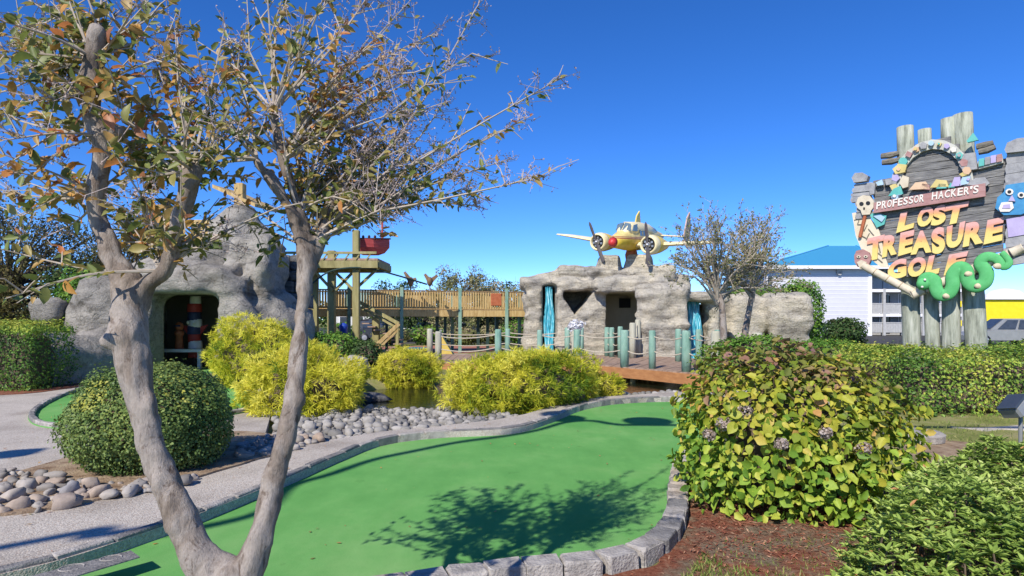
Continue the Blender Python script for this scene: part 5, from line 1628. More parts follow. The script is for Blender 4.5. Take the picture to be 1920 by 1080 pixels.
# ------------------------------------------------------------------ parked cars
def car(px, d, paint, label, heading=0.0, suv=False, ln=4.5):
    loc = Vector((X(px, d), d, -.02))
    root = thing('parked_car', loc, label, 'car', 'cars parked behind the course')
    h1, h2 = (1.0, 1.72) if suv else (.9, 1.45)
    w = .9
    body = [(-ln / 2, .32), (-ln / 2 - .02, .6), (-ln / 2 + .08, h1 - .05), (-ln * .3, h1), (ln * .22, h1 - .02), (ln / 2 - .25, h1 - .16), (ln / 2, .62), (ln / 2, .32)]
    R = Matrix.Rotation(heading, 3, 'Z')
    T = lambda p: loc + R @ Vector(p)
    rings = []
    for y, k in ((-w, .93), (-w + .08, 1), (w - .08, 1), (w, .93)):
        rings.append([T((x * (k if abs(x) > ln * .4 else 1), y, .32 + (z - .32) * k)) for x, z in body])
    MB().loft(rings).build('body', paint, root)
    cab = [(-ln * .42 if suv else -ln * .36, h1), (-ln * .34 if suv else -ln * .22, h2 - .05), (-ln * .2, h2), (ln * .04, h2), (ln * .24, h1)]
    MB().loft([[T((x, y * (1 if z < h1 + .1 else .84), z - .01)) for x, z in cab] for y in (-w + .07, w - .07)]).build('cabin', paint, root)
    for s in (-1, 1):
        for a_, b_ in ((.06, .46), (.52, .92)):
            xl, xr = cab[0][0] + .2, cab[4][0] - .22
            tl, tr = cab[1][0] + .12, cab[3][0] - .02
            q = []
            for u, top in ((a_, 0), (b_, 0), (b_, 1), (a_, 1)):
                x = (xl + (xr - xl) * u) if not top else (tl + (tr - tl) * u)
                q.append(T((x, s * (w - .05 if not top else (w - .07) * .87 + .02), h1 + .05 if not top else h2 - .1)))
            MB().slab(q, R @ Vector((0, s, .1)), .025).build('side_window', m_win, root)
        for x in (-ln * .31, ln * .31):
            c = T((x, s * (w - .1), .33))
            ax = R @ Vector((0, s, 0))
            wh_ = MB().lathe([(.22, -.1), (.33, -.08), (.335, .08), (.3, .12)], c, ax, 18).build('wheel', m_black, root, True)
            MB().lathe([(.2, .1), (.19, .128), (.05, .135)], c, ax, 12).build('rim', m_metal2, wh_)
        MB().box(T((ln / 2 - .06, s * .62, .72)), (.14, .3, .14), heading).build('headlight', m_trim, root)
        MB().box(T((-ln / 2 + .02, s * .68, .78)), (.1, .26, .16), heading).build('tail_light', m_red, root)
    for a_, b_ in (((cab[3][0] + .06, h2 - .06), (cab[4][0] - .06, h1 + .06)), ((cab[1][0] - .02, h2 - .1), (cab[0][0] + .02, h1 + .08))):
        sg_ = 1 if a_[0] > 0 or b_[0] > 0 else -1
        q = [T((a_[0], -.62, a_[1])), T((a_[0], .62, a_[1])), T((b_[0], .74, b_[1])), T((b_[0], -.74, b_[1]))]
        MB().slab(q, R @ Vector((sg_ * .6, 0, .6)), .03).build('windscreen', m_win, root)
    return root
m_metal2 = M('rim_metal', (.4, .4, .42), (.5, .5, .52), rough=.4, metal=.6)
m_silver = M('silver_paint', (.42, .44, .46), (.48, .5, .52), rough=.3, spec=.5)
m_greyp = M('grey_paint', (.2, .21, .22), (.25, .26, .27), rough=.3, spec=.5)
m_whitep = M('white_car_paint', (.68, .68, .68), (.74, .74, .74), rough=.3, spec=.5)
m_darkp = M('dark_car_paint', (.03, .035, .05), (.05, .055, .07), rough=.3, spec=.5)
m_redp = M('red_car_paint', (.3, .03, .03), (.36, .04, .04), rough=.3, spec=.5)
car(1563, 48, m_silver, 'silver car parked left of the small round bush by the white wall', .25, False)
car(1876, 40, m_greyp, 'grey car parked before the yellow building', 3.0, True)
car(722, 46, m_darkp, 'dark car under the walkway before the pale building', .1, True)
car(872, 47, m_silver, 'silver car seen beneath the walkway near its right end', .05, False)
car(930, 48, m_whitep, 'white car seen beneath the walkway beside the rock hall', 0, True)
car(815, 50, m_whitep, 'white car beneath the middle of the walkway', .0, False)
# ------------------------------------------------------------------ planting
def bark_mat():
    m, nt, b = new_mat('smooth_bark')
    b.inputs['Roughness'].default_value = .8
    b.inputs['Specular IOR Level'].default_value = .25
    g = nt.nodes.new('ShaderNodeNewGeometry')
    def noise(sc, det, stretch, rgh=.65, dist=0.0):
        mp = nt.nodes.new('ShaderNodeMapping'); mp.inputs['Scale'].default_value = stretch
        n = nt.nodes.new('ShaderNodeTexNoise'); n.inputs['Scale'].default_value = sc; n.inputs['Detail'].default_value = det; n.inputs['Roughness'].default_value = rgh; n.inputs['Distortion'].default_value = dist
        nt.links.new(g.outputs['Position'], mp.inputs[0]); nt.links.new(mp.outputs[0], n.inputs['Vector'])
        return n.outputs['Fac']
    def mul(a_, fac, stops, interp='LINEAR'):
        r = ramp(nt, stops, interp); nt.links.new(fac, r.inputs[0])
        mx = nt.nodes.new('ShaderNodeMix'); mx.data_type = 'RGBA'; mx.blend_type = 'MULTIPLY'; mx.inputs['Factor'].default_value = 1
        nt.links.new(a_, mx.inputs['A']); nt.links.new(r.outputs[0], mx.inputs['B'])
        return mx.outputs['Result']
    r0 = ramp(nt, [(.32, (.14, .11, .088)), (.47, (.25, .205, .172)), (.55, (.34, .295, .262)), (.7, (.26, .23, .21))])
    nt.links.new(noise(7, 7, (1, 1, .5), .6, .8), r0.inputs[0])
    flake = noise(16, 9, (1, 1, .4), .7, 1.2)
    c = mul(r0.outputs[0], flake, [(.36, (.5, .44, .4)), (.42, (1, 1, 1)), (.62, (1, 1, 1)), (.66, (1.22, 1.2, 1.18))])
    crack = noise(48, 8, (1, 1, .22), .75)
    c = mul(c, crack, [(.34, (.45, .4, .37)), (.43, (1, 1, 1))])
    c = mul(c, noise(110, 3, (1, 1, .6)), [(.3, (.82, .82, .82)), (.7, (1.1, 1.1, 1.1))])
    nt.links.new(c, b.inputs['Base Color'])
    ad = nt.nodes.new('ShaderNodeMath'); ad.operation = 'MULTIPLY_ADD'; ad.inputs[1].default_value = .7
    nt.links.new(crack, ad.inputs[0]); nt.links.new(flake, ad.inputs[2])
    bp = nt.nodes.new('ShaderNodeBump'); bp.inputs['Strength'].default_value = .9; bp.inputs['Distance'].default_value = .012
    nt.links.new(ad.outputs[0], bp.inputs['Height']); nt.links.new(bp.outputs[0], b.inputs['Normal'])
    return m
m_bark = bark_mat()
m_twig = M('twig_bark', (.3, .25, .2), (.46, .4, .34), scale=20, rough=.8)
m_darkbark = M('dark_bark', (.06, .05, .04), (.13, .105, .085), scale=6, rough=.9, stretch=(1, 1, .3), bump=.5)
m_stem = M('shrub_stem', (.09, .065, .045), (.16, .12, .085), scale=10, rough=.9)
L_box = leaf_mat('boxwood_leaf', [(0, (.05, .1, .03)), (.45, (.13, .2, .05)), (.75, (.2, .27, .07)), (.93, (.28, .33, .08)), (1, (.42, .4, .06))], .2, .4)
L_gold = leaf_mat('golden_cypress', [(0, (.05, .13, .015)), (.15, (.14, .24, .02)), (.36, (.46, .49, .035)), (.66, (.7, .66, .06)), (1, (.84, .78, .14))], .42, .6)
L_hedge = leaf_mat('hedge_leaf', [(0, (.02, .06, .012)), (.3, (.09, .19, .03)), (.55, (.22, .35, .055)), (.82, (.42, .48, .07)), (1, (.56, .54, .1))], .25, .4)
L_light = leaf_mat('light_shrub_leaf', [(0, (.05, .13, .02)), (.5, (.13, .28, .035)), (1, (.28, .38, .06))], .3, .45)
L_cover = leaf_mat('ground_cover_leaf', [(0, (.12, .2, .04)), (.35, (.24, .35, .065)), (.7, (.42, .54, .13)), (.95, (.58, .66, .24)), (1, (.55, .28, .12))], .3, .35)
L_olive = leaf_mat('olive_brown_leaf', [(0, (.05, .05, .018)), (.4, (.1, .1, .035)), (.75, (.17, .14, .05)), (1, (.26, .19, .09))], .25, .5)
L_dark = leaf_mat('dark_tree_leaf', [(0, (.02, .05, .014)), (.5, (.05, .1, .025)), (1, (.11, .16, .04))], .25, .5)
L_sparse = leaf_mat('sparse_tree_leaf', [(0, (.14, .17, .05)), (.5, (.24, .25, .1)), (.8, (.34, .29, .15)), (1, (.42, .32, .2))], .25, .5)
MY = [(0, (.1, .14, .035)), (.25, (.19, .23, .06)), (.48, (.33, .29, .09)), (.66, (.46, .3, .11)), (.82, (.6, .33, .08)), (.93, (.55, .2, .08)), (1, (.32, .15, .08))]
L_myrtle = leaf_mat('autumn_leaf', MY, .4, .35, spec=.4)
L_myrtle_o = leaf_mat('autumn_leaf_single', MY, .4, .35, True, spec=.4)
L_seed = leaf_mat('seed_capsule', [(0, (.2, .13, .11)), (.5, (.34, .26, .23)), (1, (.48, .4, .37))], .1, .7)
HG = [(0, (.12, .24, .03)), (.5, (.26, .4, .045)), (.8, (.4, .48, .06)), (1, (.5, .52, .09))]
HY = [(0, (.14, .22, .025)), (.4, (.32, .36, .035)), (.8, (.48, .45, .06)), (.94, (.52, .4, .08)), (1, (.5, .26, .1))]
HR = [(0, (.12, .15, .03)), (.4, (.24, .25, .05)), (.7, (.27, .19, .08)), (.92, (.3, .16, .11)), (1, (.36, .2, .16))]
L_hyd = [(leaf_mat('hydrangea_leaf_' + n_, s_, .3, .4), leaf_mat('hydrangea_single_leaf_' + n_, s_, .3, .4, True)) for n_, s_ in (('green', HG), ('yellow', HY), ('rust', HR))]

def shell_points(c, r, n, p=2.0, zmin=0.0, inner=.72, lump=.12, lf=1.6, seed=0, front=False):
    """points near the surface of a lumpy super-ellipsoid; outward directions"""
    c, r = np.array(c, float), np.array(r, float)
    d = rdir(int(n * 2.2))
    k = (np.sum(np.abs(d) ** p, 1)) ** (-1 / p)
    s = 1 + lump * fbm(d * lf + seed * 3.1, seed, 3)
    u = inner + (1 - inner) * RNG.random(len(d)) ** .5
    pos = c + d * r * (k * s * u)[:, None]
    nr = unit(d / r * np.abs(d) ** (p - 2) if p != 2 else d / r)
    ok = pos[:, 2] > zmin
    pos, nr, u, s = pos[ok][:n], nr[ok][:n], u[ok][:n], s[ok][:n]
    return pos, nr, (u - inner) / (1 - inner), s

def stems(root, c, base, n, spread, h, r=.012, mat=None, name='branches'):
    mb = MB()
    rr = random.Random(int(abs(c[0]) * 100))
    for k in range(n):
        a_ = rr.uniform(0, 6.28); q = rr.uniform(.2, 1)
        tip = Vector((c[0] + spread[0] * q * math.cos(a_), c[1] + spread[1] * q * math.sin(a_), base + h * rr.uniform(.6, .92)))
        b = Vector((c[0] + rr.uniform(-.1, .1), c[1] + rr.uniform(-.1, .1), base - .03))
        mid = b.lerp(tip, .5) + Vector((0, 0, h * .12))
        mb.tube([b, mid, tip], [r * 1.6, r, r * .5], 5)
    return mb.build(name, mat or m_stem, root)

def twig_core(root, c, r, zmin, seed):
    """the mesh of dead inner twigs that closes the shrub's middle"""
    n, m = 16, 10
    V = []
    for i in range(m + 1):
        th = min(max(math.pi * i / m, .03), math.pi - .03)
        for k in range(n):
            V.append((math.sin(th) * math.cos(2 * math.pi * k / n), math.sin(th) * math.sin(2 * math.pi * k / n), -math.cos(th)))
    V = np.array(V)
    V = np.array(c) + V * np.array(r) * (1 + .25 * fbm(V * 2.5, seed + 3, 3))[:, None]
    V[:, 2] = np.maximum(V[:, 2], zmin + .02)
    Q = [(i * n + k, i * n + (k + 1) % n, (i + 1) * n + (k + 1) % n, (i + 1) * n + k) for i in range(m) for k in range(n)]
    me = fast_mesh('inner_twigs', V - np.array(wloc(root)), np.array(Q), m_stem, smooth=True)
    return link_obj('inner_twigs', me, root, wloc(root))

def ball_shrub(name, c, r, n, leaf, mat, label, cat='shrub', p=2.6, zmin=.1, group=None, lump=.07, rnd_fn=None, inner=.75, seed=1, ratio=.6, big=False, core=.66):
    root = thing(name, (c[0], c[1], zmin), label, cat, group)
    pos, nr, u, s = shell_points(c, r, n, p, zmin, inner, lump, 2.2, seed)
    N = len(pos)
    pos = pos + nr * np.where(RNG.random(N) < .05, RNG.random(N) * .07 * r[0] / .84, 0)[:, None]
    nrm = unit(nr + rdir(N) * .75 + np.array([0, 0, .35]))
    t = rdir(N) + nr * .4
    rnd = np.clip(.5 + .35 * fbm(pos * 2.3, seed, 3) + RNG.normal(0, .2, N), 0, .92) if rnd_fn is None else rnd_fn(pos, nr, u, N)
    L = leaf * RNG.uniform(.75, 1.25, N)
    leaf_object('foliage', root, pos, nrm, t, L, L * ratio, rnd, mat, .2, big, stuff=True)
    stems(root, c, zmin, 26, (r[0] * .8, r[1] * .8), c[2] + r[2] - zmin)
    if core:
        twig_core(root, c, np.array(r) * core, zmin, seed)
    return root

def box_rnd(pos, nr, u, N):
    r = np.clip(.45 + .3 * fbm(pos * 2.6, 4, 3) + RNG.normal(0, .2, N), 0, .93)
    # the patch of yellow young shoots facing the path
    d = np.linalg.norm(pos - np.array([-4.0, 5.75, .93]), axis=1)
    m = (d < .2) & (RNG.random(N) < .75)
    r[m] = RNG.uniform(.93, 1, m.sum())
    m2 = (np.linalg.norm(pos - np.array([-3.15, 6.0, 1.0]), axis=1) < .3) & (RNG.random(N) < .3)
    r[m2] = RNG.uniform(.9, 1, m2.sum())
    return r
ball_shrub('ball_shrub', (-3.76, 6.42, .56), (.77, .78, .62), 34000, .034, L_box, 'large clipped green ball shrub inside the cobble border', 'shrub', 2.15, .1, rnd_fn=box_rnd, inner=.7, lump=.1)

# golden cypress mounds: sprays of drooping threads
def gold_mound(c, r, nclump, label, seed, zmin=0.0, sz=.13, greenspots=(), rz=0.0):
    root = thing('golden_cypress', (c[0], c[1], zmin), label, 'shrub', 'golden cypress shrubs round the pond')
    pos, nr, u, s = shell_points(c, r, nclump, 2.1, zmin - .05, .58, .3, 2.2, seed)
    if rz:
        R_ = np.array([[math.cos(rz), -math.sin(rz), 0], [math.sin(rz), math.cos(rz), 0], [0, 0, 1]])
        pos = np.array(c) + (pos - np.array(c)) @ R_.T
        nr = nr @ R_.T
    N = len(pos)
    per = 22
    base = np.repeat(pos, per, 0)
    out = np.repeat(unit(nr + np.array([0, 0, .25]) + rdir(N) * .35), per, 0)
    M_ = len(base)
    tdir = unit(out + rdir(M_) * .75)
    L = sz * .8 * RNG.uniform(.5, 1.25, M_)
    base = base + tdir * (L * .25 * RNG.random(M_))[:, None]
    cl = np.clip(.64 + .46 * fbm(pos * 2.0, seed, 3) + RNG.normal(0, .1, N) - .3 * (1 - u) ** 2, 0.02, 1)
    for gx, gy, gz, gr in greenspots:
        d = np.linalg.norm((pos - np.array([gx, gy, gz])) / np.array([1, 1, .8]), axis=1) / gr
        cl = np.where(d < 1, cl * np.clip(.25 + .75 * d ** 2, 0, 1), cl)
    rnd = np.clip(np.repeat(cl, per) + RNG.normal(0, .09, M_), 0, 1)
    V, Q, k = leaves_np(base, unit(rdir(M_) + np.array([0, 0, .5])), tdir, L, L * .12, .1, False, .35)
    me = fast_mesh('foliage', V - np.array(wloc(root)), Q, L_gold, rnd)
    o = link_obj('foliage', me, root, wloc(root)); o['kind'] = 'stuff'
    stems(root, c, zmin, 30, (r[0] * .75, r[1] * .75), c[2] + r[2] - zmin)
    twig_core(root, c, np.array(r) * .6, zmin - .05, seed)
    return root
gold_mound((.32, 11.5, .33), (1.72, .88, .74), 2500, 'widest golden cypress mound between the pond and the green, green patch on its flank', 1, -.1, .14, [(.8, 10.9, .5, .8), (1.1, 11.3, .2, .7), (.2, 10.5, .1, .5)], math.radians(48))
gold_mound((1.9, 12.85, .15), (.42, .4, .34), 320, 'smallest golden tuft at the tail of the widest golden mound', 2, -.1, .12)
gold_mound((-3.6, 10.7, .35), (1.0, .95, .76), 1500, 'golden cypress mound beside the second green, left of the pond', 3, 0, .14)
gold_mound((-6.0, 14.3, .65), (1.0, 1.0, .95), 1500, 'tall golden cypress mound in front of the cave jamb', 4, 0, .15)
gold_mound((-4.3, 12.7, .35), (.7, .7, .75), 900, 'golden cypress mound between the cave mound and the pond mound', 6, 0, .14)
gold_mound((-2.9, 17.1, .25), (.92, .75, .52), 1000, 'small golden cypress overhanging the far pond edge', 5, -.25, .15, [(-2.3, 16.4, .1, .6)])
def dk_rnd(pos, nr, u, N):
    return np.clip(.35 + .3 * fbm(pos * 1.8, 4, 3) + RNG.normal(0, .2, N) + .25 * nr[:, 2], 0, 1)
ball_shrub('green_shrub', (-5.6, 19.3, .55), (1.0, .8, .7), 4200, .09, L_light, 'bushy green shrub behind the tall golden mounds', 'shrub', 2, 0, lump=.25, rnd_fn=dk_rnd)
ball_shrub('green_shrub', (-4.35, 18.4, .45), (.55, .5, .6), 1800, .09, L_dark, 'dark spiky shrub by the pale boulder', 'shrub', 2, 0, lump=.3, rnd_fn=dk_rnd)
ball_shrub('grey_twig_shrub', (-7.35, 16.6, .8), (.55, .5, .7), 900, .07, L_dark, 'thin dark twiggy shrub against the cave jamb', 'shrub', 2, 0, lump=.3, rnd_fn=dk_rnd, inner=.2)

# hedges: leaves over a rounded block
def hedge(name, x0, x1, y0, y1, zt, n, leaf, mat, label, rfn, z0=0.0, seed=1, group=None):
    root = thing(name, ((x0 + x1) / 2, (y0 + y1) / 2, z0), label, 'hedge', group)
    A = [(x1 - x0) * (y1 - y0), (x1 - x0) * (zt - z0), (y1 - y0) * (zt - z0) * 2]
    cnt = (np.array(A) / sum(A) * n).astype(int)
    P_, N_ = [], []
    u = RNG.random((cnt[0], 2)); P_.append(np.stack([x0 + (x1 - x0) * u[:, 0], y0 + (y1 - y0) * u[:, 1], np.full(cnt[0], zt)], 1)); N_.append(np.tile([0, 0, 1.], (cnt[0], 1)))
    u = RNG.random((cnt[1], 2)); P_.append(np.stack([x0 + (x1 - x0) * u[:, 0], np.full(cnt[1], y0), z0 + (zt - z0) * u[:, 1]], 1)); N_.append(np.tile([0, -1., 0], (cnt[1], 1)))
    u = RNG.random((cnt[2], 2)); sd = RNG.random(cnt[2]) < .5
    P_.append(np.stack([np.where(sd, x0, x1), y0 + (y1 - y0) * u[:, 0], z0 + (zt - z0) * u[:, 1]], 1)); N_.append(np.stack([np.where(sd, -1., 1.), np.zeros(cnt[2]), np.zeros(cnt[2])], 1))
    P_, N_ = np.concatenate(P_), np.concatenate(N_)
    c = np.array([(x0 + x1) / 2, (y0 + y1) / 2, zt * .5])
    # round the arrises, roll the surface, push some leaves inwards
    e_ = np.minimum(np.minimum(P_[:, 0] - x0, x1 - P_[:, 0]), np.minimum(P_[:, 1] - y0, y1 - P_[:, 1]))
    P_[:, 2] -= np.where(P_[:, 2] > zt - .12, .12 * np.exp(-np.maximum(e_, 0) / .12), 0)
    n_ = len(P_)
    P_ = P_ + N_ * (.1 * fbm(P_ * 1.3, seed, 3))[:, None] - N_ * (RNG.random(n_) ** 2 * .28)[:, None] + N_ * (np.where(RNG.random(n_) < .06, RNG.random(n_) * .12, 0))[:, None]
    rnd = rfn(P_, N_, n_)
    L = leaf * RNG.uniform(.7, 1.3, n_)
    leaf_object('foliage', root, P_, unit(N_ + rdir(n_) * .8 + np.array([0, 0, .3])), rdir(n_) + N_ * .5, L, L * .55, rnd, mat, .2, stuff=True)
    mb = MB()
    r = random.Random(seed)
    for k in range(int((x1 - x0) * 9)):
        b = Vector((r.uniform(x0 + .15, x1 - .15), r.uniform(y0 + .15, y1 - .15), z0 - .03))
        mb.tube([b, b + Vector((r.uniform(-.1, .1), r.uniform(-.1, .1), (zt - z0) * .5)), b + Vector((r.uniform(-.3, .3), r.uniform(-.3, .3), (zt - z0) * .9))], [.02, .015, .006], 5)
    mb.build('branches', m_stem, root)
    MB().bbox(((x0 + x1) / 2, (y0 + y1) / 2, (z0 + zt) / 2 - .14), (x1 - x0 - .6, y1 - y0 - .6, zt - z0 - .3), .1).build('inner_twigs', m_stem, root)
    return root
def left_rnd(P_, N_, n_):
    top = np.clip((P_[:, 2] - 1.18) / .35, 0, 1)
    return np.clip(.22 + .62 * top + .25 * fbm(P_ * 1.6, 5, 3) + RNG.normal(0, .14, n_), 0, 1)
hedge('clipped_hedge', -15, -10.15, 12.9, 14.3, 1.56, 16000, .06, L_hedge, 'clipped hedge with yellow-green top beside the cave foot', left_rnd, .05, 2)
def right_rnd(P_, N_, n_):
    return np.clip(.56 + .34 * fbm(P_ * 1.5, 6, 3) + RNG.normal(0, .17, n_) + .06 * N_[:, 2], 0, 1)
hedge('clipped_hedge', 6.75, 13.5, 10.35, 13.0, 1.06, 26000, .062, L_hedge, 'clipped light green hedge in front of the sign poles', right_rnd, -.03, 3)
hedge('clipped_hedge', 7.2, 17.0, 15.6, 16.9, .98, 9000, .075, L_hedge, 'low yellow-green hedge behind the sign poles', right_rnd, -.03, 6)
def lt_rnd(pos, nr, u, N):
    return np.clip(.45 + .3 * fbm(pos * 1.4, 8, 3) + RNG.normal(0, .2, N), 0, 1)
ball_shrub('light_shrub', (5.7, 14.2, .55), (1.3, .9, .75), 8000, .075, L_light, 'loose light green shrub round the feet of the two slim trees', 'shrub', 2, -.03, lump=.2, rnd_fn=lt_rnd)
ball_shrub('light_shrub', (7.4, 14.6, .5), (1.3, .9, .7), 6000, .075, L_light, 'loose light green shrub between the slim trees and the sign', 'shrub', 2, -.03, lump=.2, rnd_fn=lt_rnd)
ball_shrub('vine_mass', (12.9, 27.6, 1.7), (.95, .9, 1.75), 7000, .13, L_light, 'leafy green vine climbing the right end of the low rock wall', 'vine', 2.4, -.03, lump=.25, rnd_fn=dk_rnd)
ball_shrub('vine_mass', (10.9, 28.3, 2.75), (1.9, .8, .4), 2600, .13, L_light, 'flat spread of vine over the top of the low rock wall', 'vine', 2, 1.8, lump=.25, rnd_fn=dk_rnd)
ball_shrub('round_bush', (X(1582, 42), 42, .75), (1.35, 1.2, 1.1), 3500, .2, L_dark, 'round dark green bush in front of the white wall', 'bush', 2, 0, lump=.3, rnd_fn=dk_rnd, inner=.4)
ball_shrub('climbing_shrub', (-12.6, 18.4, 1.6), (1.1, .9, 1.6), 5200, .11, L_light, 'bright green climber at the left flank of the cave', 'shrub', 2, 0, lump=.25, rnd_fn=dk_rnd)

# ------------------------------------------------------------------ hydrangea
def hydrangea():
    c, r = np.array([2.45, 5.5, .53]), np.array([.87, .84, .81])
    root = thing('hydrangea', (2.42, 5.7, 0), 'large hydrangea bush with yellowing and rust-tinged leaves beside the green', 'shrub')
    pos, nr, u, s = shell_points(c, r, 6200, 3.0, .04, .58, .18, 2.6, 3)
    N = len(pos)
    nrm = unit(nr * .8 + rdir(N) * .85 + np.array([0, -.1, .5]))
    t = unit(nr * .5 + rdir(N) * .9 + np.array([0, 0, -.4]))
    L = .068 * RNG.uniform(.5, 1.6, N)
    hgt = (pos[:, 2] - .1) / 1.3 + .14 * fbm(pos * 2, 9, 2) + RNG.normal(0, .1, N)
    kind = np.where(hgt > .83, 2, np.where(hgt > .42, 1, 0))
    view = np.sum(unit(np.array([0, 0, 1.6]) - pos) * nr, 1)
    score = view * (u > .45) + RNG.random(N) * .2
    top = np.argsort(-score)[:300]
    rest = np.setdiff1d(np.arange(N), top)
    protos = {}
    for kd in range(3):
        for j in range(3):
            # one broad leaf, folded at the midrib, edges wavy
            xs = np.linspace(0, 1, 6)
            wv = np.array([.04, .3, .44, .4, .24, .01]) * (1 + .08 * np.sin(xs * 9 + j))
            V = []
            for i, x in enumerate(xs):
                z = -.22 * x * x + .03 * math.sin(5 * x + j)
                V += [(x, wv[i], z + wv[i] * .28), (x, 0, z), (x, -wv[i], z + wv[i] * .28 + .02 * math.sin(7 * x + j * 2))]
            Q = []
            for i in range(5):
                a_ = i * 3
                Q += [(a_, a_ + 1, a_ + 4, a_ + 3), (a_ + 1, a_ + 2, a_ + 5, a_ + 4)]
            protos[kd, j] = fast_mesh('leaf', np.array(V), [q[::-1] for q in Q], L_hyd[kd][1], smooth=True)
    for i in top:
        n_ = Vector(nrm[i]); tt = Vector(t[i]); tt = (tt - n_ * tt.dot(n_)).normalized(); sd = n_.cross(tt)
        o = link_obj('leaf', protos[int(kind[i]), random.randrange(3)], root, pos[i])
        M4 = Matrix((tt, sd, n_)).transposed().to_4x4()
        o.rotation_euler = M4.to_euler()
        o.scale = (L[i] * 1.12, L[i], L[i])
    for kd in range(3):
        m_ = rest[kind[rest] == kd]
        leaf_object('foliage', root, pos[m_], nrm[m_], t[m_], L[m_], L[m_] * .72, RNG.random(len(m_)), L_hyd[kd][0], .22, True, .15, stuff=True)
    stems(root, c, 0, 46, (r[0] * .85, r[1] * .85), 1.3, .008)
    twig_core(root, c, r * .55, .0, 3)
    # dried flower heads
    L_dry = leaf_mat('dry_petal', [(0, (.2, .15, .12)), (.5, (.38, .3, .26)), (1, (.52, .45, .41))], .2, .7)
    for px, py, s_ in ((1357, 795, .06), (1398, 772, .055), (1330, 815, .05), (1465, 832, .05), (1548, 812, .045), (1620, 842, .055)):
        d0 = 5.0
        # walk to the front surface
        for dd in np.linspace(4.6, 6.0, 60):
            q = np.array(at(px, py, dd))
            if np.sum(np.abs((q - c) / r) ** 2.5) < 1.06:
                break
        dv = rdir(150)
        fp = q + dv * s_ * RNG.uniform(.75, 1.05, 150)[:, None] * np.array([1, 1, .85])
        leaf_object('dried_flower_head', root, fp, unit(dv + rdir(150) * .6), rdir(150), .024, .02, RNG.random(150), L_dry, .2)
    return root
hydrangea()

# ------------------------------------------------------------------ ground cover shrub at the lower right
def cover():
    poly = [tuple(p) for p in catmull([(1.42, 2.3), (1.6, 2.9), (1.95, 3.5), (2.35, 4.0), (3.0, 4.6), (4.0, 5.45), (5.4, 6.4), (7.2, 7.0), (7.0, 4), (4.6, 2.0), (2.2, 1.8)], 5, True)]
    n = 150000
    xy = np.stack([RNG.uniform(1.3, 7.2, n), RNG.uniform(1.7, 7.1, n)], 1)
    d = -dist_poly(poly, xy[:, 0], xy[:, 1])
    ok = d > -.08
    xy, d = xy[ok], d[ok]
    top = .5 * np.clip((d + .1) / .32, .15, 1) ** .6
    P3 = np.stack([xy[:, 0], xy[:, 1], top], 1)
    top = top + .17 * fbm(P3 * np.array([2.3, 2.3, 0]), 3, 3)
    z = top - RNG.random(len(xy)) ** 2 * .3
    P3[:, 2] = np.maximum(z, .02)
    keep = RNG.random(len(P3)) < np.clip(3.4 / P3[:, 1], .25, 1)
    P3 = P3[keep]; top = top[keep]
    # whorls: a centre with leaves radiating
    cidx = RNG.choice(len(P3), min(len(P3), 15000), replace=False)
    C = P3[cidx]
    per = 8
    base = np.repeat(C, per, 0)
    M_ = len(base)
    ang = RNG.uniform(0, 6.283, M_)
    lift = RNG.uniform(.1, .9, M_)
    t = np.stack([np.cos(ang), np.sin(ang), lift], 1)
    nrm = unit(np.stack([-np.cos(ang) * lift, -np.sin(ang) * lift, np.ones(M_)], 1) + rdir(M_) * .35)
    L = .046 * RNG.uniform(.5, 1.5, M_)
    rnd = np.clip(np.repeat(.5 + .3 * fbm(C * 1.7, 7, 3), per) + RNG.normal(0, .17, M_), 0, .95)
    br = RNG.random(M_) < .004
    rnd[br] = 1
    V, Q, k = leaves_np(base, nrm, t, L, L * .36, .22, True, .12)
    me = fast_mesh('ground_cover', V, Q, L_cover, np.repeat(rnd, k))
    o = link_obj('ground_cover', me)
    tag(o, 'spreading bright green ground cover beside the hydrangea', 'ground cover', kind='stuff')
    # woody stems and litter below
    mb = MB()
    r = random.Random(3)
    for i in range(700):
        q = C[r.randrange(len(C))]
        mb.tube([(q[0] + r.uniform(-.1, .1), q[1] + r.uniform(-.1, .1), -.03), (q[0], q[1], q[2])], [.008, .004], 4, cap=False)
    s_ = mb.build('stems', m_stem, None)
    s_.parent = o
    MB().prism([(x * .98 + .05, y) for x, y in poly], -.04, .004).build('leaf_litter', m_soil, o)
cover()

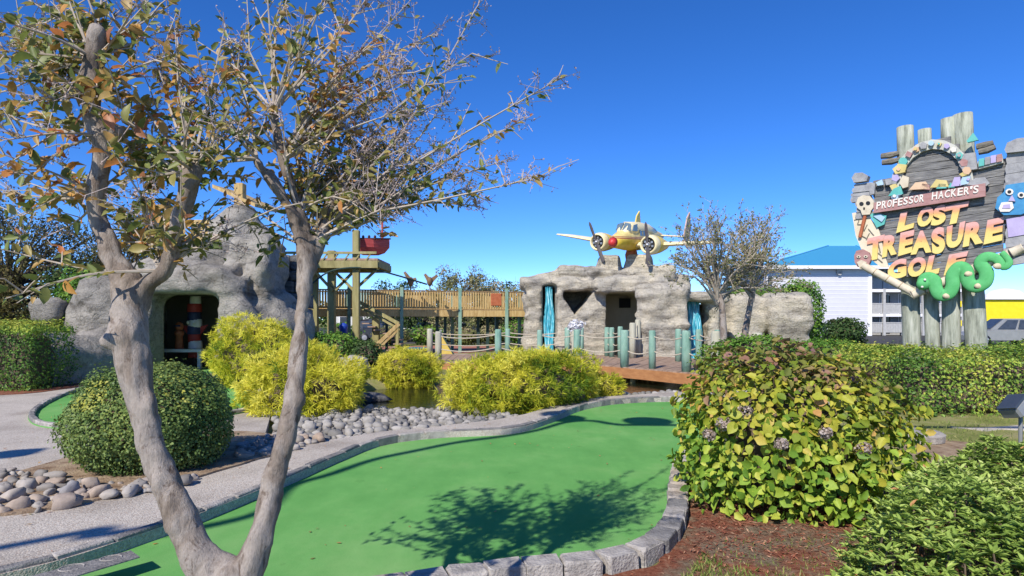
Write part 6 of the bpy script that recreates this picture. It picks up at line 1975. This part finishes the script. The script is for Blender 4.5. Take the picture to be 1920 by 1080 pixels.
# ------------------------------------------------------------------ lawn blades
def lawn():
    n = 90000
    xs = RNG.uniform(.3, 12, n); ys = RNG.uniform(2.6, 12, n) 
    nn_ = n // 3
    xs[:nn_] = RNG.uniform(.3, 3.4, nn_); ys[:nn_] = RNG.uniform(2.8, 5.0, nn_)
    wgt = RNG.random(n) < np.clip(5 / ys, .2, 1)
    ok = (xs > .62 * ys - 1.3) & wgt
    ok &= ~inside(GREEN, xs, ys) & (dist_poly(GREEN, xs, ys) > .22)
    MUL = [(1.3, 4.15), (1.5, 4.9), (1.72, 5.8), (2.15, 7.0), (2.7, 7.8), (3.6, 7.6), (4.0, 6.2), (3.2, 4.6), (2.4, 4.0)]
    ok &= (~inside(MUL, xs, ys) | ((RNG.random(n) < .3) & (ys < 4.45))) & ~inside([(6.6, 9.1), (8.0, 8.9), (9.3, 8.9), (9.2, 9.4), (7.8, 9.5)], xs, ys) & ~inside([(4.6, 6.9), (5.3, 6.6), (6.0, 7.2), (5.9, 8.1), (5.2, 8.3)], xs, ys)
    nz = fbm(np.stack([xs, ys, xs * 0], 1) * 1.3, 4, 3)
    ok &= (nz + RNG.normal(0, .25, n) > np.where(ys < 5, -.45, -.6))
    P3 = np.stack([xs, ys, np.full(n, -.02)], 1)[ok]
    N = len(P3)
    t = unit(rdir(N) * .6 + np.array([0, 0, 1.]))
    L = .05 * RNG.uniform(.6, 1.4, N)
    m_ = leaf_mat('lawn_blade', [(0, (.1, .17, .03)), (.5, (.2, .28, .05)), (.85, (.34, .36, .11)), (1, (.44, .38, .18))], .3, .5)
    V, Q, k = leaves_np(P3, rdir(N), t, L, L * .14, .05)
    me = fast_mesh('lawn_grass', V, Q, m_, RNG.random(N))
    tag(link_obj('lawn_grass', me), 'short patchy lawn grass around the hedge and mulch', 'grass', kind='stuff')
    # mulch chips
    n = 16000
    xs = RNG.uniform(.5, 4, n); ys = RNG.uniform(3.1, 7, n)
    dm = dist_poly(MUL, xs, ys)
    ok = (RNG.random(n) < np.exp(-np.maximum(dm, 0) / .22)) & (dist_poly(GREEN, xs, ys) > .2)
    P3 = np.stack([xs, ys, np.where(dm < .1, .018, .0)], 1)[ok]
    N = len(P3)
    m2 = leaf_mat('mulch_chip', [(0, (.1, .03, .02)), (.5, (.24, .08, .045)), (.8, (.34, .15, .09)), (1, (.42, .27, .17))], .0, .9)
    V, Q, k = leaves_np(P3, unit(rdir(N) * .5 + np.array([0, 0, 1.])), rdir(N), .04 * RNG.uniform(.5, 1.4, N), .011, .1)
    me = fast_mesh('mulch_chips', V, Q, m2, RNG.random(N))
    tag(link_obj('mulch_chips', me), 'loose red bark chips under the hydrangea', 'mulch', kind='stuff')
lawn()
# ------------------------------------------------------------------ trees
def bg_tree(name, base, h, rx, ry, rz, nclump, per, leaf, mat, label, seed, group=None, bark=None, trunk_r=.12, clump_r=.35, lean=(0, 0), lo=.35, twigs=0):
    r = random.Random(seed)
    base = Vector(base)
    root = thing(name, base, label, 'tree', group)
    top = base + Vector((lean[0], lean[1], h))
    cc = base + Vector((lean[0], lean[1], h - rz))
    mb = MB()
    pts = [base, base.lerp(cc, .5) + Vector((r.uniform(-.1, .1), r.uniform(-.1, .1), 0)) * h * .1, cc + Vector((0, 0, -rz * .2))]
    mb.tube(catmull(pts, 4), [trunk_r * (1.1 - .5 * i / 8) for i in range(9)], 8)
    mb.build('trunk', bark or m_darkbark, root, True)
    br = MB()
    C = []
    for k in range(nclump):
        d = unit(np.array([[r.gauss(0, 1), r.gauss(0, 1), r.gauss(0, 1)]]))[0]
        q = r.uniform(lo, 1.0) ** .6
        p = Vector((cc.x + d[0] * rx * q, cc.y + d[1] * ry * q, cc.z + d[2] * rz * q))
        C.append(p)
        s = base.lerp(cc, r.uniform(.55, 1.0))
        m_ = s.lerp(p, .5) + Vector((0, 0, r.uniform(0, .15) * rz))
        br.tube([s, m_, p], [trunk_r * .32, trunk_r * .2, trunk_r * .06], 5, cap=False)
        for j in range(twigs):
            e_ = p + Vector((r.gauss(0, 1), r.gauss(0, 1), abs(r.gauss(0, 1)) + .3)).normalized() * clump_r * r.uniform(.7, 1.6)
            br.tube([m_.lerp(p, r.uniform(.3, 1)), p.lerp(e_, .5), e_], [trunk_r * .08, trunk_r * .05, trunk_r * .025], 3, cap=False)
    br.build('branches', bark or m_darkbark, root)
    C = np.array(C)
    pos = np.repeat(C, per, 0)
    N = len(pos)
    off = rdir(N) * (clump_r * RNG.random(N) ** .5)[:, None] * np.array([1, 1, .75])
    pos = pos + off
    nrm = unit(off / clump_r + rdir(N) * .9 + np.array([0, 0, .4]))
    rnd = np.clip(np.repeat(.5 + RNG.normal(0, .17, len(C)), per) + RNG.normal(0, .16, N), 0, 1)
    L = leaf * RNG.uniform(.7, 1.3, N)
    leaf_object('crown', root, pos, nrm, rdir(N), L, L * .55, rnd, mat, .2, stuff=True)
    return root

BT = 'trees behind the course'
bg_tree('broad_tree', (-20.5, 25, 0), 6.2, 3.6, 3, 2.9, 130, 110, .13, L_olive, 'brown-olive tree filling the far left above the hedge', 1, BT, clump_r=.7, trunk_r=.2, twigs=4)
bg_tree('broad_tree', (-17.0, 27, 0), 5.8, 2.6, 2.5, 2.6, 100, 100, .13, L_olive, 'brown-olive tree between the far left tree and the cave', 2, BT, clump_r=.65, trunk_r=.18, twigs=4)
bg_tree('broad_tree', (-15.2, 21.5, 0), 3.6, 1.3, 1.2, 1.5, 50, 90, .1, L_dark, 'short dark green tree just above the left hedge', 3, BT, clump_r=.5, trunk_r=.12)
for i, (px, d, yt, w, mt, lab) in enumerate([
        (742, 46, 528, 2.6, L_dark, 'dark green tree behind the walkway next to the lookout tower'),
        (800, 50, 540, 3.0, L_dark, 'low green tree behind the middle of the walkway'),
        (858, 44, 500, 2.5, L_sparse, 'tall pale feathery tree behind the walkway'),
        (905, 48, 520, 3.2, L_dark, 'bushy green tree behind the walkway, right of the feathery one'),
        (950, 46, 528, 2.4, L_sparse, 'pale green tree behind the walkway nearest the rock hall'),
        (1000, 52, 545, 2.2, L_dark, 'green tree peeking out beside the left rock column'),
        (690, 55, 560, 2.8, L_dark, 'green tree behind the lookout tower')]):
    z = Z(yt, d)
    bg_tree('garden_tree', (X(px, d), d, 0), z, w, w * .8, z * .44, 70, 75, .17, mt, lab, 20 + i, BT, clump_r=.6, trunk_r=.14, twigs=3 if mt is L_sparse else 0)
# shrubs seen through the walkway supports
for i, (px, d, h, w, mt, lab) in enumerate([(735, 39, 1.3, 1.1, L_sparse, 'pale flowering shrub under the walkway by the stair'), (800, 40, 1.3, 1.3, L_light, 'green shrub under the walkway behind the teal posts'), (870, 39, 1.2, 1.2, L_sparse, 'pale shrub under the middle of the walkway'), (925, 40, 1.3, 1.2, L_sparse, 'greyish shrub under the walkway near the rock hall'), (978, 38, 1.7, 1.2, L_light, 'light shrub beside the left waterfall column'), (640, 38, 1.5, 1.2, L_light, 'light shrub behind the tower columns')]):
    ball_shrub('under_shrub', (X(px, d), d, h * .5), (w, w * .8, h * .5), 1500, .17, mt, lab, 'shrub', 2, 0, 'shrubs beyond the walkway', lump=.3, rnd_fn=dk_rnd, inner=.3)
# far wooded line closing the horizon
def far_line():
    n = 16000
    x = RNG.uniform(-120, 130, n)
    y = 135 + RNG.uniform(0, 14, n)
    top = 4.2 + 1.8 * fbm(np.stack([x * .12, y * 0, y * 0], 1), 3, 3)
    z = RNG.random(n) ** .7 * top
    P3 = np.stack([x, y, z], 1)
    V, Q, k = leaves_np(P3, rdir(n) + np.array([0, -.6, .3]), rdir(n), RNG.uniform(.6, 1.6, n), RNG.uniform(.5, 1.1, n), .2)
    me = fast_mesh('far_treeline', V, Q, L_dark, RNG.random(n))
    tag(link_obj('far_treeline', me), 'distant dark green line of trees along the horizon', 'treeline', kind='stuff')
far_line()

# two slim trees right of the turquoise fall: fine twigs, thin leaves
def slim_tree(base, path, heads, label, seed):
    r = random.Random(seed)
    root = thing('slim_tree', base, label, 'tree', 'slim trees before the rock wall')
    mb = MB()
    pts = catmull(path, 5)
    mb.tube(pts, [.105 - .055 * i / len(pts) for i in range(len(pts))], 10)
    mb.build('trunk', m_bark, root, True)
    br = MB(); LP, LT = [], []
    fork = Vector(pts[-1])
    for hx, hy, hz in heads:
        tip = Vector((hx, hy, hz))
        mid = fork.lerp(tip, .5) + Vector((r.uniform(-.12, .12), r.uniform(-.12, .12), r.uniform(0, .15)))
        lp = catmull([fork - Vector((0, 0, r.uniform(0, .35))), mid, tip], 5)
        br.tube(lp, [.034 - .026 * i / len(lp) for i in range(len(lp))], 6, cap=False)
        for k in range(9):
            s = Vector(lp[r.randrange(3, len(lp))])
            d = ((tip - fork).normalized() * .7 + Vector((r.gauss(0, 1), r.gauss(0, 1), r.gauss(.35, .8))) * .6).normalized()
            ln = r.uniform(.3, .85)
            e_ = s + d * ln
            m_ = s.lerp(e_, .5) + Vector((r.gauss(0, .04), r.gauss(0, .04), .03))
            br.tube([s, m_, e_], [.009, .006, .003], 4, cap=False)
            for j in range(5):
                q = s.lerp(e_, r.uniform(.3, 1))
                e2 = q + (d + Vector((r.gauss(0, .7), r.gauss(0, .7), r.gauss(.2, .5)))).normalized() * r.uniform(.12, .3)
                br.tube([q, e2], [.004, .002], 3, cap=False)
                for u in range(5):
                    LP.append(q.lerp(e2, r.random())); LT.append((e2 - q).normalized())
    br.build('branches', m_twig, root)
    N = len(LP)
    L = .06 * RNG.uniform(.7, 1.4, N)
    leaf_object('crown', root, np.array(LP), rdir(N) + np.array([0, 0, .5]), np.array(LT) + rdir(N) * .6, L, L * .45, RNG.random(N) ** 1.3, L_sparse, .2, stuff=True)
d = 15.0
def heads(cx, cy, rx, ry, n, d, seed, ylo=40):
    r = random.Random(seed)
    out = []
    for k in range(n):
        a_ = math.radians(r.uniform(-15, 195))
        q = r.uniform(.65, 1.0)
        p = at(cx + rx * q * math.cos(a_), cy - ry * q * math.sin(a_), d + r.uniform(-.9, .9))
        out.append(tuple(p))
    return out
slim_tree((X(1356, d), d, 0), [(X(1356, d), d, -.03), at(1357, 640, d), at(1353, 570, d), at(1345, 545, d)], heads(1345, 525, 92, 98, 26, d, 1), 'slim bare-twigged tree nearer the turquoise waterfall', 3)
slim_tree((X(1392, 15.8), 15.8, 0), [(X(1392, 15.8), 15.8, -.03), at(1395, 640, 15.8), at(1405, 580, 15.8), at(1412, 540, 15.8)], heads(1408, 515, 66, 98, 20, 15.8, 2), 'slim bare-twigged tree nearer the sign', 5)

# ------------------------------------------------------------------ the forked tree close to the eye
def forked_tree():
    r = random.Random(21)
    fork = at(441, 1066, 2.05)
    root = thing('forked_tree', (fork.x + .03, 2.0, -.03), 'forked smooth-barked tree with autumn leaves, close in front of the green', 'tree')
    SEG = []
    def limb(name, lst):
        P = [np.append(np.array(at(px, py, d)), max(.012, w / 2 / F_PX * d - .0105)) for px, py, d, w in lst]
        Cc = catmull(P, 4)
        SEG.extend(zip(Cc[:-1], Cc[1:]))
    limb('trunk', [(448, 1560, 2.0, 120), (442, 1400, 2.02, 104), (437, 1230, 2.03, 100), (432, 1130, 2.05, 100), (428, 1085, 2.05, 84), (425, 1060, 2.06, 50)])
    limb('limb', [(440, 1150, 2.05, 60), (400, 1078, 2.05, 74), (360, 1020, 2.05, 64), (328, 945, 2.06, 57), (297, 872, 2.08, 52), (270, 790, 2.1, 52), (255, 715, 2.12, 54), (246, 650, 2.14, 62), (240, 590, 2.16, 62), (240, 540, 2.18, 58), (230, 500, 2.2, 40)])
    limb('limb', [(430, 1150, 2.05, 60), (464, 1070, 2.06, 66), (492, 990, 2.08, 52), (512, 900, 2.12, 46), (540, 800, 2.16, 44), (554, 720, 2.2, 40), (561, 640, 2.24, 36), (568, 560, 2.28, 32), (575, 510, 2.3, 36), (580, 470, 2.32, 28)])
    limb('limb', [(236, 555, 2.17, 46), (208, 480, 2.2, 38), (184, 415, 2.22, 33), (178, 360, 2.22, 38), (190, 310, 2.22, 30), (188, 255, 2.22, 42), (172, 205, 2.22, 34), (168, 160, 2.22, 44), (176, 110, 2.22, 36), (182, 60, 2.22, 40)])
    limb('limb', [(246, 580, 2.17, 44), (272, 535, 2.16, 34), (305, 510, 2.15, 34), (325, 460, 2.15, 36), (335, 410, 2.15, 32), (352, 360, 2.15, 30), (362, 318, 2.15, 34)])
    limb('limb', [(578, 500, 2.3, 32), (556, 430, 2.3, 26), (530, 370, 2.28, 22), (500, 330, 2.27, 22), (482, 300, 2.27, 18)])
    limb('limb', [(580, 500, 2.32, 30), (570, 430, 2.33, 26), (552, 370, 2.34, 22), (530, 300, 2.34, 22), (516, 250, 2.34, 20), (513, 205, 2.34, 20)])
    limb('limb', [(580, 490, 2.32, 28), (602, 440, 2.36, 24), (614, 405, 2.4, 20), (622, 370, 2.42, 10)])
    limb('knot', [(238, 625, 2.13, 58), (222, 632, 2.11, 40), (208, 637, 2.1, 22), (202, 640, 2.1, 10)])
    limb('knot', [(266, 770, 2.1, 46), (280, 745, 2.1, 18)])
    limb('knot', [(195, 255, 2.22, 34), (212, 250, 2.22, 24), (222, 246, 2.22, 12)])
    limb('knot', [(178, 160, 2.22, 40), (196, 165, 2.2, 22)])
    limb('knot', [(556, 740, 2.2, 36), (566, 752, 2.2, 20)])
    # one continuous skin over all the thick wood
    lo = np.array([-1.86, 1.8, -.04]); h_ = .0105
    dims = (np.array([-.52, 2.62, 2.78]) - lo) / h_
    nx, ny, nz = [int(q) for q in dims]
    Fd = np.full((nx, ny, nz), .3)
    axs = [lo[k] + h_ * np.arange(n_) for k, n_ in enumerate((nx, ny, nz))]
    for p, q in SEG:
        rm = max(p[3], q[3]) + .07
        i0 = np.maximum(((np.minimum(p[:3], q[:3]) - rm - lo) / h_).astype(int), 0)
        i1 = np.minimum(((np.maximum(p[:3], q[:3]) + rm - lo) / h_).astype(int) + 1, (nx, ny, nz))
        if np.any(i1 <= i0):
            continue
        G = np.stack(np.meshgrid(*[axs[k][i0[k]:i1[k]] for k in range(3)], indexing='ij'), -1)
        e_ = q[:3] - p[:3]
        t = np.clip(((G - p[:3]) @ e_) / max(e_ @ e_, 1e-9), 0, 1)
        dd = np.linalg.norm(G - p[:3] - t[..., None] * e_, axis=-1) - (p[3] + (q[3] - p[3]) * t)
        sl = tuple(slice(i0[k], i1[k]) for k in range(3))
        Fd[sl] = smin(Fd[sl], dd, .022)
    near = np.argwhere(np.abs(Fd) < .04)
    PP = lo + near * h_
    Fd[near[:, 0], near[:, 1], near[:, 2]] += .009 * fbm(PP * np.array([14, 14, 7]), 5, 3) + .004 * fbm(PP * np.array([45, 45, 18]), 7, 2) + np.maximum(0, vnoise(PP * np.array([9, 9, 12]), 15) - .6) * -.025
    V, Q = surfnet(Fd, lo, h_)
    me = fast_mesh('trunk', V - np.array(wloc(root)), Q, m_bark, smooth=True)
    link_obj('trunk', me, root, wloc(root))
    br, se = MB(), MB()
    LP, LN, LT = [], [], []
    SP_, ST = [], []
    heads_ = [((178, 110, 2.22), [(5, 40), (8, 95), (12, 170), (60, 5), (120, -25), (200, -50), (262, -5), (350, -10), (90, 60), (245, 90), (300, 60), (215, 30), (150, -40), (30, 130), (110, 110)], 1.15),
              ((172, 170, 2.22), [(10, 200), (270, 140), (60, 70), (330, 100), (95, 190), (230, 190)], 1.1),
              ((188, 255, 2.22), [(5, 215), (15, 262), (60, 330), (255, 230), (300, 205), (110, 250)], .9),
              ((182, 370, 2.22), [(8, 290), (15, 318), (40, 405), (5, 360), (100, 300), (120, 430), (262, 310), (70, 350)], .9),
              ((360, 318, 2.15), [(300, 120), (420, 60), (330, 40), (270, 190), (440, 180), (400, 240), (250, 260), (235, 335), (460, 330), (390, 130), (290, 270)], 1.1),
              ((300, 508, 2.15), [(14, 470), (530, 385), (430, 440), (385, 420), (255, 430), (315, 380), (350, 400), (10, 560)], .7),
              ((513, 210, 2.34), [(470, -10), (500, -30), (545, -20), (610, -10), (690, -8), (420, 40), (390, 90), (640, 60), (590, 120), (560, 60), (650, -30), (455, 70)], .9),
              ((525, 285, 2.34), [(770, 0), (700, 60), (660, 170), (620, 220), (430, 160), (400, 200), (740, 110), (640, 140), (820, 60)], .9),
              ((610, 415, 2.4), [(1045, 150), (1025, 330), (895, 385), (835, 190), (885, 100), (897, 8), (760, 245), (720, 330), (950, 300), (700, 400), (1000, 215), (860, 330), (790, 300), (680, 290)], .85),
              ((570, 460, 2.32), [(840, 300), (780, 360), (650, 330), (700, 260), (480, 420), (450, 380), (880, 350), (670, 410), (720, 390), (620, 300), (590, 330)], .95),
              ((482, 298, 2.27), [(300, 180), (330, 250), (380, 300), (420, 230), (300, 340), (440, 120), (360, 210)], 1.1)]
    # filler shoots so that crowns read dense in their middles
    for cx, cy, rx, ry, n, src in ((600, 280, 150, 100, 16, (560, 400, 2.33)), (330, 260, 150, 120, 15, (350, 330, 2.16)), (150, 120, 130, 120, 12, (175, 150, 2.22)), (640, 370, 120, 50, 7, (590, 440, 2.34)), (730, 320, 110, 70, 9, (612, 410, 2.42)), (700, 200, 120, 90, 12, (530, 300, 2.34)), (300, 420, 150, 60, 12, (320, 470, 2.15))):
        tips = []
        for k in range(n):
            a_ = r.uniform(0, 6.28); q = math.sqrt(r.random())
            tips.append((cx + rx * q * math.cos(a_), cy + ry * q * math.sin(a_)))
        heads_.append((src, tips, 1.2))
    def leafing(a_, b_, dens):
        ln = (b_ - a_).length
        t = (b_ - a_).normalized()
        for k in range(max(1, int(ln * dens))):
            LP.append(tuple(a_.lerp(b_, r.random())))
            sd = Vector((r.gauss(0, 1), r.gauss(0, 1), r.gauss(0, 1)))
            sd = (sd - t * sd.dot(t)).normalized()
            LT.append(tuple((t * .5 + sd).normalized()))
    for (hx, hy, hd), tips, dens in heads_:
        h0 = at(hx, hy, hd)
        for tx, ty in tips:
            far = tx > 640
            tip = at(tx, ty, hd + r.uniform(-.25, .55) + (.25 if far else 0))
            L = (tip - h0).length
            mid = h0.lerp(tip, .45) + Vector((r.uniform(-.06, .06), r.uniform(-.06, .06), r.uniform(-.03, .07))) * L
            pts = [Vector(p) for p in catmull([h0, mid, tip], 7)]
            n = len(pts)
            br.tube(pts, [.0068 - .0053 * i / n for i in range(n)], 5, cap=False)
            for i in range(3, n - 1):
                leafing(pts[i], pts[i + 1], (40 if i < n - 3 or not far else 18) * dens)
            for k in range(int(L * 8)):
                i = r.randrange(3, n)
                s = pts[i]
                fwd = (pts[min(i + 1, n - 1)] - pts[i - 1]).normalized()
                dv = (fwd * .9 + Vector((r.gauss(0, .6), r.gauss(0, .6), r.gauss(.1, .6)))).normalized()
                ln = r.uniform(.07, .24)
                e_ = s + dv * ln
                m_ = s.lerp(e_, .5) + Vector((0, 0, r.uniform(-.01, .02)))
                br.tube([s, m_, e_], [.0032, .0024, .0014], 4, cap=False)
                leafing(s.lerp(e_, .15), e_, 47 * dens * (.45 if far and i > n * .6 else 1))
            if far or r.random() < .55:      # seed panicle at the tip
                fwd = (pts[-1] - pts[-3]).normalized()
                for k in range(12 if far else 5):
                    s = pts[-1].lerp(pts[-4], r.random() * 1.1)
                    dv = (fwd * .8 + Vector((r.gauss(0, .5), r.gauss(0, .5), r.gauss(.05, .5)))).normalized()
                    e_ = s + dv * r.uniform(.05, .17)
                    se.tube([s, e_], [.0016, .0009], 3, cap=False)
                    for j in range(4):
                        q = s.lerp(e_, r.uniform(.35, 1))
                        e2 = q + Vector((r.gauss(0, 1), r.gauss(0, 1), r.gauss(.2, 1))).normalized() * r.uniform(.015, .05)
                        se.tube([q, e2], [.0012, .0008], 3, cap=False)
                        SP_.append(tuple(e2)); SP_.append(tuple(q.lerp(e2, .6)))
    br.build('branches', m_twig, root)
    L_pan = M('panicle_twig', (.36, .28, .26), (.5, .42, .4), scale=20, rough=.8)
    se.build('seed_sprays', L_pan, root)
    N = len(SP_)
    leaf_object('seed_capsules', root, np.array(SP_), rdir(N), rdir(N), .009, .008, RNG.random(N), L_seed, .3, stuff=True)
    LP, LT = np.array(LP), np.array(LT)
    N = len(LP)
    nrm = unit(rdir(N) * .8 + np.array([-.1, -.35, .7]))
    L = .037 * RNG.uniform(.55, 1.5, N)
    L = np.where(LP[:, 0] / LP[:, 1] < -.55, L * 1.25, L)
    rnd = np.clip(.47 + .33 * fbm(LP * 3.2, 8, 3) + RNG.normal(0, .2, N), 0, 1)
    show = L / LP[:, 1]
    vis = (np.abs(LP[:, 0] / LP[:, 1]) < .82) & ((LP[:, 2] - 1.6) / LP[:, 1] < .51)
    top = np.argsort(-(show * vis))[:300]
    rest = np.setdiff1d(np.arange(N), top)
    leaf_object('foliage', root, LP[rest], nrm[rest], LT[rest], L[rest], L[rest] * .5, rnd[rest], L_myrtle, .2, True, .12, stuff=True)
    protos = []
    for j in range(4):
        xs = np.linspace(0, 1, 5)
        wv = np.array([.03, .2, .27, .2, .01])
        V, Q = [], []
        for i, x in enumerate(xs):
            z = -.18 * x * x * (1 + .4 * j)
            V += [(x, wv[i], z + wv[i] * (.2 + .15 * j)), (x, 0, z), (x, -wv[i], z + wv[i] * (.2 + .1 * j))]
        for i in range(4):
            a_ = i * 3
            Q += [(a_, a_ + 1, a_ + 4, a_ + 3), (a_ + 1, a_ + 2, a_ + 5, a_ + 4)]
        protos.append(fast_mesh('leaf', np.array(V), Q, L_myrtle_o, smooth=True))
    for i in top:
        n_ = Vector(nrm[i]); tt = Vector(LT[i]); tt = (tt - n_ * tt.dot(n_)).normalized(); sd = n_.cross(tt)
        o = link_obj('leaf', protos[random.randrange(4)], root, LP[i])
        o.rotation_euler = Matrix((tt, sd, n_)).transposed().to_4x4().to_euler()
        o.scale = (L[i],) * 3
    print('forked tree leaves', N, 'seeds', len(SP_))
forked_tree()

# leaves blown onto the green and the path
def fallen():
    n = 520
    xs = RNG.uniform(-6.5, 3.2, n); ys = RNG.uniform(3.3, 11.5, n)
    on = inside(GREEN, xs, ys); pa = inside(PATH, xs, ys)
    k = (on & (RNG.random(n) < .5)) | pa
    P3 = np.stack([xs, ys, np.where(on, .006, .086)], 1)[k]
    N = len(P3)
    L = .035 * RNG.uniform(.5, 1.3, N)
    V, Q, kk = leaves_np(P3, unit(rdir(N) * .25 + np.array([0, 0, 1.])), rdir(N), L, L * .5, .15, True, .0)
    V[:, 2] = np.maximum(V[:, 2], np.repeat(P3[:, 2], 6))
    me = fast_mesh('fallen_leaves', V, Q, L_myrtle, np.repeat(RNG.uniform(.4, 1, N), kk))
    tag(link_obj('fallen_leaves', me), 'scattered small brown leaves lying on the green and path', 'leaves', kind='stuff')
fallen()

# ------------------------------------------------------------------ unseen bent tube and discs, added only to cast shadows on path and green
def over(px, py, zg, H):
    g = gp(px, py, zg)
    return g + TO_SUN * ((H - zg) / TO_SUN.z)
oh = thing('shadow_caster', (-9, -5, 0), 'unseen bent tube with round discs, added to cast shadows on path and green', 'shadow caster')
H = 6.6
pts = [(-12, -7.5, H)] + [tuple(over(px, py, zg, H)) for px, py, zg in ((0, 1027, .08), (150, 1007, .08), (300, 986, .08), (470, 948, .08), (545, 912, 0), (620, 889, 0), (700, 862, 0), (780, 845, 0), (860, 829, 0), (950, 817, 0), (1010, 806, 0), (1060, 792, 0), (1110, 789, 0), (1160, 796, 0), (1250, 797, 0))] + [(4.5, 2.2, H), (13, .5, H)]
MB().tube(catmull(pts, 4), .062, 8).build('shadow_tube', m_black, oh)  # made-up tube, bent so its shadow follows the wanted band
for px, py, zg, s in ((1055, 776, .08, .36), (1215, 789, 0, .4), (28, 850, .08, .26)):
    c = over(px, py, zg, H - .35)
    sh = MB().lathe([(.06, .22), (.12, .16), (s, -.02), (s * .96, -.05), (.05, .1)], c, n=18).build('shadow_disc', m_black, oh, True)  # added disc that drops a round shadow, not a lamp
for x, y in ((-12, -7.5), (13, .5)):
    MB().lathe([(.16, -.1), (.13, H + .4)], (x, y, 0), n=10).build('pole', m_olive, oh)  # made-up supports for the shadow tube, out of view too

# ------------------------------------------------------------------ small things
fl = thing('floodlight', (4.95, 6.0, .4), 'grey floodlight head on a stake at the right edge of the ground cover', 'floodlight')
Rm = Matrix.Rotation(math.radians(-38), 3, 'Y') @ Matrix.Rotation(.3, 3, 'Z')
c = at(1904, 762, 6.0)
MB().bbox(c, (.24, .2, .13), .02, rot=Rm).build('housing', m_greyp, fl)
MB().bbox(c + Rm @ Vector((-.02, -.02, .075)), (.22, .19, .02), .005, rot=Rm).build('lens', m_win, fl)
MB().tube([(c.x + .05, c.y, -.03), (c.x + .05, c.y, c.z - .04)], .018, 8).build('stake', m_greyp, fl)
tag(MB().lathe([(.36, -.04), (.37, .05), (.33, .075), (.02, .08)], gp(1712, 818, .03), n=20).build('stepping_stone', m_kerb, smooth=False, loc=gp(1712, 818, .0)), 'round grey stepping stone on the lawn beside the hydrangea', 'stepping stone')
# flat marker plate on the kerb at the lower left, with worn pale loops
mk = thing('kerb_plate', gp(160, 1060, .1), 'flat grey plate with two worn pale loops at the kerb corner', 'plate')
q = [gp(20, 1092, .11), gp(245, 1034, .11), gp(262, 1046, .11), gp(110, 1092, .11)]
MB().slab(q, (0, 0, 1), .008).build('plate', m_kerbdark, mk)
for px, py, rx, ry in ((134, 1064, .06, .035), (208, 1046, .055, .03)):
    cc = gp(px, py, .119)
    mb = MB()
    ring = [Vector((cc.x + rx * math.cos(t) + .3 * ry * math.sin(t), cc.y + ry * math.sin(t) * 1.6, .119)) for t in np.linspace(.3, 5.9, 16)]
    mb.tube(ring, .004, 5)
    mb.build('worn_mark', m_kerb, mk)
